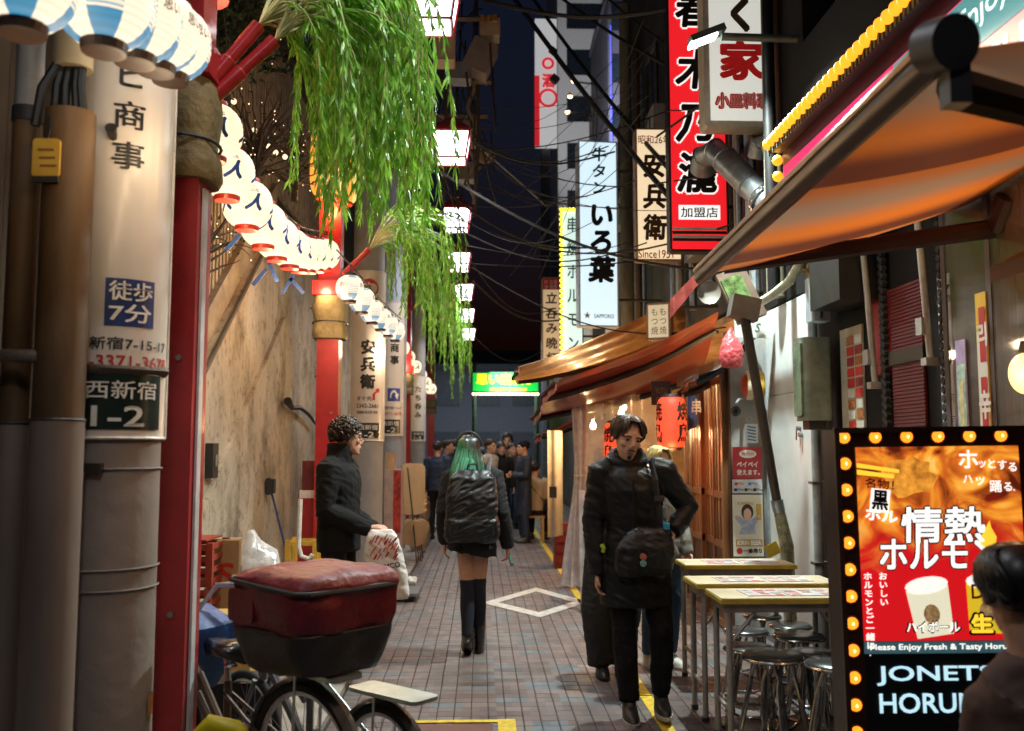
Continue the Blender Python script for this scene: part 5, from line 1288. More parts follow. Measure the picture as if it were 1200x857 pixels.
# ---------------------------------------------------------------- red and tan awnings
vinyl = mat('maroon_vinyl', (.26, .045, .03), .32, var=.3, scale=3, coat=.35, bump=.12, bscale=8)
tanv = mat('tan_tarp', (.42, .24, .09), .45, var=.45, scale=3, bump=.6, bscale=7, coat=.15)
def awning(label, rows, m, rs, seed, val=.1, wr=.012):
    """rows: (front corner, wall corner) pairs from the near edge to the far edge"""
    t = thing('stall_awning', label, 'awning', rows[0][0], group='low awnings of the stalls')
    k = len(rows) - 1; q = random.Random(seed); ph = [q.uniform(0, 6) for _ in range(4)]
    def fn(u, v):
        i = min(int(v * k), k - 1); w_ = v * k - i
        a = rows[i][0].lerp(rows[i + 1][0], w_); b = rows[i][1].lerp(rows[i + 1][1], w_); p = a.lerp(b, u)
        n_ = noise.noise(V((u * 3 + seed, v * 5, seed * .7)))
        return p + V((.02 * math.sin(v * 9 + ph[0]) * (1 - u), 0, -.07 * math.sin(math.pi * u) + wr * math.sin(v * 21 + ph[1] + u * 3) + wr * 1.8 * n_))
    b_ = MB(); b_.grid(fn, 26, 22)
    b_.build('canvas', m, t, 2)
    b_ = MB(); b_.grid(lambda u, v: fn(0, v) + V((-.01 - .012 * math.sin(v * 30), 0, -val * (1 - u))), 3, 22); b_.build('valance', m, t, 2)
    for v in rs: MB().tube([fn(u / 8, v) + V((0, 0, -.03)) for u in range(9)], .024, 6, flat=1.6).build('rib', mat('arm_black'), t)
    MB().tube([fn(0, v / 8) + V((-.015, 0, -.01)) for v in range(9)], .024, 8).build('front_bar', mat('arm_brown'), t)
    return t
awning('low maroon vinyl awning above the plastic sheeted stall', [(W(652, 442, 127), W(842, 366, 127)), (W(640, 464, 118), W(838, 384, 118)), (W(625, 490, 98), W(822, 440, 106))], vinyl, (.5, .98), 1)
awning('tan lit tarpaulin awning above the maroon one', [(W(608, 428, 104), W(800, 350, 104)), (W(604, 440, 98), W(805, 372, 100)), (W(606, 446, 92), W(800, 400, 98))], tanv, (.98,), 2, .06, .02)
awning('brown awning over the pink bag and the wooden doors', [(W(815, 440, 143), W(884, 388, 143)), (W(800, 458, 126), W(872, 412, 126))], mat('brown_vinyl', (.10, .06, .045), .5, var=.3), (.1, .9), 3, .05)
awning('small far red canvas awning behind the standing customer', [(W(634, 508, 75), W(700, 472, 75)), (W(628, 514, 58), W(690, 490, 58))], mat('bright_red_canvas', (.45, .03, .03), .6), (.1, .9), 4)
# plastic curtains of the stall
pl = film('clear_plastic', (.93, .84, .74), .60, .2, 5, .7, .25)
plw = film('cloudy_plastic', (.86, .87, .97), .2, .16, 14, .9, .42)
cs = thing('plastic_sheet_wall', 'large clear plastic sheet closing the stall behind the man in the coat', 'plastic sheet', (1.55, F / 104, 0))
y0 = F / 104
MB().grid(lambda u, v: V((1.18 + 1.0 * u, y0 + .035 * math.sin(u * 19 + v * 2) + .03 * noise.noise(V((u * 4, v * 5, 1))), .05 + 2.35 * v)), 40, 20).build('sheet', pl, cs, 2)
cg = thing('gathered_plastic_curtain', 'gathered cloudy plastic curtain tied at half height beside the alley', 'curtain', W(675, 685, 102))
def gath(u, v):
    a = u * 2 * math.pi; z = .03 + 2.1 * v; c = V((1.13, F / 103, 0))
    r_ = .05 + .10 * max(0, .58 - v) / .58 + .05 * max(0, v - .62)
    if .54 < v < .62: r_ = .055
    k = 1 + .36 * math.sin(a * 8 + v * 3) + .22 * math.sin(a * 15 + 1 + v * 2)
    return V((c.x + r_ * k * math.cos(a) - .04 * max(0, .5 - v), c.y + r_ * k * math.sin(a), z))
MB().grid(gath, 72, 26).build('drape', plw, cg, 2)
MB().torus((1.13, F / 103, 1.25), .06, .012, (0, 0, 1), 18, 6).build('tie', inkw, cg)
wc = thing('white_canvas_flap', 'off white canvas flap hanging by the stall with a black clip', 'canvas', W(648, 640, 92))
c = W(650, 560, 92)
MB().grid(lambda u, v: V((c.x - .09 + .22 * u, c.y + .04 * math.sin(u * 9) + .3 * u, c.z - .75 + 1.35 * v)), 14, 6).build('cloth', mat('off_white_canvas', (.30, .27, .23), .8, var=.15), wc, True)
MB().box(W(648, 577, 93), (.09, .03, .14)).build('clip', blkp, wc)
cb_ = thing('red_cabinet', 'low dark red cabinet under the white canvas flap', 'cabinet', (W(659, 640, 90).x, F / 88, 0))
p = V((W(660, 640, 88).x, F / 88, 0))
MB().bb(p + V((-.12, -.15, 0)), p + V((.25, .2, .58))).build('case', mat('dark_red_box', (.12, .012, .014), .4), cb_)
for k in range(4): MB().bb(p + V((-.128, -.156, .08 + .13 * k)), p + V((.15, -.151, .17 + .13 * k))).build('drawer', mat('drawer_red', (.2, .02, .02), .4), cb_)
ss = thing('step_ladder', 'folded aluminium step ladder leaning behind the man in the coat', 'ladder', W(690, 725, 124))
A = W(684, 640, 122); 
for dx in (0, .17): MB().tube([V((A.x + dx, A.y, 0)), V((A.x + dx * .8 + .0, A.y + .12, 1.15))], .02, 4, flat=1.6).build('rail', mat('aluminium', (.6, .62, .66), .35, .85), ss)
for k in range(4): MB().bb((A.x, A.y + .03 * k - .03, .2 + .25 * k), (A.x + .17, A.y + .03 * k + .05, .225 + .25 * k)).build('tread', mat('aluminium'), ss)

# ---------------------------------------------------------------- vertical signs over the alley
def vsign(name, label, px0, px1, py0, py1, s, facem, th=.16, rim=None, rimm=None, rot=0, wall=True):
    A, B = W(px0, py0, s), W(px1, py1, s)
    w_, h_ = B.x - A.x, A.z - B.z; c = V(((A.x + B.x) / 2, F / s, B.z))
    t = thing(name, label, 'sign', c, rot)
    rim = rim if rim is not None else .022
    MB().rbox((0, th / 2, h_ / 2), (w_, th, h_), .03).build('case', rimm or mat('sign_case', (.3, .28, .26), .45, .3), t, world=False)
    MB().bb((-w_ / 2 + rim, -.006, rim), (w_ / 2 - rim, -.0005, h_ - rim)).build('face', facem, t, world=False)
    if wall:
        for z in (.15, .85): MB().tube([(w_ / 2, th / 2, h_ * z), (max(.2, 2.5 - c.x), th / 2, h_ * z)], .02, 6).build('bracket', mat('sign_arm', (.06, .055, .05), .5, .5), t, world=False)
    at = lambda u, v, k=1: V((-w_ / 2 + w_ * u, -.006 - .0018 * k, h_ * v))
    return t, at, w_, h_
def tx(t, body, c, w_, h_, m, nm='lettering', vert=False, **k):
    b_ = MB(); (vput if vert else put)(b_, body, c, w_, h_, **k); return b_.build(nm, m, t, world=False)
t, at, w_, h_ = vsign('red_vertical_sign', 'tall lit red sign with white edged black brush lettering', 780, 855, -60, 295, 122, glow('sign_red_face', (.72, .012, .018), .95), rimm=mat('case_black', (.02, .015, .015), .4))
for i, ch in enumerate('春木乃瀧'):
    sz = (.38, .40); cc = at(.46, (.80, .595, .42, .255)[i])
    for bo, m_, k in ((.075, glow('sign_letter_white', (.95, .93, .9), .9), 1), (.035, ink, 2.5)): tx(t, ch, cc + V((0, -.0018 * k, 0)), sz[0], sz[1], m_, bold=bo, ref=.035, shear=.12)
MB().box(at(.5, .125), (w_ * .70, .002, .145)).build('white_strip', glow('sign_letter_white', (.95, .93, .9), .9), t, world=False)
tx(t, '加盟店', at(.5, .125, 3), w_ * .62, .10, ink, bold=.02)
for k, (v, m_) in enumerate(((.072, inkw), (.06, ink), (.047, inkw), (.037, ink))): MB().box(at(.5, v), (w_ - .05, .002, .03)).build('stripe', m_, t, world=False)
t, at, w_, h_ = vsign('white_restaurant_sign', 'rounded white lit sign with red brush character above the steel ducts', 822, 916, -70, 149, 145, glow('sign_white_face', (.66, .66, .60), .72), th=.2, rim=.05, rimm=mat('sign_beige_rim', (.5, .45, .36), .4))
br = mat('brown_brush', (.09, .05, .03), .5); 
tx(t, 'く', at(.5, .60), .24, .30, br, bold=.07); tx(t, '家', at(.49, .35), .37, .33, mat('sign_red_ink', (.5, .012, .012), .5, emis=.25), bold=.045)
tx(t, '小皿料理', at(.5, .135, 1), .46, .125, mat('sign_red_ink'), bold=.10, ref=.10); tx(t, '小皿料理', at(.5, .135, 2), .44, .115, inkw, bold=.04, ref=.04)
tx(t, '小皿料理', at(.5, .135, 3.2), .44, .115, mat('sign_red_ink'), bold=-.002, ref=.04)
t, at, w_, h_ = vsign('cream_vertical_sign', 'cream lit sign half hidden behind the red vertical sign', 744, 800, 150, 306, 108, glow('sign_cream_face', (.85, .66, .42), .85), rimm=mat('case_wood', (.3, .19, .1), .5))
tx(t, '昭和26年', at(.42, .91), w_ * .7, .10, inkr, bold=.015)
for i, ch in enumerate('安兵衛'): tx(t, ch, at(.40, .72 - .235 * i), .25, .28, mat('bronze_ink', (.10, .055, .015), .5), bold=.04, shear=.08)
tx(t, 'Since1951', at(.42, .05), w_ * .75, .09, inkr, bold=.015)
t, at, w_, h_ = vsign('white_blue_vertical_sign', 'tall bluish white lit sign with black brush lettering and a gold star', 677, 726, 165, 383, 88, glow('sign_ice_face', (.60, .78, .88), .95), th=.2, rot=6, rimm=mat('case_pale', (.5, .55, .58), .4))
for i, ch in enumerate('牛タンいろ葉'):
    sz = .20 if i < 3 else .33; z = (.925, .835, .745, .60, .455, .305)[i]; tx(t, ch, at(.52 if i < 3 else .55, z), sz, sz * (.95 if i < 3 else 1.05), ink, bold=.03 if i < 3 else .05, shear=.05 if i < 3 else .12)
tx(t, '★', at(.2, .06), .10, .10, mat('gold_ink', (.5, .35, .03), .4), 'star'); tx(t, 'SAPPORO', at(.62, .055), .27, .055, mat('teal_ink', (.03, .09, .12), .5), bold=.015)
t, at, w_, h_ = vsign('bulb_framed_sign', 'narrow lit sign edged with yellow bulbs left of the bluish sign', 656, 684, 246, 420, 70, glow('sign_mint_face', (.62, .85, .82), .8), rimm=mat('case_black'))
ym = MB().sph((0, 0, 0), .034, 8, 6).mesh('bulb', glow('yellow_green_bulb', (.9, .75, .04), 2.2), None, 2)
k = 0.
while k < h_:
    o = bpy.data.objects.new('bulb', ym); COL.objects.link(o); o.parent = t; o.location = (-w_ / 2 + .02, -.03, k); k += .088
for k in range(6):
    o = bpy.data.objects.new('bulb', ym); COL.objects.link(o); o.parent = t; o.location = (-w_ / 2 + .02 + .07 * k, -.03, h_)
for i, ch in enumerate('串焼ホルモン'): tx(t, ch, at(.55, .9 - .16 * i), .2, .26, mat('green_ink', (.02, .12, .08), .5), bold=.02)
t, at, w_, h_ = vsign('cream_brown_far_sign', 'far cream sign with a red top and brown brush lettering', 635, 657, 325, 438, 60, glow('sign_dim_cream', (.55, .40, .22), .6), rimm=mat('case_wood'))
MB().box(at(.5, .93), (w_ * .9, .002, h_ * .12)).build('red_band', inkr, t, world=False); tx(t, '1F 立呑', at(.5, .95, 3), w_ * .7, .09, inkw); tx(t, '2F 座敷', at(.5, .90, 3), w_ * .7, .08, inkw)
for i, ch in enumerate('立呑み晩杯'): tx(t, ch, at(.5, .78 - .155 * i), .22, .22, br, bold=.03, shear=.1)
t, at, w_, h_ = vsign('small_cream_sign', 'small tilted cream sign with grey lettering above the tan awning', 757, 786, 355, 398, 112, glow('sign_soft_cream', (.6, .5, .32), .6), rot=-25, rimm=mat('case_wood'))
for i in range(2): tx(t, 'もつ焼', at(.35 + .35 * i, .5), .08, .3, mat('grey_ink', (.1, .1, .09), .5), vert=True)
# ---------------------------------------------------------------- steel ducts, street light arm
def duct(pts, r, label):
    t = thing('exhaust_duct', label, 'duct', pts[-1], group='galvanised exhaust ducts')
    MB().tube(pts, r, 18).build('tube', gal, t, True)
    for i in range(1, len(pts) - 1):
        MB().torus(pts[i], r * 1.01, .008, pts[i + 1] - pts[i - 1], 20, 5).build('seam', mat('seam_steel', (.5, .52, .54), .3, .9), t)
    n_ = (pts[-1] - pts[-2]).normalized()
    MB().torus(pts[-1] - n_ * .25, r * 1.06, .03, n_, 20, 6).build('foil_band', mat('foil', (.55, .57, .6), .25, .95, bump=.6, bscale=40), t)
    return t
duct([W(823, 200, 130), W(826, 184, 132), W(838, 178, 134), W(850, 188, 136), W(880, 218, 141), W(915, 252, 146)], .115, 'steel exhaust duct with elbow crossing the red sign')
duct([W(889, 185, 141), W(892, 170, 142), W(902, 168, 143), W(915, 186, 145), W(938, 222, 148)], .10, 'second steel exhaust duct right of the crossing one')
vd = MB(); vd.cyl(W(930, 100, 146), W(930, 205, 146), .17, n=20); tag(vd.build('vertical_duct', mat('duct_pale', (.36, .40, .40), .5, .5, var=.3), None, True), 'wide upright pale duct behind the street light arm', 'duct')
sl_ = thing('street_light', 'bright white street light on a long green arm above the white sign', 'street lamp', W(975, 110, 160))
MB().tube([W(978, 130, 160), W(978, 90, 160), W(974, 68, 160), W(962, 52, 160), W(940, 46, 160), W(845, 43, 160)], .03, 10).build('arm', mat('arm_green', (.10, .14, .11), .5, .4), sl_, True)
p = W(828, 44, 160); MB().box(p + V((0, 0, .015)), (.28, .14, .05), (0, R(-22), 0)).build('head', mat('lamp_head', (.12, .14, .13), .4, .4), sl_)
MB().box(p + V((-.03, 0, -.028)), (.22, .12, .02), (0, R(-22), 0)).build('lens', glow('led_white', (.85, 1, .95), 14), sl_)
lamp('SPOT', 'street_light_beam', p + V((-.02, -.02, -.07)), 950, (.86, 1, .94), None, .06, (R(-10), R(6), 0), 132)

wb_ = thing('white_script_board', 'small white board with green script above the end wall', 'sign', W(884, 396, 146))
A, B = W(861, 366, 146), W(903, 396, 146)
MB().bb((A.x, A.y, B.z), (B.x, A.y + .03, A.z)).build('board', mat('board_white', (.6, .62, .58), .4, var=.08), wb_)
b_ = MB(); put(b_, 'S', (W(888, 384, 146).x, A.y - .002, W(888, 384, 146).z), .05, .07, shear=.3, bold=.01); b_.build('lettering', mat('script_green', (.05, .14, .08), .5), wb_)
# ================================================================== far end of the alley, upper facades, overhead lines
fac = mat('dark_facade', (.05, .047, .047), .8, var=.5, scale=1.5, dirt=(.02, .02, .02))
ub = thing('upper_facade', 'dark cluttered upper facade along the right of the alley', 'building', (2.6, 12, 0))
MB().bb((2.5, 7.95, 2.95), (3.9, 16, 9.5)).build('near_wall', fac, ub); MB().bb((2.5, 16.02, 0), (3.9, 34, 6.2)).build('far_wall', mat('facade_grey', (.12, .115, .11), .8, var=.4, scale=1), ub)
q = random.Random(12)
acm = mat('ac_unit', (.34, .33, .30), .5, var=.15)
for k in range(9):
    y_ = 8.6 + k * 1.3 + q.uniform(-.3, .3); z = q.uniform(3.2, 6.2); c = V((2.42, y_, z)); u_ = MB().bb(c + V((-.14, -.32, 0)), c + V((.1, .32, .5))).build('air_conditioner', acm, ub)
    MB().torus(c + V((-.145, .06, .25)), .17, .012, (1, 0, 0), 20, 5).build('fan_grille', blkp, u_)
for k in range(8):
    y_ = 9 + k * 1.4; z = 4.4 + (k % 2) * 1.9
    f_ = MB().bb((2.47, y_ - .4, z), (2.5, y_ + .4, z + 1.0)).build('window', mat('dark_window', (.02, .025, .03), .15), ub)
    w_ = MB()
    for a in (-.4, 0, .4): w_.bb((2.45, y_ + a - .02, z - .02), (2.475, y_ + a + .02, z + 1.02))
    for a in (0, 1.0): w_.bb((2.452, y_ - .42, z + a - .02), (2.474, y_ + .42, z + a + .02))
    w_.build('window_frame', mat('frame_alu', (.22, .2, .18), .4, .5), f_)
for k in range(14):
    y_ = q.uniform(8, 15.5); MB().cyl((2.42, y_, q.uniform(2.9, 3.5)), (2.42, y_, q.uniform(7, 9.4)), q.choice([.02, .03, .045]), n=8).build('down_pipe', q.choice([gal, brn, mat('pipe_cream', (.4, .36, .28), .5)]), ub, True)
for k in range(4):
    y_ = 17.5 + 4 * k; MB().bb((2.44, y_ - .7, 3.2), (2.5, y_ + .7, 4.6)).build('lit_window', glow('dim_window', (.55, .5, .38), .35), ub)
# wooden and concrete poles on the right
for px, s, r_, zt, lb in ((1000, 152, .08, 8, 'weathered wooden pole behind the street light'), (955, 156, .05, 8, 'slim steel pole behind the street light'), (735, 84, .10, 8, 'dark service pole behind the bluish sign')):
    x = 2.36 if px > 900 else W(px, 300, s).x; y_ = F / s
    tag(MB().cyl((x if px != 955 else 2.25, y_ + (.1 if px > 980 else .0), 2.75), (x if px != 955 else 2.25, y_ + (.1 if px > 980 else 0), zt), r_, r_ * .8, 12).build('service_pole', blk if px == 955 else mat('weathered_pole', (.20, .18, .12), .8, var=.4, stretch=(1, 1, .2)), None, True), lb, 'pole')
# gate sign
gt = thing('gate_sign', 'lit green gate sign with yellow lettering across the far end', 'sign', W(592, 460, 30))
yG = F / 30; a, b = W(553, 436, 30), W(632, 460, 30)
MB().bb((a.x, yG, b.z), (b.x, yG + .3, a.z)).build('case', mat('gate_case', (.05, .05, .05), .5), gt)
MB().bb((a.x + .04, yG - .02, b.z + .05), (b.x - .04, yG - .002, a.z - .04)).build('face', glow('gate_green', (.01, .48, .06), 1.0), gt)
b_ = MB(); w_ = b.x - a.x; h_ = a.z - b.z; c = V(((a.x + b.x) / 2, yG - .03, (a.z + b.z) / 2))
put(b_, '思い出横丁', c + V((0, 0, .12)), w_ * .86, h_ * .52, bold=.05); put(b_, 'OMOIDE YOKOCHO', c + V((.1, 0, -.28)), w_ * .55, h_ * .13, bold=.04); b_.build('lettering', glow('gate_yellow', (.95, .75, .02), 1.1), gt)
gb_ = MB().sph((0, 0, 0), .055, 8, 6).mesh('bulb', glow('gate_bulb', (1, .8, .5), 3.), None, 2)
for k in range(22):
    o = bpy.data.objects.new('bulb', gb_); COL.objects.link(o); o.parent = gt; o.location = ROOT[gt.name].inverted() @ V((a.x + w_ * (k + .5) / 22, yG - .05, b.z - .07))
for x in (a.x + .1, b.x - .1): MB().cyl((x, yG + .15, 0), (x, yG + .15, a.z + .4), .09, n=10).build('post', mat('gate_post', (.12, .12, .12), .5), gt)
lamp('AREA', 'gate_glow', V((c.x, yG - .35, c.z - .1)), 60, (.5, 1, .6), None, 1.2, (R(60), 0, 0))
# street and buildings beyond
cr = MB().bb((-40, 37, -.015), (40, 52, .004)).build('cross_street', mat('wet_asphalt', (.05, .052, .058), .45, var=.3, scale=2), loc=(0, 44, 0)); tag(cr, kind='structure')
def tower(name, label, x0, x1, y0, y1, h, m, rows, cols, wm, lit, seed):
    t = thing(name, label, 'building', ((x0 + x1) / 2, y0, 0)); q = random.Random(seed)
    MB().bb((x0, y0, 0), (x1, y1, h)).build('wall', m, t)
    wmesh = MB().bb((0, -.04, 0), ((x1 - x0) / cols * .7, -.005, h / rows * .55)).mesh('window', wm); lmesh = MB().bb((0, -.04, 0), ((x1 - x0) / cols * .7, -.005, h / rows * .55)).mesh('window', lit)
    for i in range(rows):
        for j in range(cols):
            o = bpy.data.objects.new('window', lmesh if q.random() < .10 else wmesh); COL.objects.link(o); o.parent = t
            o.location = (x0 - (x0 + x1) / 2 + (x1 - x0) * (j + .15) / cols, 0, h * (i + .25) / rows)
    MB().bb((x0 - .1, y0 - .15, h - .3), (x1 + .1, y1 + .1, h)).build('parapet', m, t)
    return t
lw = glow('lit_window', (.9, .75, .45), .5); dw = mat('night_window', (.01, .014, .02), .1)
tower('pale_tower', 'tall pale grey tower rising behind the wires on the right', 5.2, 13.5, 62, 72, 46, mat('pale_tower_wall', (.40, .41, .43), .7, var=.08), 14, 2, dw, lw, 1)
tower('dark_tower', 'dark navy office block behind the gate sign', -6, 4.2, 70, 84, 9, mat('navy_facade', (.03, .05, .066), .5), 3, 6, mat('navy_glass', (.026, .044, .058), .3), mat('navy_glass'), 2)
tower('blue_lit_tower', 'slender dark block with blue lit fins behind the wires', 7.0, 9.6, 50, 58, 27, mat('dark_fins', (.05, .05, .07), .5), 9, 2, dw, lw, 3)
fn_ = MB()
t = thing('blue_light_fins', 'thin blue light strips on the slender dark block', 'light strip', (7.0, 49.9, 8))
for k in range(4): MB().bb((7.1 + .6 * k, 49.85, 9), (7.16 + .6 * k, 49.9, 25)).build('strip', glow('blue_strip', (.06, .08, .7), .8), t)
tower('low_grey_block', 'low grey block at the end of the alley behind the group', -3.2, 3.8, 54, 60, 6.5, mat('grey_block', (.20, .21, .24), .7, var=.1), 2, 3, mat('block_window', (.10, .11, .13), .4), mat('block_window'), 4)
bx = thing('rooftop_sign', 'tall white rooftop sign with a red edge and red ring mark', 'sign', W(640, 170, 24))
a, b = W(627, 22, 24), W(653, 172, 24); yS = F / 24
MB().bb((a.x, yS, b.z), (b.x, yS + .3, a.z)).build('face', glow('roof_white', (.7, .7, .7), .5), bx)
MB().bb((a.x - .03, yS - .05, b.z), (a.x + .22, yS - .01, a.z - 3)).build('red_edge', glow('roof_red', (.7, .02, .03), .6), bx)
b_ = MB(); b_.torus(((a.x + b.x) / 2 + .1, yS - .04, b.z + 2.5), .42, .07, (0, 1, 0), 24, 6); b_.torus(((a.x + b.x) / 2 + .1, yS - .04, b.z + 4.3), .25, .07, (0, 1, 0), 24, 6); put(b_, '酒', ((a.x + b.x) / 2 + .12, yS - .06, b.z + 3.4), .6, .7, bold=.05); b_.build('emblem', glow('roof_red', (.7, .02, .03), .6), bx)
MB().cyl(((a.x + b.x) / 2, yS + .6, 0), ((a.x + b.x) / 2, yS + .6, a.z), .25, n=8).build('mast', mat('gate_post'), bx)
for k, (px, py) in enumerate(((672, 95), (668, 113), (665, 131))):
    t = thing('flood_lamp', ('top', 'middle', 'lowest')[k] + ' of three warm floodlights on the far roof', 'lamp', W(px, py, 26), group='floodlights on the far roof')
    p = W(px, py, 26); MB().sph(p, .10, 10, 8).build('bulb', glow('flood_bulb', (1, .7, .35), 9), t, True); MB().tube([p + V((.1, .1, 0)), p + V((1.1, .4, .02))], .04, 6).build('arm', steel, t)
    lamp('SPOT', 'tower_fill', p + V((.5, 1.6, .2)), 2600, (1, .97, .95), None, .2, (R(110), 0, R(-24)), 70)  # added white beam that brightens the pale tower, in place of city glow
    MB().lathe([(.05, .16), (.16, -.02), (.13, 0)], p, 12, False).build('shade', mat('bracket_grey'), t)
    MB().tube([p + V((1.1, .4, .02)), p + V((1.1, .4, -6))], .05, 6).build('mast', steel, t)
lamp('AREA', 'cross_street_lights', V((0, 46, 7)), 420, (.8, .88, 1), None, 5)
# street lamps of the cross street
for i, x in enumerate((-4.5, 4.5)):
    t = thing('cross_street_lamp', ('left', 'right') [i] + ' street lamp on the cross street beyond the gate', 'street lamp', (x, 47, 0)); MB().tube([(x, 47, 0), (x, 47, 6.6), (x * .8, 46.6, 7)], .07, 8).build('mast', mat('gate_post'), t)
    MB().box((x * .75, 46.5, 7), (.6, .25, .12)).build('head', glow('cross_lamp', (.9, .95, 1), 6), t)

# ---------------------------------------------------------------- overhead equipment and cables
ue = thing('overhead_equipment', 'cluster of cable boxes and transformers hung above the alley beside the willow', 'utility equipment', W(545, 120, 100))
tanb = mat('tan_box', (.45, .34, .22), .5, var=.12); grb = mat('grey_brown_box', (.24, .19, .15), .55, var=.2); drk = mat('dark_cable', (.025, .022, .02), .6)
def ebox(px0, py0, px1, py1, s, m, nm, dep=.25, rot=None):
    A, B = W(px0, py0, s), W(px1, py1, s); c = (A + B) / 2; o = MB().rbox(c + V((0, dep / 2, 0)), (abs(B.x - A.x), dep, abs(A.z - B.z)), .02, rot).build(nm, m, ue); return o
ebox(510, 22, 533, 70, 118, tanb, 'switch_case'); ebox(508, 19, 535, 25, 119, mat('dark_steel'), 'case_lid')
ebox(562, 20, 586, 41, 104, tanb, 'small_case'); ebox(548, 45, 578, 82, 104, grb, 'transformer', .3, (0, R(25), 0)); ebox(528, 72, 552, 92, 104, mat('grey_case', (.2, .2, .2), .5), 'splice_box')
ebox(540, 140, 562, 168, 92, grb, 'splice_box'); ebox(536, 190, 556, 210, 88, mat('grey_case'), 'splice_box')
for px, py in ((566, 19), (573, 19), (580, 18)): MB().cyl(W(px, py, 105), W(px, py + 7, 105), .03, .025, 8).build('insulator', mat('insulator_orange', (.45, .22, .05), .4), ue)
for py, s in ((22, 104), (96, 98), (136, 92), (196, 86)): MB().tube([W(440, py, s), W(588 - py * .12, py, s)], .035, 4).build('cross_arm', mat('arm_rust', (.16, .12, .09), .6, .2), ue)
for px in (520, 558): MB().tube([W(px, -40, 100), W(px, 40, 100), W(px + 3, 150, 96), W(px - 2, 255, 92)], .028, 6).build('conduit', drk, ue, True)
MB().tube([W(552 + 4 * math.sin(k), 92 + 7 * k, 100) for k in range(22)], .022, 6).build('chain_cable', mat('tan_cable', (.2, .15, .09), .6), ue)
q = random.Random(77); b_ = MB()
for k in range(46):
    x0, y0 = q.uniform(508, 576), q.uniform(-5, 200); x1, y1 = x0 + q.uniform(-26, 26), y0 + q.uniform(20, 110); s = q.uniform(86, 108); sag = q.uniform(-8, 16)
    x1 = min(x1, 582); b_.tube([W(x0 + (x1 - x0) * u / 6, y0 + (y1 - y0) * u / 6 + sag * math.sin(math.pi * u / 6), s) for u in range(7)], q.choice([.006, .009, .013]), 5)
tag(b_.build('cable_tangle', drk, ue), kind='stuff')
# pole that carries it
p = W(468, 300, 74); tag(MB().cyl((p.x, F / 74, 0.012), (p.x, F / 74, 9), .14, .12, 14).build('carrier_pole', mat('pole_concretef'), None, True), 'plain concrete pole behind the willow carrying the cable boxes', 'utility pole')
b_ = MB(); c = W(568, 186, 84); b_.loft([(c + V((0, 0, z)), r_, r_) for z, r_ in ((.06, .16), (.05, .165), (-.02, .12), (-.06, .06), (-.07, .02))], 14); tag(b_.build('hanging_dish', mat('rust_dish', (.2, .12, .06), .6), None, True), 'rusty bowl shaped fitting hanging below the cable boxes', 'fitting')
b_ = MB(); b_.tube([W(330, 75, 120) + V((.18 * math.cos(R(a)) + q.uniform(-.01, .01), 0.1 * math.sin(R(a)) , .12 * math.sin(R(a)) + q.uniform(-.02, .02))) for a in range(0, 1440, 24)], .014, 5)
tag(b_.build('cable_coil', drk, None), 'coil of black cable hanging behind the red branch holders', 'cable')
CB = [  # px,py,s ... , sag(px), radius
 ((598, -8, 96), (785, 232, 118), 6, .030, 'upper of two thick bundled cables sweeping down to the red sign'),
 ((620, -8, 80), (790, 205, 118), 8, .026, 'lower of two thick bundled cables sweeping down to the red sign'),
 ((566, 0, 110), (800, 8, 122), 16, .022, 'thick cable sagging across the top towards the red sign'),
 ((500, 126, 120), (640, 242, 70), -4, .012, 'pale cable slanting down from the second box lamp'),
 ((500, 128, 118), (720, 178, 88), 36, .014, 'black cable hanging in a bow towards the bluish sign'),
 ((540, 150, 100), (690, 230, 88), 30, .010, 'thin black cable bowing in front of the dark tower'),
 ((650, -8, 90), (780, 76, 118), 4, .020, 'dark cable slanting across the pale tower'),
 ((705, -8, 90), (790, 58, 118), 3, .014, 'short dark cable at the top beside the red sign'),
 ((505, 195, 110), (860, 320, 122), 30, .016, 'long black cable crossing behind the vertical signs'),
 ((520, 222, 100), (700, 290, 88), 24, .014, 'black cable bow below the box lamps'),
 ((770, 160, 120), (958, -8, 150), 12, .012, 'thin cable rising across the white restaurant sign'),
 ((770, 215, 120), (1010, 90, 150), 30, .008, 'thin wire crossing the lower white sign and ducts'),
 ((555, 330, 70), (660, 375, 62), 18, .018, 'brown cable drooping in the distance towards the far cream sign'),
 ((548, 300, 76), (650, 362, 60), 30, .010, 'faint cable drooping above the gate sign'),
 ((556, 395, 60), (640, 408, 50), 22, .010, 'low faint cable above the gate sign'),
 ((500, 240, 96), (860, 262, 124), 46, .010, 'thin black wire sagging deep across the alley'),
 ((780, 130, 122), (1000, 60, 150), 20, .007, 'hair thin wire across the white sign'),
]
for k, (a, b, sag, r_, lb) in enumerate(CB):
    pts = []
    for i in range(15):
        u = i / 14; pts.append(W(a[0] + (b[0] - a[0]) * u, a[1] + (b[1] - a[1]) * u + sag * math.sin(math.pi * u), 1 / ((1 - u) / a[2] + u / b[2])))
    tag(MB().tube(pts, r_, 6).build('overhead_cable', mat('pale_cable', (.22, .22, .24), .5) if 'pale' in lb[:5] else drk, None, True), lb, 'cable', 'cables over the alley')
q = random.Random(31)
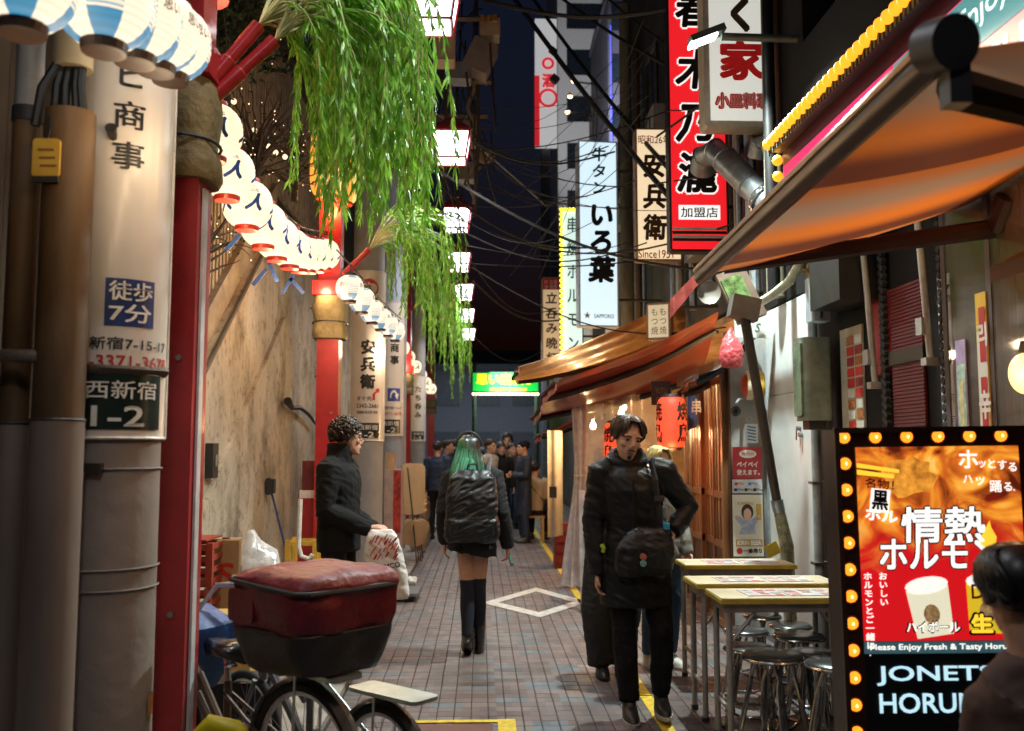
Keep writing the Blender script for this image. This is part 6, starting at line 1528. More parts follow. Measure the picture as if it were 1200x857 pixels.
for k in range(22):
    y0 = q.uniform(120, 330); a = (q.uniform(500, 560), y0, q.uniform(80, 110)); b = (q.uniform(690, 860), y0 + q.uniform(-60, 90), q.uniform(90, 125)); sag = q.uniform(10, 55)
    if k > 15: a = (q.uniform(560, 640), q.uniform(230, 330), 70); b = (q.uniform(740, 800), q.uniform(0, 160), 118); sag = q.uniform(-5, 10)
    pts = [W(a[0] + (b[0] - a[0]) * i / 12, a[1] + (b[1] - a[1]) * i / 12 + sag * math.sin(math.pi * i / 12), 1 / ((1 - i / 12) / a[2] + i / 12 / b[2])) for i in range(13)]
    tag(MB().tube(pts, q.choice([.004, .006, .008]), 5).build('thin_wire', drk, None), 'one of the many thin black wires strung over the alley', 'wire', 'thin wires over the alley')
t = thing('cable_clamps', 'dark clamps on the thick bundled cables', 'clamp', W(648, 92, 101))
for px, py, s in ((648, 60, 90), (650, 93, 105)): MB().box(W(px, py, s), (.09, .07, .08), (0, R(40), 0)).build('clamp', drk, t)
# ================================================================== left clutter
crm = mat('red_crate', (.30, .035, .02), .5, var=.25, scale=8, dirt=(.14, .02, .012))
def crate(x, y_, z, sx, sy, h, m, label, rz=0):
    t = thing('drinks_crate', label, 'crate', (x, y_, z), rz)
    for a in (-1, 1):
        for k in range(4):
            zz = .03 + k * (h - .06) / 3
            MB().bb((-sx / 2, a * sy / 2 - .008, zz - .018), (sx / 2, a * sy / 2 + .008, zz + .018)).build('slat', m, t, world=False); MB().bb((a * sx / 2 - .008, -sy / 2 + .01, zz - .0178), (a * sx / 2 + .008, sy / 2 - .01, zz + .0178)).build('slat', m, t, world=False)
    for a in (-1, 1):
        for c in (-1, 1): MB().bb((a * sx / 2 - .022, c * sy / 2 - .022, 0), (a * sx / 2 + .022, c * sy / 2 + .022, h)).build('corner_post', m, t, world=False)
    MB().bb((-sx / 2 + .02, -sy / 2 + .02, .005), (sx / 2 - .02, sy / 2 - .02, .02)).build('floor', m, t, world=False)
    return t
cx = (232 - HX) / 165; cy = F / 165
for k, lb in enumerate(('lowest', 'middle', 'topmost')): crate(cx + .005 * k, cy, .014 + .302 * k, .36, .40, .295, crm, lb + ' red drinks crate of the stack beside the stained wall')
zt = .014 + .302 * 3
can = thing('drink_can', 'red white and blue drink can standing on the red crates', 'can', (cx + .05, cy - .08, zt))
MB().lathe([(.024, 0), (.033, .008), (.033, .112), (.026, .122), (.0, .121)], (0, 0, 0), 16).build('body', mat('can_print', (.5, .1, .1), .3, .5, var=.9, scale=26, dirt=(.05, .12, .5)), can, True, world=False); MB().torus((0, 0, .121), .025, .003, (0, 0, 1), 16, 5).build('rim', mat('aluminium'), can, world=False)
tb = MB().bb((cx - .15, cy - .19, zt), (cx + .16, cy + .19, zt + .012)).build('red_tray', crm); tag(tb, 'flat red lid on top of the crate stack', 'lid')
bt = MB(); bt.lathe([(.035, 0), (.035, .16), (.014, .22), (.014, .27), (.0, .27)], (cx - .0, cy + .05, zt + .012), 14); tag(bt.build('dark_bottle', mat('bottle_dark', (.03, .02, .012), .15), None, True), 'dark bottle behind the drink can on the crates', 'bottle')
def carton(name, label, cat, c, sz, m, rz=0, text=None, flaps=True):
    t = thing(name, label, cat, c, rz)
    MB().bb((-sz[0] / 2, -sz[1] / 2, 0), (sz[0] / 2, sz[1] / 2, sz[2])).build('body', m, t, world=False)
    if flaps: MB().box((0, 0, sz[2] + .002), (sz[0] * .16, sz[1] * 1.002, .003)).build('tape', mat('tape_tan', (.4, .3, .16), .3), t, world=False)
    if text: b_ = MB(); put(b_, text, (sz[0] * .1, -sz[1] / 2 - .002, sz[2] * .55), sz[0] * .5, sz[2] * .3, bold=.02); b_.build('print', inkr, t, world=False)
    return t
kraft = mat('kraft_card', (.36, .24, .12), .75, var=.12)
carton('cardboard_box', 'brown cardboard box with a red letter beside the red crates', 'box', (W(265, 650, 160).x, F / 160, .38), (.2, .25, .52), kraft, 8, 'S')
carton('cardboard_box', 'low brown cardboard box carrying the tall one by the wall', 'box', (W(268, 650, 160).x, F / 160, .013), (.34, .36, .365), kraft, -4)
fb = MB(); c = W(295, 660, 152); rr = random.Random(5)
fb.loft([(c + V((rr.uniform(-.02, .02), 0, z)), r_, r_ * .75) for z, r_ in ((-.18, .2), (-.1, .25), (0, .22), (.08, .17), (.15, .12), (.2, .06), (.24, .02))], 26)
for i in range(len(fb.v)): fb.v[i] += V((noise.noise(fb.v[i] * 9), noise.noise(fb.v[i] * 9 + V((5, 0, 0))), noise.noise(fb.v[i] * 9 + V((0, 7, 0))))) * .06
tag(fb.build('white_plastic_bag', film('bag_plastic', (.85, .83, .82), .12, .25, 10, .9, .15), None, True), 'crumpled white plastic bag on the containers by the wall', 'bag')
tub = thing('plastic_container', 'clear plastic storage container under the white plastic bag', 'container', (c.x, c.y, .014))
MB().loft([((c.x, c.y, .014), .19, .16), ((c.x, c.y, c.z - .2), .23, .19)], 4, ex=1).build('tub', film('tub_plastic', (.6, .68, .75), .25, .2, 6, .3, .25), tub); MB().box((c.x, c.y, c.z - .19), (.38, .32, .02)).build('lid', mat('tub_lid', (.35, .45, .55), .35), tub)
tp = MB(); c = W(322, 668, 148); tp.grid(lambda u, v: V((c.x - .38 + .76 * u, c.y - .2 + .45 * v, c.z - .08 + .07 * noise.noise(V((u * 5, v * 4, 2))) - .25 * abs(u - .5) ** 2)), 24, 14)
tag(tp.build('blue_tarp', mat('blue_tarp', (.10, .20, .42), .35, var=.25, bump=.4, bscale=14), None, 2), 'rumpled blue tarpaulin over boxes behind the saddle bag', 'tarp')
carton('tarp_box', 'low grey carton under the blue tarpaulin', 'box', (c.x, c.y + .03, .013), (.6, .34, c.z - .2), mat('grey_card', (.3, .29, .27), .7), 0, flaps=False)
carton('yellow_carton', 'yellow topped carton in front of the blue tarpaulin', 'box', (W(262, 720, 190).x, F / 190, .013), (.36, .3, 1.533 - (712 - 528) / 190 - .013), mat('yellow_card', (.52, .34, .08), .6), 6, flaps=False)
mp2 = thing('deck_brush', 'black deck brush with a blue handle leaning on the stained wall', 'brush', PX(342, 660, WX + .3))
A, B = PX(317, 572, WX + .09), PX(340, 664, WX + .28); b_ = MB(); B = A + (B - A) * ((A.z - .02) / (A.z - B.z))
MB().cyl(A, B, .013, n=8).build('handle', mat('blue_handle', (.04, .07, .22), .4), mp2, True)
MB().rbox(A + V((0, -.03, .02)), (.07, .14, .18), .03).build('head', blkp, mp2); MB().box(A + V((.035, -.03, .02)), (.03, .12, .15)).build('bristles', mat('bristle', (.03, .03, .03), .9, bump=.8, bscale=90), mp2)
# red shelf and yellow crate behind the man
rs = thing('red_cabinet_stack', 'red metal cabinet with papers on top behind the man in black', 'cabinet', (W(358, 640, 118).x, F / 118, 0))
x0, x1 = W(350, 600, 118).x, W(374, 600, 118).x; y0 = F / 118
MB().bb((x0, y0, .013), (x1, y0 + .3, 1.533 - 55 / 118)).build('case', mat('cab_red', (.32, .015, .02), .4), rs); MB().bb((x0, y0 + .02, 1.533 - 55 / 118), (x1 - .02, y0 + .28, 1.533 - 46 / 118)).build('papers', whp, rs); MB().bb((x0 + .02, y0 + .03, 1.533 - 46 / 118), (x1 - .03, y0 + .27, 1.533 - 12 / 118)).build('crate', mat('crate_maroon', (.14, .015, .018), .4), rs)
crate(W(357, 650, 128).x, F / 128, .013, .24, .3, 1.533 - 101 / 128 - .013, mat('yellow_crate', (.5, .28, .03), .45), 'yellow drinks crate behind the man in black')
jp = MB(); jp.tube([W(352, 585, 134), W(350, 640, 134), W(353, 652, 134), W(362, 655, 134), W(366, 650, 134)], .02, 8); tag(jp.build('white_hook_pipe', mat('white_pipe', (.6, .57, .5), .4), None, True), 'white hooked pipe beside the yellow crate', 'pipe')
# kiosk, chairs, kegs further down
kk = thing('poster_cabinet', 'narrow pale cabinet with a red and yellow poster beside the sign pole with the blue arrow', 'cabinet', (W(462, 640, 92).x, F / 92, 0))
x0, x1 = W(450, 600, 92).x, W(470, 600, 92).x; y0 = F / 92
MB().bb((x0, y0, .013), (x1, y0 + .34, 1.533 - 22 / 92)).build('case', mat('cab_pink', (.42, .33, .30), .5), kk); MB().bb((x0, y0 + .05, 1.533 - 22 / 92), (x0 + .12, y0 + .3, 1.533 - 2 / 92)).build('step_box', mat('step_tan', (.5, .34, .2), .5), kk)
MB().bb((x1 - .10, y0 - .006, .5), (x1 - .005, y0 - .001, 1.28)).build('poster', mat('red_poster', (.4, .04, .03), .4, var=.7, scale=14, dirt=(.5, .3, .05)), kk)
ch = thing('folded_chairs', 'stack of folded beige chairs with dark metal legs along the left side', 'chair', (W(481, 660, 84).x, F / 84, 0))
bp_ = mat('beige_plastic', (.52, .40, .24), .4, var=.1)
for k in range(2):
    x = W(480 + 3.5 * k, 600, 84).x; y0 = F / 84 + .22 * k
    MB().rbox((x, y0, 1.0), (.30, .10, .70), .07, (R(-6), R(3), R(30))).build('backrest', bp_, ch, True); MB().rbox((x + .05, y0 - .12, .42), (.30, .10, .34), .07, (R(10), R(12), R(30))).build('seat', bp_, ch, True)
    for a in (-.17, .17): MB().tube([(x - .02, y0 + a, 1.3), (x + .05, y0 + a * 1.05, .7), (x + .12, y0 + a * 1.1, .013)], .012, 6).build('leg', mat('chair_steel', (.14, .13, .12), .35, .8), ch)
for k in range(3):
    pb2 = W(490 + 4 * k, 640, 76 - 5 * k); kg = thing('beer_keg', ('nearest', 'middle', 'farthest')[k] + ' steel beer keg beside the folded chairs', 'keg', (pb2.x, pb2.y, .013), group='steel kegs by the chairs')
    for j in range(2 if k else 1):
        MB().lathe([(.1, 0), (.12, .01), (.12, .05), (.135, .07), (.135, .13), (.142, .15), (.135, .17), (.135, .23), (.142, .25), (.135, .27), (.12, .33), (.12, .38), (.1, .385)], (0, 0, .39 * j), 18).build('barrel', mat('keg_steel', (.5, .42, .3), .3, .9), kg, True, world=False)
tr = thing('flat_trolley', 'low flat trolley on the ground below the white carrier bag', 'trolley', (PG(468, 702).x, PG(468, 702).y, 0))
p = PG(468, 702); MB().rbox(p + V((0, 0, .075)), (.42, .5, .03), .04, ax=2).build('deck', mat('trolley_grey', (.12, .12, .13), .4, .3), tr)
for a in (-.15, .15):
    for b in (-.18, .18): MB().cyl(p + V((a - .012, b, .03)), p + V((a + .012, b, .03)), .03, n=12).build('wheel', rub, tr)
wt = MB(); wt.sph(PG(482, 694) + V((0, 0, .12)), (.06, .06, .05), 10, 8)
for i in range(len(wt.v)): wt.v[i] += V((noise.noise(wt.v[i] * 20), noise.noise(wt.v[i] * 20 + V((3, 0, 0))), noise.noise(wt.v[i] * 20 + V((0, 3, 0))))) * .03
tag(wt.build('crumpled_wrap', whp, None, True), 'crumpled white wrapping lying on the flat trolley', 'rubbish')
dr = MB(); p = PG(446, 735); dr.lathe([(.10, 0), (.11, .01), (.11, .24), (.10, .25), (.0, .25)], (p.x - .12, p.y + .15, .01), 18); tag(dr.build('grey_bucket', mat('bucket_grey', (.22, .21, .19), .6), None, True), 'grey bucket between the saddle bag and the trolley', 'bucket')

# ================================================================== bicycles
tyre = mat('tyre', (.015, .015, .016), .8); alu = mat('aluminium'); spk = mat('spoke', (.4, .4, .42), .3, .9)
def wheel(t, c, r, nm='wheel', ns=20):
    c = V(c); w_ = MB().torus(c, r - .02, .020, (0, 1, 0), 40, 10).build(nm, tyre, t, True, world=False)
    MB().torus(c, r - .045, .011, (0, 1, 0), 40, 6).build('rim', alu, w_, True, world=False)
    s_ = MB()
    for k in range(ns):
        a = 2 * math.pi * k / ns; o = .028 if k % 2 else -.028
        s_.tube([c + V((.018 * math.cos(a + 1), o, .018 * math.sin(a + 1))), c + V((math.cos(a) * (r - .05), 0, math.sin(a) * (r - .05)))], .0018, 4, False)
    tag(s_.build('spokes', spk, w_, world=False), kind='stuff'); MB().cyl(c + V((0, -.045, 0)), c + V((0, .045, 0)), .022, n=12).build('hub', alu, w_, True, world=False)
def bike(label, loc, rz, r, base, frame_m, saddle=True, saddle_z=.80, bar_z=.98):
    t = thing('bicycle', label, 'bicycle', loc, rz)      # local x = forward, origin under the rear axle
    wheel(t, (0, 0, r), r); wheel(t, (base, 0, r), r)
    bb_ = V((base * .50, 0, r * .85 + .0)); st = V((base * .50, 0, saddle_z - .13)); hd = V((base * .80, 0, bar_z - .22)); hb_ = V((base * .84, 0, bar_z - .34))
    f_ = MB(); f_.tube([st, bb_], .017, 8); f_.tube([hb_, bb_ + V((.02, 0, .03))], .021, 8); f_.tube([hb_ + V((-.02, 0, .1)), st + V((.03, 0, -.2))], .019, 8)
    for s_ in (-1, 1): f_.tube([bb_ + V((0, s_ * .03, 0)), V((.0, s_ * .055, r))], .010, 6); f_.tube([st + V((0, s_ * .015, -.05)), V((0, s_ * .055, r))], .009, 6)
    f_.build('frame', frame_m, t, True, world=False)
    k = MB(); k.tube([hd + V((-.01, 0, .05)), hb_ + V((.03, 0, -.08))], .019, 8)
    for s_ in (-1, 1): k.tube([hb_ + V((.03, s_ * .045, -.08)), V((base - .01, s_ * .052, r))], .012, 6)
    k.build('fork', frame_m, t, True, world=False)
    MB().tube([V((base * .76 - .22, -.27, bar_z)), V((base * .76 - .08, -.26, bar_z + .01)), V((base * .76 + .03, -.12, bar_z)), hd + V((-.01, 0, .08)), V((base * .76 + .03, .12, bar_z)), V((base * .76 - .08, .26, bar_z + .01)), V((base * .76 - .22, .27, bar_z))], .0115, 8).build('handlebar', alu, t, True, world=False)
    for s_ in (-1, 1): MB().tube([V((base * .76 - .23, s_ * .27, bar_z)), V((base * .76 - .11, s_ * .265, bar_z + .008))], .018, 10).build('grip', rub, t, True, world=False); MB().tube([V((base * .76 - .19, s_ * .25, bar_z - .03)), V((base * .76 - .06, s_ * .235, bar_z - .015))], .007, 6).build('brake_lever', alu, t, world=False)
    if saddle:
        MB().tube([st, V((base * .52, 0, saddle_z - .03))], .013, 8).build('seat_post', alu, t, True, world=False)
        sd = MB(); sd.loft([(V((0, 0, 0)), .002, .002)], 3) if False else None
        secs = [(-.15, .05, .0), (-.13, .095, .012), (-.07, .11, .016), (0, .075, .008), (.07, .042, .004), (.13, .028, .0), (.15, .012, -.008)]
        m_ = MB(); n = 14; vs = []
        for x, hw, dz in secs:
            for j in range(n):
                a = 2 * math.pi * j / n; vs.append(V((base * .52 + x, hw * math.cos(a), saddle_z + dz + (.03 if math.sin(a) > 0 else .045) * math.sin(a))))
        m_.add(vs, [(i * n + j, i * n + (j + 1) % n, (i + 1) * n + (j + 1) % n, (i + 1) * n + j) for i in range(len(secs) - 1) for j in range(n)] + [list(range(n))[::-1], list(range((len(secs) - 1) * n, len(secs) * n))])
        m_.build('saddle', mat('saddle_black', (.014, .014, .015), .3, coat=.4), t, 60, world=False)
        for s_ in (-1, 1): MB().torus(V((base * .52 - .1, s_ * .04, saddle_z - .05)), .022, .006, (0, 0, 1), 12, 5).build('saddle_spring', alu, t, world=False)
    mud = mat('mudguard', (.10, .085, .075), .35, .5)
    g_ = MB(); n = 18
    for i in range(n):
        a0, a1 = R(-10 + 190 * i / n), R(-10 + 190 * (i + 1) / n)
        for (o0, o1) in ((-.032, 0), (0, .032)):
            rr_ = lambda o: r + .018 - (.012 if o else 0)
            g_.quad(V((-math.cos(a0) * rr_(o0), o0, r + math.sin(a0) * rr_(o0))), V((-math.cos(a1) * rr_(o0), o0, r + math.sin(a1) * rr_(o0))), V((-math.cos(a1) * rr_(o1), o1, r + math.sin(a1) * rr_(o1))), V((-math.cos(a0) * rr_(o1), o1, r + math.sin(a0) * rr_(o1))))
    g_.build('mudguard', mud, t, True, world=False)
    for s_ in (-1, 1): MB().tube([V((0, s_ * .06, r)), V((-.30 * r / .33, s_ * .035, r + .14))], .004, 5).build('mudguard_stay', alu, t, world=False)
    c_ = MB(); c_.torus(bb_ + V((0, -.05, 0)), .085, .006, (0, 1, 0), 24, 5)
    for k_ in range(5): c_.tube([bb_ + V((0, -.05, 0)), bb_ + V((.08 * math.cos(k_ * 1.257), -.05, .08 * math.sin(k_ * 1.257)))], .007, 5)
    c_.build('chainring', alu, t, world=False)
    for s_ in (-1, 1): MB().tube([bb_ + V((0, s_ * .06, 0)), bb_ + V((s_ * .12, s_ * .07, -.11))], .009, 6).build('crank', alu, t, world=False); MB().box(bb_ + V((s_ * .12, s_ * .12, -.11)), (.08, .09, .02)).build('pedal', rub, t, world=False)
    rk = MB()
    for s_ in (-1, 1): rk.tube([V((.0, s_ * .06, r)), V((-.02, s_ * .065, 2 * r + .04))], .006, 5)
    rk.build('rack_stay', alu, t, world=False)
    MB().rbox((-.06, 0, 2 * r + .05), (.40, .15, .016), .03, ax=2).build('rack', mat('rack_silver', (.42, .46, .42), .35, .7), t, world=False)
    lk = MB().tube([V((-.36, 0, r + .06)), V((-.39, 0, r + .06))], .03, 12).build('reflector', mat('reflector_red', (.4, .05, .02), .2), t, world=False)
    return t, hd, hb_
blkf = mat('bike_frame', (.10, .07, .055), .4, .4, var=.2)
RA = V((-.66, 3.68, 0)); ang = 137
t1, hd, hb_ = bike('black city bicycle with a maroon delivery bag on its rear rack', RA, ang, .33, 1.05, blkf, True, .71, .93)
# delivery bag on the rack
bgm = mat('maroon_nylon', (.16, .010, .018), .5, var=.3, scale=7, bump=.6, bscale=16); bgl = mat('dark_nylon', (.022, .018, .017), .5, var=.3, scale=6, bump=.5, bscale=14)
bag = thing('delivery_bag', 'maroon and black nylon delivery bag on the bicycle rack', 'bag', RA + V((0, 0, .73)), ang)
def bagsec(z, sx, sy, sl=0):
    return [V((x_ * sx * .45 - .045, y_ * sy / 2, z + sl * x_)) for x_, y_ in ((-1, -.86), (-.86, -1), (0, -1.03), (.86, -1), (1, -.86), (1.02, 0), (1, .86), (.86, 1), (0, 1.03), (-.86, 1), (-1, .86), (-1.02, 0))]
def bagpart(secs, m, nm, cap=False, par=None):
    b_ = MB(); n = 12; vs = []; [vs.extend(s_) for s_ in secs]
    b_.add(vs, [(i * n + j, i * n + (j + 1) % n, (i + 1) * n + (j + 1) % n, (i + 1) * n + j) for i in range(len(secs) - 1) for j in range(n)] + ([list(range((len(secs) - 1) * n, len(secs) * n))] if cap else []) + ([list(range(n))[::-1]]))
    me = bmesh.new(); mm = b_.mesh('tmp', m); me.from_mesh(mm); bmesh.ops.subdivide_edges(me, edges=me.edges[:], cuts=3, use_grid_fill=True, smooth=.15)
    for v in me.verts: v.co += v.normal * (.020 * noise.noise(v.co * 7) + .008 * noise.noise(v.co * 18))
    me.to_mesh(mm); me.free(); mm.shade_smooth(); mm.name = nm
    o = bpy.data.objects.new(nm, mm); COL.objects.link(o); o.parent = par or bag; ROOT[o.name] = ROOT[bag.name]; return o
bagpart([bagsec(.0, .42, .34), bagsec(.07, .46, .40), bagsec(.15, .49, .43)], bgl, 'lower_body')
bagpart([bagsec(.152, .49, .43), bagsec(.24, .51, .45), bagsec(.31, .515, .455, .01)], bgm, 'upper_body')
bagpart([bagsec(.312, .52, .46, .01), bagsec(.325, .52, .46, .012), bagsec(.35, .48, .40, .006), bagsec(.362, .36, .26)], bgm, 'lid', True)
b_ = MB(); pts = bagsec(.312, .525, .465, .01); b_.tube(pts + [pts[0]], .010, 6); b_.build('zip_piping', blkp, bag, world=False)
b_ = MB(); pts = bagsec(.151, .495, .435, 0); b_.tube(pts + [pts[0]], .004, 6); b_.build('seam_piping', blkp, bag, world=False)
for y_ in (-.232, .232): MB().rbox((.09, y_, .23), (.16, .008, .12), .02).build('side_pocket', bgm, bag, world=False)
# front basket under a blue cover
bk_ = MB(); c = V((1.05 * .93, 0, .70)); 
bk_.loft([(c + V((0, 0, -.20)), .17, .20), (c + V((.0, 0, -.02)), .24, .27), (c + V((-.02, 0, .07)), .22, .25), (c + V((-.04, 0, .13)), .14, .17), (c + V((-.06, 0, .155)), .03, .04)], 24, ex=.6)
for i in range(len(bk_.v)): bk_.v[i] += V((noise.noise(bk_.v[i] * 8), noise.noise(bk_.v[i] * 8 + V((4, 0, 0))), noise.noise(bk_.v[i] * 8 + V((0, 4, 0))))) * .03
bk_.xf(ROOT[t1.name]); o = bk_.build('basket_cover', mat('blue_cover', (.015, .07, .26), .5, var=.3, bump=.3), None, True); tag(o, 'blue fabric cover over the front basket of the near bicycle', 'cover')
bike('small wheeled bicycle with a bare silver rack behind the delivery bag', V((-.40, 3.98, 0)), 139, .25, .92, mat('grey_frame', (.16, .17, .18), .4, .5), True, .76, .9)
jy = thing('yellow_jerrycan', 'yellow plastic jerrycan with a hollow handle in front of the bicycle', 'jerrycan', (W(262, 860, 318).x, F / 318, 0))
p = V((W(262, 860, 318).x, F / 318, 0)); ym_ = mat('yellow_plastic', (.62, .50, .01), .4, var=.1, scale=5)
MB().rbox(p + V((0, 0, .24)), (.20, .16, .46), .04, ax=1).build('body', ym_, jy, True); MB().tube([p + V((-.09, 0, .44)), p + V((-.085, 0, .53)), p + V((-.05, 0, .57)), p + V((.04, 0, .55)), p + V((.085, 0, .5)), p + V((.09, 0, .44))], .032, 10).build('handle', ym_, jy, True); MB().cyl(p + V((.02, 0, .46)), p + V((.02, 0, .50)), .03, n=14).build('cap', mat('cap_black', (.02, .02, .02), .4), jy)
kp = MB(); q = random.Random(6)
tg2 = thing('black_toolbag', 'black bag on the ground behind the bicycle saddle', 'bag', (-1.15, 4.75, 0)); MB().rbox((-1.15, 4.75, .22), (.32, .26, .42), .08, ax=1).build('body', mat('dark_nylon'), tg2, True); MB().torus((-1.15, 4.75, .45), .08, .012, (0, 1, 0), 20, 6).build('handle', rub, tg2, True)
# ================================================================== people
DG = None
def remesh(mb, vox, sm=4, amp=0., scale=8., seed=0, fold=None):
    me = mb.mesh('tmp', mat('black_ink')); o = bpy.data.objects.new('tmp', me); COL.objects.link(o)
    md = o.modifiers.new('r', 'REMESH'); md.mode = 'VOXEL'; md.voxel_size = vox; md.use_smooth_shade = True
    if sm: s_ = o.modifiers.new('s', 'SMOOTH'); s_.iterations = sm; s_.factor = .5
    dg = bpy.context.evaluated_depsgraph_get(); me2 = bpy.data.meshes.new_from_object(o.evaluated_get(dg))
    out = MB(); nv = len(me2.vertices)
    co = [v.co.copy() for v in me2.vertices]
    if amp:
        nr = [v.normal.copy() for v in me2.vertices]; sv = V((seed * 3.1, seed * 1.7, seed * .9))
        for i in range(nv):
            p = co[i]; n1 = noise.noise(V((p.x * scale, p.y * scale, p.z * scale * .8)) + sv); n2 = noise.noise(V((p.x * scale * 1.5, p.y * scale * 1.5, p.z * scale * 3.2 + p.x * scale * 1.6)) + sv)
            ridge = 1 - abs(n2) * 2
            co[i] = p + nr[i] * amp * (n1 * .8 + ridge * .6 - .3)
    out.v = co; out.f = [list(p.vertices) for p in me2.polygons]; out.m = [0] * len(out.f)
    bpy.data.objects.remove(o); bpy.data.meshes.remove(me); bpy.data.meshes.remove(me2)
    return out
SKIN = mat('skin', (.56, .31, .21), .5, var=.1, scale=14, spec=.35)
SKIN2 = mat('skin_warm', (.52, .29, .19), .5, var=.1, scale=14, spec=.35)
def head_parts(mb, M, lite=False):
    k = len(mb.v)
    mb.sph((0, .012, .038), (.077, .096, .085), 18, 12)
    mb.loft([((0, -.055, -.116), .024, .022), ((0, -.048, -.102), .042, .040), ((0, -.03, -.07), .056, .062), ((0, -.016, -.03), .064, .077), ((0, -.01, .01), .069, .083), ((0, -.006, .05), .068, .082)], 18)
    mb.tube([(0, -.086, .022), (0, -.101, -.004), (0, -.112, -.026)], [.008, .011, .013], 8); mb.sph((0, -.100, -.034), (.018, .014, .010), 8, 6)
    for s_ in (-1, 1):
        mb.sph((s_ * .032, -.080, .030), (.028, .014, .009), 8, 6); mb.sph((s_ * .042, -.066, -.022), (.024, .018, .020), 8, 6)
        mb.sph((s_ * .078, .012, -.008), (.009, .020, .032), 8, 6)
    mb.sph((0, -.093, -.060), (.023, .012, .006), 8, 6); mb.sph((0, -.090, -.070), (.019, .012, .006), 8, 6); mb.sph((0, -.078, -.100), (.022, .016, .016), 8, 6)
    mb.xf(M, k)
def hand_parts(mb, w_, d, n_, side, curl=35, sz=1.0):
    """w_ wrist, d finger direction, n_ palm normal, side +1/-1 = thumb towards d x n_ * side"""
    d = V(d).normalized(); n_ = (V(n_) - d * V(n_).dot(d)).normalized(); a = d.cross(n_) * side; w_ = V(w_)
    mb.tube([w_ - d * .03, w_ + d * .02, w_ + d * .05 * sz, w_ + d * .085 * sz], [.026 * sz, .030 * sz, .036 * sz, .034 * sz], 10, flat=.5, up=n_)
    for i, (o, L) in enumerate(((.030, .068), (.010, .078), (-.010, .072), (-.029, .055))):
        b = w_ + a * o * sz + d * .08 * sz; c1 = R(curl * (.6 + .1 * i)); c2 = R(curl * 1.5); dd1 = d * math.cos(c1) + n_ * math.sin(c1); dd2 = d * math.cos(c2) + n_ * math.sin(c2); c3 = R(curl * 2.2); dd3 = d * math.cos(c3) + n_ * math.sin(c3)
        p1 = b + dd1 * L * .45 * sz; p2 = p1 + dd2 * L * .32 * sz; p3 = p2 + dd3 * L * .25 * sz
        mb.tube([b - d * .015, b, p1, p2, p3], [.009 * sz, .0095 * sz, .009 * sz, .008 * sz, .006 * sz], 8)
    b = w_ + a * .028 * sz + d * .022 * sz; t1 = b + (a * .75 + d * .6 + n_ * .25).normalized() * .038 * sz; t2 = t1 + (a * .25 + d * .8 + n_ * .45).normalized() * .032 * sz
    mb.tube([b - a * .012, b, t1, t2], [.012 * sz, .0125 * sz, .010 * sz, .007 * sz], 8)
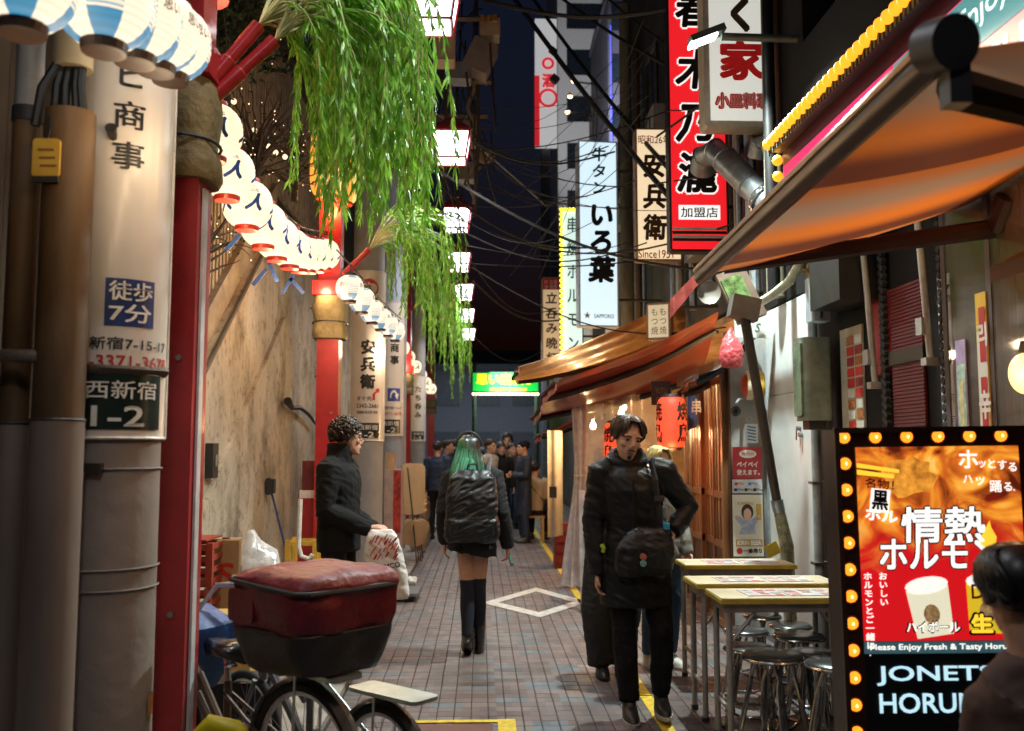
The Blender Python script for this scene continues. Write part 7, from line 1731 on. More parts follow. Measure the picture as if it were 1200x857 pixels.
def person(label, loc, rz, H=1.72, J=None, top=None, bottom=None, hair=None, skin=SKIN, head_rot=(0, 0, 0), vox=.011, seed=0, hem=.86, bulk=1.0, shoes=None, leg_w=1.0, collar=.02, hands=True,
           legs=True, hair_fn=None, flare=0., group=None, hand_dir=None, bare_legs=False, curl=30, bottom_bulk=1.0, name='person', parts=True, hood=False, drop=True):
    t = thing(name, label, 'person', loc, rz, group=group)
    k = H / 1.72
    j = dict(al=(-.1, .01, .085), ar=(.1, .01, .085), kl=(-.1, -.02, .48), kr=(.1, -.02, .48), hl=(-.09, 0, .90), hr=(.09, 0, .90), pelvis=(0, 0, .96), waist=(0, .0, 1.08), chest=(0, .005, 1.27), neck=(0, .015, 1.445), head=(0, -.015, 1.595),
             sl=(-.175, .01, 1.385), sr=(.175, .01, 1.385), el=(-.225, .03, 1.12), er=(.225, .03, 1.12), wl=(-.235, -.05, .88), wr=(.235, -.05, .88))
    j.update(J or {})
    j = {a: V(b) * k for a, b in j.items()}
    HM = Matrix.Translation(j['head']) @ Euler([R(a) for a in head_rot]).to_matrix().to_4x4() @ Matrix.Scale(k, 4)
    # ---- body: one continuous skin surface
    b = MB(); head_parts(b, HM)
    b.tube([j['neck'] - V((0, 0, .06)), j['neck'], j['head'] + V((0, .012, -.03))], [.062 * k, .056 * k, .055 * k], 12)
    b.loft([(j['neck'] - V((0, 0, .05)), .10, .06), (j['chest'], .13, .085), (j['waist'], .12, .08), (j['pelvis'] - V((0, 0, .04)), .14, .09)], 14)
    for s_ in 'lr':
        b.tube([j['s' + s_], j['e' + s_], j['w' + s_]], [.045 * k, .037 * k, .026 * k], 10)
        b.tube([j['s' + s_], j['neck'] - V((0, 0, .06))], .05 * k, 8)
        if hands:
            d = (j['w' + s_] - j['e' + s_]); hd_ = (hand_dir or {}).get(s_, (d, (1 if s_ == 'l' else -1, 0, 0)))
            sd = (1 if s_ == 'l' else -1); hand_parts(b, j['w' + s_], hd_[0], hd_[1], hd_[2] if len(hd_) > 2 else sd, hd_[3] if len(hd_) > 3 else curl, k)
        if legs:
            a_, kn, hp = j['a' + s_], j['k' + s_], j['h' + s_]
            b.tube([hp, hp.lerp(kn, .5), kn, kn.lerp(a_, .35), a_], [.080 * k, .068 * k, .050 * k, .052 * k, .036 * k], 12)
            b.tube([hp, j['pelvis']], .08 * k, 8)
    o = remesh(b, vox * .62, 3).build('body', skin, t, 2, world=False)
    # ---- face details
    if parts:
        for s_ in (-1, 1):
            MB().sph((s_ * .031, -.0825, .006), (.0125, .008, .0055), 8, 6).xf(HM).build('eye', mat('eye_dark', (.03, .022, .02), .2), o, True, world=False)
            MB().tube([(s_ * .015, -.0935, .026), (s_ * .032, -.0945, .032), (s_ * .052, -.083, .026)], [.004, .0045, .002], 6).xf(HM).build('eyebrow', hair or hairm, o, world=False)
        MB().tube([(-.021, -.0985, -.065), (0, -.1055, -.064), (.021, -.0985, -.065)], [.0015, .003, .0015], 6).xf(HM).build('lips', mat('lips', (.30, .10, .08), .5), o, world=False)
    # ---- trousers
    if bottom and legs:
        c = MB(); q = leg_w
        c.loft([(j['pelvis'] + V((0, 0, .10)), .148 * k, .105 * k), (j['pelvis'], .168 * k * bottom_bulk, .118 * k), (j['pelvis'] - V((0, 0, .1)), .165 * k * bottom_bulk, .115 * k)], 18)
        for s_ in 'lr':
            a_, kn, hp = j['a' + s_], j['k' + s_], j['h' + s_]; e_ = a_ + V((0, 0, .0 if q > 1.2 else .025))
            c.tube([hp + V((0, 0, .02)), hp.lerp(kn, .45), kn, kn.lerp(a_, .5), e_], [.098 * k, .084 * k * (.6 + .4 * q), .070 * k * q, .064 * k * q, .058 * k * q], 14)
        remesh(c, vox, 3, .010, 13, seed + 5).build('trousers', bottom, t, 2, world=False)
    # ---- jacket
    if top:
        c = MB(); B = bulk
        c.loft([((j['pelvis'].x, j['pelvis'].y, hem * k), (.165 + flare) * B * k, (.125 + flare * .6) * B * k), ((j['pelvis'].x, j['pelvis'].y, max(hem + .05, .98) * k), .168 * B * k + flare * .4, .125 * B * k), (j['waist'], .160 * B * k, .120 * B * k), (j['chest'], .182 * B * k, .130 * B * k), (j['chest'].lerp(j['neck'], .55), .168 * B * k, .115 * B * k), (j['chest'].lerp(j['neck'], .85), .115 * k, .085 * k), (j['neck'] + V((0, 0, collar)), .075 * k, .075 * k)], 22, ex=.85)
        for s_ in 'lr':
            sp, e_, w_ = j['s' + s_], j['e' + s_], j['w' + s_]
            c.tube([sp.lerp(j['neck'], .35), sp, sp.lerp(e_, .45), e_, e_.lerp(w_, .55), w_ + (w_ - e_).normalized() * .015], [.075 * k * B, .082 * k * B, .072 * k * B, .066 * k * B, .060 * k * B, .050 * k * B], 14)
        if collar > .03: c.lathe([(.080 * k, -.04), (.088 * k, .0), (.086 * k, collar + .03), (.07 * k, collar + .035)], j['neck'] + V((0, -.008, .0)), 20)
        if hood:
            for a in range(0, 360, 15):
                c.sph(j['neck'] + V((.092 * math.cos(R(a)), .02 + .088 * math.sin(R(a)), .02 + .028 * math.sin(R(a)))) * 1, (.036, .036, .040 + .012 * math.sin(R(a))), 8, 6)
            c.sph(j['neck'] + V((0, .11, -.02)), (.11, .06, .09), 10, 8)
        remesh(c, vox, 4, .009, 7.5, seed).build('jacket', top, t, 2, world=False)
    # ---- shoes
    if shoes and legs:
        for s_ in 'lr':
            a_ = j['a' + s_]; kn = j['k' + s_]; pitch = 0
            m_ = MB(); zb = max(0.002, a_.z - .085 * k) if drop else 0.002
            m_.loft([((a_.x, a_.y - .055, zb), .042, .128), ((a_.x, a_.y - .055, zb + .022), .046, .135), ((a_.x, a_.y - .045, zb + .05), .044, .118), ((a_.x, a_.y + .0, zb + .085), .040, .068), ((a_.x, a_.y + .012, zb + .115), .042, .052)], 16)
            sh_ = remesh(m_, .009, 2).build('shoe', shoes, t, 2, world=False)
            MB().loft([((a_.x, a_.y - .055, zb - .001), .045, .135), ((a_.x, a_.y - .055, zb + .022), .048, .139)], 18).build('sole', mat('sole_white', (.5, .46, .44), .6) if shoes.name.startswith('sneaker') else rub, sh_, True, world=False)
    if hair_fn: hair_fn(t, HM, hair, seed)
    return t, j, HM
hairm = mat('hair_dark', (.022, .014, .010), .42, var=.4, scale=40)
def locks(mb, spec, n=5, flat=.45):
    for pts, r in spec:
        k = len(pts); mb.tube(pts, [r * (.55 + .9 * math.sin(math.pi * min(.98, (i + .25) / k)) ** .8) * (1 if i < k - 1 else .25) for i in range(k)], n, flat=flat)
def dome(az, el, r=(.086, .106, .098), c=(0, .014, .040)):
    return V((c[0] + r[0] * math.cos(el) * math.sin(az), c[1] - r[1] * math.cos(el) * math.cos(az), c[2] + r[2] * math.sin(el)))   # az 0 = face
def hair_short(t, HM, hm, seed):
    q = random.Random(seed); b = MB(); b.sph((0, .024, .046), (.083, .096, .088), 16, 10); sp = []
    for i in range(150):
        az = q.uniform(-math.pi, math.pi); low = (.62 if abs(az) < .8 else (.1 if abs(az) < 1.5 else -.45)); e0 = q.uniform(.5, 1.5); e1 = max(low, e0 - q.uniform(.45, .8)); da = q.uniform(-.3, .3)
        sp.append(([dome(az + da * u, e0 + (e1 - e0) * u) * (1 + .05 * math.sin(math.pi * u)) for u in (0, .33, .66, 1)], q.uniform(.009, .014)))
    locks(b, sp); b.xf(HM); b.build('hair', hm, t, 2, world=False)
def hair_curly(t, HM, hm, seed):
    q = random.Random(seed); b = MB(); b.sph((0, .026, .05), (.086, .098, .09), 16, 10); sp = []
    for i in range(230):
        az = q.uniform(-math.pi, math.pi); low = (.5 if abs(az) < .8 else (-.1 if abs(az) < 1.4 else -.55)); el = q.uniform(low, 1.5); p = dome(az, el); d = (p - V((0, .02, .04))).normalized(); u, w_ = frame(d); r_ = q.uniform(.012, .024); ph = q.uniform(0, 6)
        sp.append(([p + d * (.006 + .012 * kk / 4) + (u * math.cos(ph + kk * 1.2) + w_ * math.sin(ph + kk * 1.2)) * r_ for kk in range(5)], q.uniform(.006, .010)))
    locks(b, sp); b.xf(HM); b.build('hair', hm, t, 2, world=False)
def hair_curtain(t, HM, hm, seed):
    q = random.Random(seed); b = MB(); b.sph((0, .028, .044), (.084, .094, .090), 16, 10); sp = []
    for i in range(210):
        side = q.choice((-1, 1)); az1 = side * q.uniform(.62, 3.1); st_ = V((-.008 + .012 * side * q.random(), -.095 + .15 * q.random(), .135))
        el1 = q.uniform(-.35, .0) if abs(az1) < 1.2 else q.uniform(-.65, -.2)
        if abs(az1) < .95: el1 = q.uniform(-.25, .3)
        e0 = 1.15; pts = [V((st_.x, st_.y, .128 - .25 * max(0, abs(st_.y - .0) - .05)))]
        for u in (.25, .5, .75, 1):
            az = az1 * (.55 + .45 * u); el = e0 + (el1 - e0) * u; pts.append(dome(az, el) * (1.0 + .06 * math.sin(math.pi * u * .8)) + V((side * .006 * u, 0, 0)))
        sp.append((pts, q.uniform(.008, .013)))
    locks(b, sp); b.xf(HM); b.build('hair', hm, t, 2, world=False)
def hair_cap(t, HM, hm, seed):      # knitted cap
    b = MB(); b.sph((0, .018, .05), (.088, .106, .094), 18, 12); b.torus((0, .02, .035), .088, .016, (0, .25, 1), 24, 6); b.xf(HM); b.build('knitted_cap', hm, t, 2, world=False)
blackc = mat('black_cloth', (.0055, .0055, .0065), .85, var=.3, scale=9, bump=.25, bscale=120, spec=.3)
shell = mat('black_shell', (.0055, .006, .0075), .55, var=.3, scale=8, bump=.12, bscale=60, spec=.35)
jeans = mat('blue_jeans', (.035, .085, .17), .8, var=.35, scale=10, bump=.2, bscale=150)
navy = mat('navy_cloth', (.012, .022, .055), .7, var=.25, scale=9); blacksh = mat('black_shoe', (.012, .012, .013), .4); whsh = mat('sneaker_white', (.55, .52, .48), .5)

# ---------------------------------------------------------------- man in the long black coat
p0 = PG(747, 842); brown = mat('hair_brown', (.050, .026, .013), .36, var=.55, scale=30)
Jm = dict(al=(-.05, -.03, .085), ar=(.135, -.0, .115), kl=(-.075, -.03, .49), kr=(.135, -.05, .50), hl=(-.085, 0, .90), hr=(.10, 0, .90), pelvis=(-.005, 0, .96), waist=(-.005, .0, 1.08), chest=(-.02, .005, 1.27), neck=(-.035, .02, 1.435), head=(-.045, -.035, 1.575),
          sl=(-.195, .01, 1.38), sr=(.165, .01, 1.38), el=(-.235, .02, 1.09), er=(.31, .02, 1.165), wl=(-.222, -.03, .815), wr=(.205, -.085, 1.055))
def man_hair(t, HM, hm, seed):
    hair_curtain(t, HM, hm, seed)
    b = MB(); b.tube([(-.027, -.098, -.053), (-.010, -.108, -.047), (.010, -.108, -.047), (.027, -.098, -.053)], [.003, .005, .005, .003], 6); b.xf(HM); b.build('moustache', mat('stubble', (.045, .026, .018), .7), t, world=False)
    b = MB(); b.sph((0, -.088, -.094), (.014, .010, .012), 8, 6); b.xf(HM); b.build('goatee', mat('stubble'), t, True, world=False)
t, j, HM = person('man in a long black hooded coat and black trousers walking towards the camera, looking down', p0, 0, 1.755, Jm, shell, blackc, brown, SKIN, (16, 8, 14), .009, 3, .63, 1.02, mat('sneaker_black', (.014, .014, .015), .5), 1.0, .05, True, True, man_hair, .035, hand_dir={'l': ((.02, -.02, -1), (1, -.3, 0), 1, 40), 'r': ((-.6, .1, -.75), (-.1, 1, 0), -1, 25)}, hood=True)
M0 = Matrix.Translation(p0)
def on(v): return M0 @ V(v)
# zip placket, badges and sling bag
b_ = MB(); b_.tube([(-.035, -.150, 1.36), (-.03, -.165, 1.2), (-.025, -.155, 1.05)], .006, 5); b_.xf(M0); o = b_.build('front_placket', blackc, t)
sb_ = thing('sling_bag', 'black sling bag with two round badges worn across the black coat', 'bag', on((0, -.2, .86)))
m_ = MB(); m_.loft([((.0, -.19, .83), .13, .035), ((.01, -.2, .87), .165, .055), ((.02, -.2, .98), .165, .058), ((.05, -.185, 1.07), .13, .045), ((.07, -.175, 1.10), .09, .025)], 18, ex=.7)
remesh(m_, .010, 2, .010, 12, 4).xf(M0).build('pouch', mat('sling_nylon', (.005, .005, .006), .5, bump=.3), sb_, 2)
m_ = MB(); m_.tube([(.12, -.165, 1.04), (.105, -.175, 1.2), (.095, -.155, 1.36), (.085, -.06, 1.475), (.04, .06, 1.45)], [.022] * 5, 6, flat=.25, up=(0, 0, 1)); m_.xf(M0); m_.build('strap', mat('strap_black', (.02, .02, .022), .5), sb_)
MB().box(on((.108, -.188, 1.26)), (.055, .02, .03)).build('buckle', blkp, sb_)
for z, c_, nm in ((.945, (.5, .16, .12), 'badge_coral'), (.908, (.2, .4, .42), 'badge_teal')): MB().cyl(on((.0, -.255, z)), on((.0, -.268, z)), .018, n=14).build('badge', mat(nm, c_, .35, var=.5, scale=60), sb_)
bo = thing('drink_bottle', 'bottle with a bright blue cap in the sling bag pocket', 'bottle', on((.145, -.2, .98))); MB().cyl(on((.145, -.195, .98)), on((.145, -.195, 1.09)), .028, n=12).build('body', mat('dark_bottle', (.02, .03, .04), .2), bo, True); MB().cyl(on((.145, -.195, 1.09)), on((.145, -.195, 1.125)), .020, n=14).build('cap', mat('cap_blue', (.03, .35, .55), .4), bo, True)
gl_ = MB(); gl_.tube([on((-.205, -.06, .99)), on((-.195, -.075, .97)), on((-.2, -.07, .95))], .014, 6); tag(gl_.build('lime_tag', mat('lime', (.35, .5, .03), .5), None, True), 'small lime green tag beside the man in the coat', 'tag')

# ---------------------------------------------------------------- woman with green hair seen from behind
p1 = PG(553, 768)
Jw = dict(al=(.035, .06, .16), ar=(-.055, -.10, .095), kl=(.035, .0, .49), kr=(-.05, -.035, .50), hl=(.055, 0, .90), hr=(-.065, 0, .90), pelvis=(0, 0, .95), waist=(0, .0, 1.06), chest=(.0, .005, 1.25), neck=(.015, .01, 1.42), head=(.03, -.02, 1.565),
          sl=(.165, .01, 1.36), sr=(-.165, .01, 1.36), el=(.215, .06, 1.10), er=(-.225, .06, 1.09), wl=(.215, -.05, .87), wr=(-.275, -.01, .83))
# facing away: local x is mirrored by the half turn, so 'l' (x>0 here) is on the left of the picture
def green_hair():
    m, n, l, b = newmat('green_hair'); tc = n.new('ShaderNodeTexCoord'); sx = n.new('ShaderNodeSeparateXYZ'); l.new(tc.outputs['Object'], sx.inputs[0])
    nz = n.new('ShaderNodeTexNoise'); nz.inputs['Scale'].default_value = 16; l.new(tc.outputs['Object'], nz.inputs['Vector'])
    a = n.new('ShaderNodeMath'); a.operation = 'MULTIPLY_ADD'; a.inputs[1].default_value = .16; l.new(nz.outputs['Fac'], a.inputs[0]); l.new(sx.outputs['Z'], a.inputs[2])
    x_ = n.new('ShaderNodeMath'); x_.operation = 'MULTIPLY_ADD'; x_.inputs[1].default_value = -1.3; l.new(sx.outputs['X'], x_.inputs[0]); l.new(a.outputs[0], x_.inputs[2])
    rp = n.new('ShaderNodeValToRGB'); e = rp.color_ramp.elements
    e[0].position = .33; e[0].color = (.05, .26, .16, 1); e[1].position = .72; e[1].color = (.010, .013, .013, 1); q = e.new(.50); q.color = (.02, .19, .09, 1); q = e.new(.58); q.color = (.012, .07, .035, 1)
    mr = n.new('ShaderNodeMapRange'); mr.inputs['From Min'].default_value = 1.20; mr.inputs['From Max'].default_value = 1.85; l.new(x_.outputs[0], mr.inputs['Value']); l.new(mr.outputs[0], rp.inputs[0])
    l.new(rp.outputs[0], b.inputs['Base Color']); b.inputs['Roughness'].default_value = .34; return m
def hair_long(t, HM, hm, seed):
    q = random.Random(seed); b = MB(); b.sph((0, .026, .040), (.085, .096, .092), 16, 10); sp = []
    for i in range(330):
        az = q.choice((-1, 1)) * q.uniform(.75, math.pi); L = q.uniform(.20, .36) if abs(az) > 1.1 else q.uniform(.16, .30); side = math.sin(az)
        pts = [dome(az * .3, 1.45), dome(az * .75, 1.0), dome(az, .45) * 1.02, dome(az, -.1) * 1.03]
        p = pts[-1].copy(); out = V((math.sin(az), -math.cos(az), 0)); wv = q.uniform(0, 6)
        for s_ in range(1, 6): pts.append(p + V((0, .02 * min(1, s_ / 3), -L * s_ / 5 - .01)) + out * (.006 * s_ + .006 * max(0, s_ - 3)) + V((side * .005 * s_, .012 * s_, 0)) + V((math.sin(wv + s_), math.cos(wv + s_), 0)) * .008)
        sp.append((pts, q.uniform(.007, .011)))
    locks(b, sp); b.xf(HM); b.build('hair', hm, t, 2, world=False)
wcloth = mat('black_hoodie', (.006, .0065, .008), .85, var=.3, scale=9, bump=.3, bscale=140)
t, j, HM = person('woman with green and black hair in a black hoodie and skirt walking away', p1, 180, 1.68, Jw, wcloth, None, green_hair(), SKIN, (-4, 0, 0), .009, 9, .80, 1.03, None, 1.0, .03, True, True, hair_long, .02, hand_dir={'l': ((.05, 0, -1), (-1, 0, 0), -1, 30), 'r': ((-.05, -.15, -1), (1, -.2, 0), 1, 45)}, curl=35)
k = 1.68 / 1.72
sk = MB(); sk.loft([((0, 0, .76), .185, .145), ((0, 0, .85), .172, .135), ((0, 0, .99), .150, .11)], 28)
for i, v in enumerate(sk.v): v.x += .012 * math.sin(i * 1.9) * (1 if v.z < .8 else .3); v.z += .03 * (v.x / .18) * (1 if v.z < .8 else 0) + (.012 * math.sin(i * 2.3) if v.z < .8 else 0)
sk.build('skirt', mat('black_skirt', (.010, .010, .011), .8, bump=.2), t, 2, world=False)
for s_ in 'lr':
    a_, kn, hp = j['a' + s_], j['k' + s_], j['h' + s_]; top_ = kn.lerp(hp, .20)
    m_ = MB(); m_.tube([top_ + V((0, 0, .008)), top_, kn, kn.lerp(a_, .35), kn.lerp(a_, .7), a_], [.055, .0585, .0555, .0575, .047, .041], 16); remesh(m_, .008, 1).build('over_knee_sock', mat('navy_sock', (.010, .014, .026), .85, bump=.3, bscale=160), t, 2, world=False)
    m_ = MB(); zb = max(.0, a_.z - .10); tip = -.07 if s_ == 'l' else 0
    m_.loft([((a_.x, a_.y - .045, zb + .0), .043, .118), ((a_.x, a_.y - .045, zb + .035), .047, .124), ((a_.x, a_.y - .03, zb + .075), .046, .095), ((a_.x, a_.y + .008, zb + .12), .047, .06), ((a_.x, a_.y + .012, zb + .20), .048, .054), ((a_.x, a_.y + .012, zb + .225), .049, .055)], 16)
    if s_ == 'l':       # trailing foot, heel lifted
        piv = V((a_.x, a_.y - .13, .0)); RM = Matrix.Translation(piv) @ Matrix.Rotation(R(24), 4, 'X') @ Matrix.Translation(-piv); [v.__setitem__(slice(0, 3), (RM @ V((v.x, v.y, v.z - zb)))) for v in m_.v]
    bt = remesh(m_, .009, 2).build('boot', mat('black_leather', (.012, .011, .011), .28, coat=.3), t, 2, world=False)
tg_ = MB(); top_ = j['kl'].lerp(j['hl'], .20)
M1 = ROOT[t.name]
ph = thing('headphones', 'black over ear headphones on the woman with green hair', 'headphones', M1 @ (HM @ V((0, 0, .15))))
b_ = MB(); b_.tube([HM @ V((.100 * math.cos(R(a)), .012, .012 + .132 * math.sin(R(a)))) for a in range(-4, 185, 12)], .009, 8, flat=1.6); b_.xf(M1); b_.build('band', rub, ph, True)
for s_ in (-1, 1): b_ = MB(); b_.cyl(HM @ V((s_ * .083, .012, -.0)), HM @ V((s_ * .118, .012, -.0)), .038, .034, 16); b_.xf(M1); b_.build('ear_cup', mat('cup_black', (.014, .014, .016), .35), ph, True)
bp = thing('backpack', 'black leather backpack on the back of the woman with green hair', 'backpack', M1 @ V((0, .2, .85)))
lea = mat('bag_leather', (.008, .010, .014), .42, var=.3, scale=8, bump=.3, bscale=22)
m_ = MB(); m_.loft([((0, .19, .86), .175, .075), ((0, .205, .90), .20, .10), ((0, .215, 1.02), .20, .115), ((0, .21, 1.03), .192, .108), ((0, .205, 1.20), .185, .10), ((0, .19, 1.33), .17, .085), ((0, .165, 1.385), .13, .05)], 24, ex=.6)
remesh(m_, .010, 2, .018, 8, 2).xf(M1).build('main_bag', lea, bp, 2)
m_ = MB(); m_.loft([((0, .275, .90), .15, .03), ((0, .285, .93), .168, .04), ((0, .285, 1.00), .168, .04), ((0, .275, 1.025), .15, .028)], 20, ex=.6); remesh(m_, .008, 3, .012, 10, 6).xf(M1).build('lower_pocket', lea, bp, 2)
m_ = MB(); m_.loft([((0, .265, 1.06), .13, .022), ((0, .272, 1.09), .15, .035), ((0, .265, 1.22), .14, .035), ((0, .25, 1.25), .11, .02)], 20, ex=.6); remesh(m_, .008, 3, .012, 10, 7).xf(M1).build('front_pocket', lea, bp, 2)
m_ = MB(); m_.tube([(-.13, .292, 1.045), (0, .315, 1.04), (.13, .292, 1.045)], .005, 5); m_.xf(M1); m_.build('zip', mat('zip_grey', (.1, .1, .1), .4, .7), bp)
for s_ in (-1, 1): m_ = MB(); m_.tube([(s_ * .11, .16, 1.35), (s_ * .125, .06, 1.44), (s_ * .125, -.07, 1.40), (s_ * .14, -.13, 1.2), (s_ * .155, -.04, .98), (s_ * .16, .14, .93)], .020, 6, flat=.4, up=(0, 0, 1)); m_.xf(M1); m_.build('strap', mat('strap_black'), bp)
m_ = MB(); m_.tube([(-.04, .19, 1.385), (-.03, .2, 1.43), (.03, .2, 1.43), (.04, .19, 1.385)], .009, 6); m_.xf(M1); m_.build('grab_loop', mat('strap_black'), bp)
pw_ = j['wr'] + V((-.015, -.045, -.085)); ph2 = thing('mobile_phone', 'green backed phone in the right hand of the woman walking away', 'phone', M1 @ pw_)
m_ = MB(); m_.rbox((0, 0, 0), (.012, .075, .15), .010, ax=0); m_.xf(Matrix.Translation(pw_) @ Euler((R(25), R(12), R(10))).to_matrix().to_4x4()); m_.xf(M1); m_.build('case', mat('phone_green', (.05, .22, .16), .3), ph2)
m_ = MB(); m_.box((.0068, 0, 0), (.001, .066, .14)); m_.xf(Matrix.Translation(pw_) @ Euler((R(25), R(12), R(10))).to_matrix().to_4x4()); m_.xf(M1); m_.build('screen', mat('phone_screen', (.02, .02, .025), .1), ph2)

# ---------------------------------------------------------------- man in profile with carrier bag
p2 = V(((400 - HX) / 162, F / 162, 0.012))
Jl = dict(head=(.02, -.045, 1.585), neck=(.0, .01, 1.44), sl=(-.17, .01, 1.37), sr=(.17, .01, 1.37), el=(-.215, .02, 1.09), er=(.225, .06, 1.08), wl=(-.08, -.235, .965), wr=(.12, -.24, .925))
def glasses_hair(t, HM, hm, seed):
    hair_curly(t, HM, hm, seed); b = MB()
    for s_ in (-1, 1): b.torus((s_ * .034, -.098, .008), .021, .0018, (0, 1, 0), 18, 5); b.tube([(s_ * .055, -.095, .012), (s_ * .078, .01, .008)], .0018, 5)
    b.xf(HM); b.build('glasses', mat('glasses_wire', (.2, .2, .2), .3, .8), t, world=False)
t, j, HM = person('curly haired man with glasses in a black jacket, in profile, holding a carrier bag', p2, 78, 1.745, Jl, blackc, blackc, mat('hair_chestnut', (.035, .018, .010), .45, var=.5, scale=30), SKIN, (2, 0, 34), .009, 14, .80, 1.12, blacksh, 1.0, .075, True, True, glasses_hair, .0, hand_dir={'l': ((.25, -1, .1), (.3, 0, -1), 1, 22), 'r': ((-.3, -1, .05), (-.2, .1, -1), -1, 30)})
M2 = ROOT[t.name]
cbg = thing('carrier_bag', 'white carrier bag with red diagonal dashes and black lettering held by the man in profile', 'bag', W(450, 700, 170))
c = W(450, 662, 172); wb = mat('bag_white', (.70, .67, .66), .35, var=.08, scale=5, bump=.5, bscale=9)
fb = MB(); fb.loft([(c + V((.03, 0, -.225)), .13, .06), (c + V((.028, 0, -.20)), .145, .075), (c + V((.015, 0, -.05)), .140, .07), (c + V((-.005, 0, .10)), .125, .055), (c + V((-.015, 0, .19)), .10, .04), (c + V((-.02, 0, .235)), .075, .02)], 36, ex=.5)
b2 = remesh(fb, .011, 2, .010, 9, 8); b2.build('bag_body', wb, cbg, 2)
q = random.Random(4); b_ = MB(); bl = MB()
yb = c.y - .092
for i in range(70):
    u = V((c.x + q.uniform(-.09, .085), yb - .0, c.z + q.uniform(-.19, .18)))
    if abs(u.z - c.z + .02) < .055 and u.x - c.x > -.06: continue
    L = q.uniform(.025, .06); dx = V((.5, 0, .86)) * L; n_ = V((.86, 0, -.5)) * .0035
    b_.quad(u - n_, u + n_, u + dx + n_, u + dx - n_)
b_.build('red_dashes', inkr, cbg); put(bl, 'NAMCO', (c.x + .03, yb - .002, c.z + .0), .17, .035, bold=.02, right=V((.98, 0, .17)), up=V((-.17, 0, .98))); bl.build('lettering', ink, cbg)
MB().box((c.x + .03, yb - .002, c.z - .035), (.07, .001, .018), (0, R(-10), 0)).build('red_label', inkr, cbg)
hp_ = M2 @ (j['wr'] + V((-.01, -.08, -.02)))
m_ = MB()
for s_ in (-1, 1): m_.tube([c + V((s_ * .06, 0, .22)), (c + V((s_ * .03, 0, .26)) + hp_) / 2, hp_ + V((0, 0, .0))], .012, 6, flat=.3)
m_.build('handles', wb, cbg)

# ---------------------------------------------------------------- seated person at the right edge
p3 = W(1218, 640, 470); p3.z = 0
Jd = dict(kl=(-.11, -.44, .50), kr=(.11, -.44, .50), al=(-.11, -.42, .085), ar=(.11, -.42, .085), hl=(-.09, 0, .50), hr=(.09, 0, .50), pelvis=(0, 0, .52), waist=(0, 0, .66), chest=(.01, -.01, .83), neck=(.02, -.03, 1.0), head=(.045, -.06, 1.165), sl=(-.12, -.02, .885), sr=(.12, -.02, .885), el=(-.17, -.10, .66), er=(.17, -.10, .66), wl=(-.10, -.28, .66), wr=(.10, -.28, .66))
person('person with short black hair in a brown top, back turned, at the right edge', p3, 158, 1.72, Jd, mat('brown_top', (.07, .035, .025), .8), blackc, mat('hair_black', (.008, .006, .006), .4), SKIN2, (0, 0, 0), .014, 31, .50, .86, blacksh, hair_fn=hair_curtain, parts=False)
st_ = dup(pr, (p3.x, p3.y + .02, 0), 10, 'tube stool carrying the person at the right edge') if pr is not None and pr.name.startswith('tube_stool') else None

# ---------------------------------------------------------------- people behind the man in the coat
pA = PG(713, 792); person('person in wide black trousers bending down behind the man in the coat', V((pA.x + .02, pA.y, 0)), 0, 1.62, dict(al=(-.07, .01, .085), ar=(.07, .01, .085), pelvis=(.03, .03, .95), waist=(.06, -.03, 1.03), chest=(.12, -.13, 1.13), neck=(.16, -.24, 1.22), head=(.18, -.36, 1.27), sl=(-.03, -.16, 1.19), sr=(.31, -.16, 1.19), el=(.03, -.22, .95), er=(.33, -.26, .95), wl=(.10, -.30, .80), wr=(.26, -.36, .80)), mat('dark_jacket', (.012, .012, .014), .7), mat('wide_black', (.009, .009, .010), .6), hairm, SKIN2, (50, 0, 0), .012, 41, .84, 1.0, blacksh, 1.75, hair_fn=hair_short)
pB = PG(766, 792); person('blond person in blue jeans and white sneakers behind the man in the coat', V((pB.x + .10, pB.y + .25, 0)), 25, 1.56, dict(al=(-.10, .01, .085), ar=(.08, .01, .085)), mat('grey_print_top', (.22, .22, .2), .8, var=.6, scale=14), jeans, mat('hair_blond', (.50, .40, .16), .4, var=.4, scale=30), SKIN, (10, 0, 0), .012, 42, .84, .98, whsh, 1.1, hair_fn=hair_curtain)

# ---------------------------------------------------------------- group in the distance
grp = 'people standing in the far part of the alley'
def far_person(px, py, label, rz, H, top, bot, hair, fn, seed, J=None, hem=.84, sh=blacksh, **kw):
    p = PG(px, py); person(label, V((p.x, p.y, 0)), rz, H, J, top, bot, hair, SKIN2, kw.pop('head_rot', (0, 0, 0)), .016, seed, hem, kw.pop('bulk', 1.0), sh, 1.0, hair_fn=fn, group=grp, hands=True, **kw)
far_person(512, 632, 'man in a navy jacket with his back turned, left of the green haired woman', 170, 1.68, navy, blackc, hairm, hair_short, 51)
far_person(524, 622, 'man with cropped hair in profile behind the navy jacket', 80, 1.72, mat('dark_blue', (.02, .035, .07), .7), blackc, hairm, hair_short, 52)
far_person(533, 617, 'dark haired person hidden behind the cropped haired man', 190, 1.74, blackc, blackc, hairm, hair_short, 53)
far_person(574, 628, 'person in a white shirt with brown hair right of the green haired woman', 60, 1.72, mat('white_shirt', (.45, .42, .38), .8), blackc, mat('hair_chestnut'), hair_short, 54)
far_person(587, 626, 'man in a dark hooded jacket facing the camera in the group', 15, 1.68, blackc, blackc, hairm, hair_cap, 55, collar=.04)
far_person(595, 616, 'tall curly haired man in a brown coat at the back of the group', -10, 1.86, mat('brown_coat', (.09, .05, .03), .8), blackc, hairm, hair_curly, 56, hem=.55)
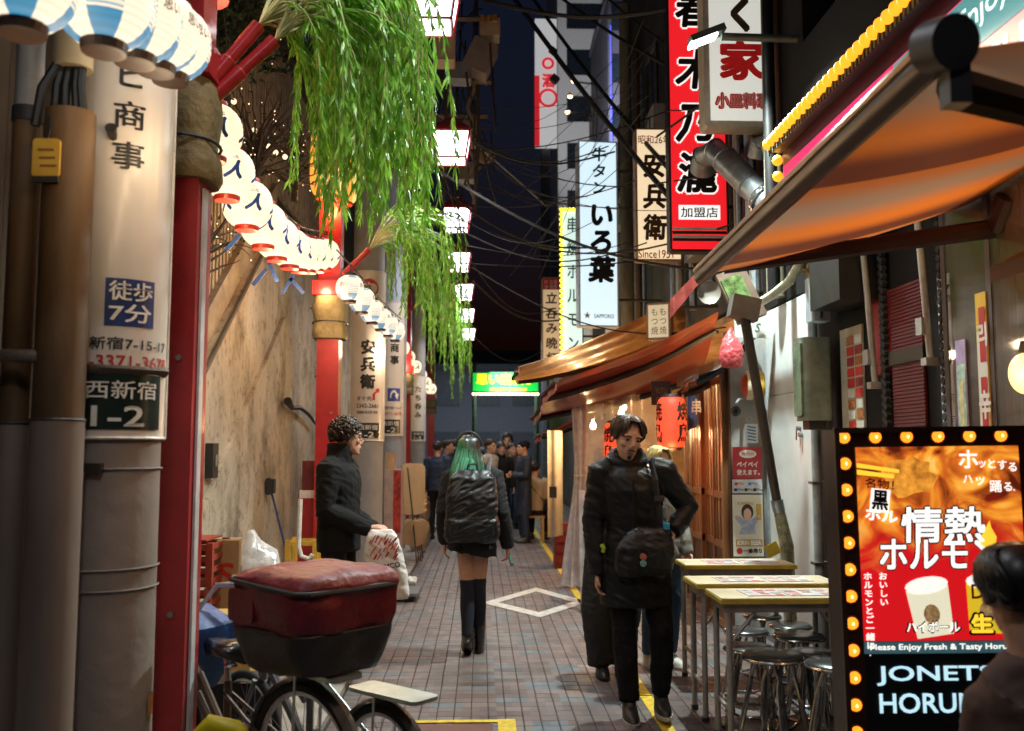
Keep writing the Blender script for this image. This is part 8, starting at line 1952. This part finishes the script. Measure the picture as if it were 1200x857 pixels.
far_person(600, 620, 'bearded man between the brown coat and the dark hooded jacket', 30, 1.66, mat('grey_coat', (.05, .05, .055), .8), jeans, hairm, hair_short, 57)
far_person(614, 636, 'person in a dark coat and black knitted cap leaning by the stall', -75, 1.70, mat('ink_coat', (.012, .018, .035), .7), navy, blackc, hair_cap, 58, hem=.45, J=dict(el=(-.2, -.05, 1.12), wl=(-.02, -.22, 1.15), er=(.22, -.03, 1.12), wr=(.05, -.22, 1.12)))
Js = dict(kl=(-.13, -.40, .50), kr=(.13, -.40, .50), al=(-.13, -.38, .085), ar=(.13, -.36, .085), hl=(-.09, 0, .50), hr=(.09, 0, .50), pelvis=(0, 0, .53), waist=(0, -.01, .67), chest=(0, -.04, .86), neck=(0, -.06, 1.03), head=(0, -.09, 1.175), sl=(-.18, -.04, .97), sr=(.18, -.04, .97), el=(-.23, -.08, .72), er=(.23, -.08, .72), wl=(-.12, -.28, .66), wr=(.12, -.28, .66))
pS = PG(626, 634); far_person(626, 634, 'customer in a beige sweater seated on a wooden stool, back turned', 165, 1.76, mat('beige_sweater', (.34, .26, .17), .9, var=.12, bump=.3), blackc, hairm, hair_short, 59, J=Js, hem=.5)
ws = thing('wooden_stool', 'small wooden stool under the customer in the beige sweater', 'stool', (pS.x, pS.y, 0)); wm_ = mat('stool_wood', (.42, .24, .08), .5, var=.2)
MB().bb((pS.x - .19, pS.y - .17, .40), (pS.x + .17, pS.y + .17, .43)).build('seat', wm_, ws)
for a in (-.16, .14):
    for b in (-.14, .14): MB().bb((pS.x + a - .018, pS.y + b - .018, 0), (pS.x + a + .018, pS.y + b + .018, .40)).build('leg', wm_, ws)
sg = thing('shoulder_strap_bag', 'black strap across the beige sweater with a small bag', 'bag', (pS.x + .2, pS.y, .6)); m_ = MB(); m_.tube([(pS.x - .12, pS.y - .135, 1.02), (pS.x + .02, pS.y - .12, .84), (pS.x + .17, pS.y - .12, .66)], .017, 6, flat=.4); m_.build('strap', rub, sg); MB().rbox((pS.x + .21, pS.y - .1, .58), (.1, .06, .14), .02).build('pouch', blackc, sg)
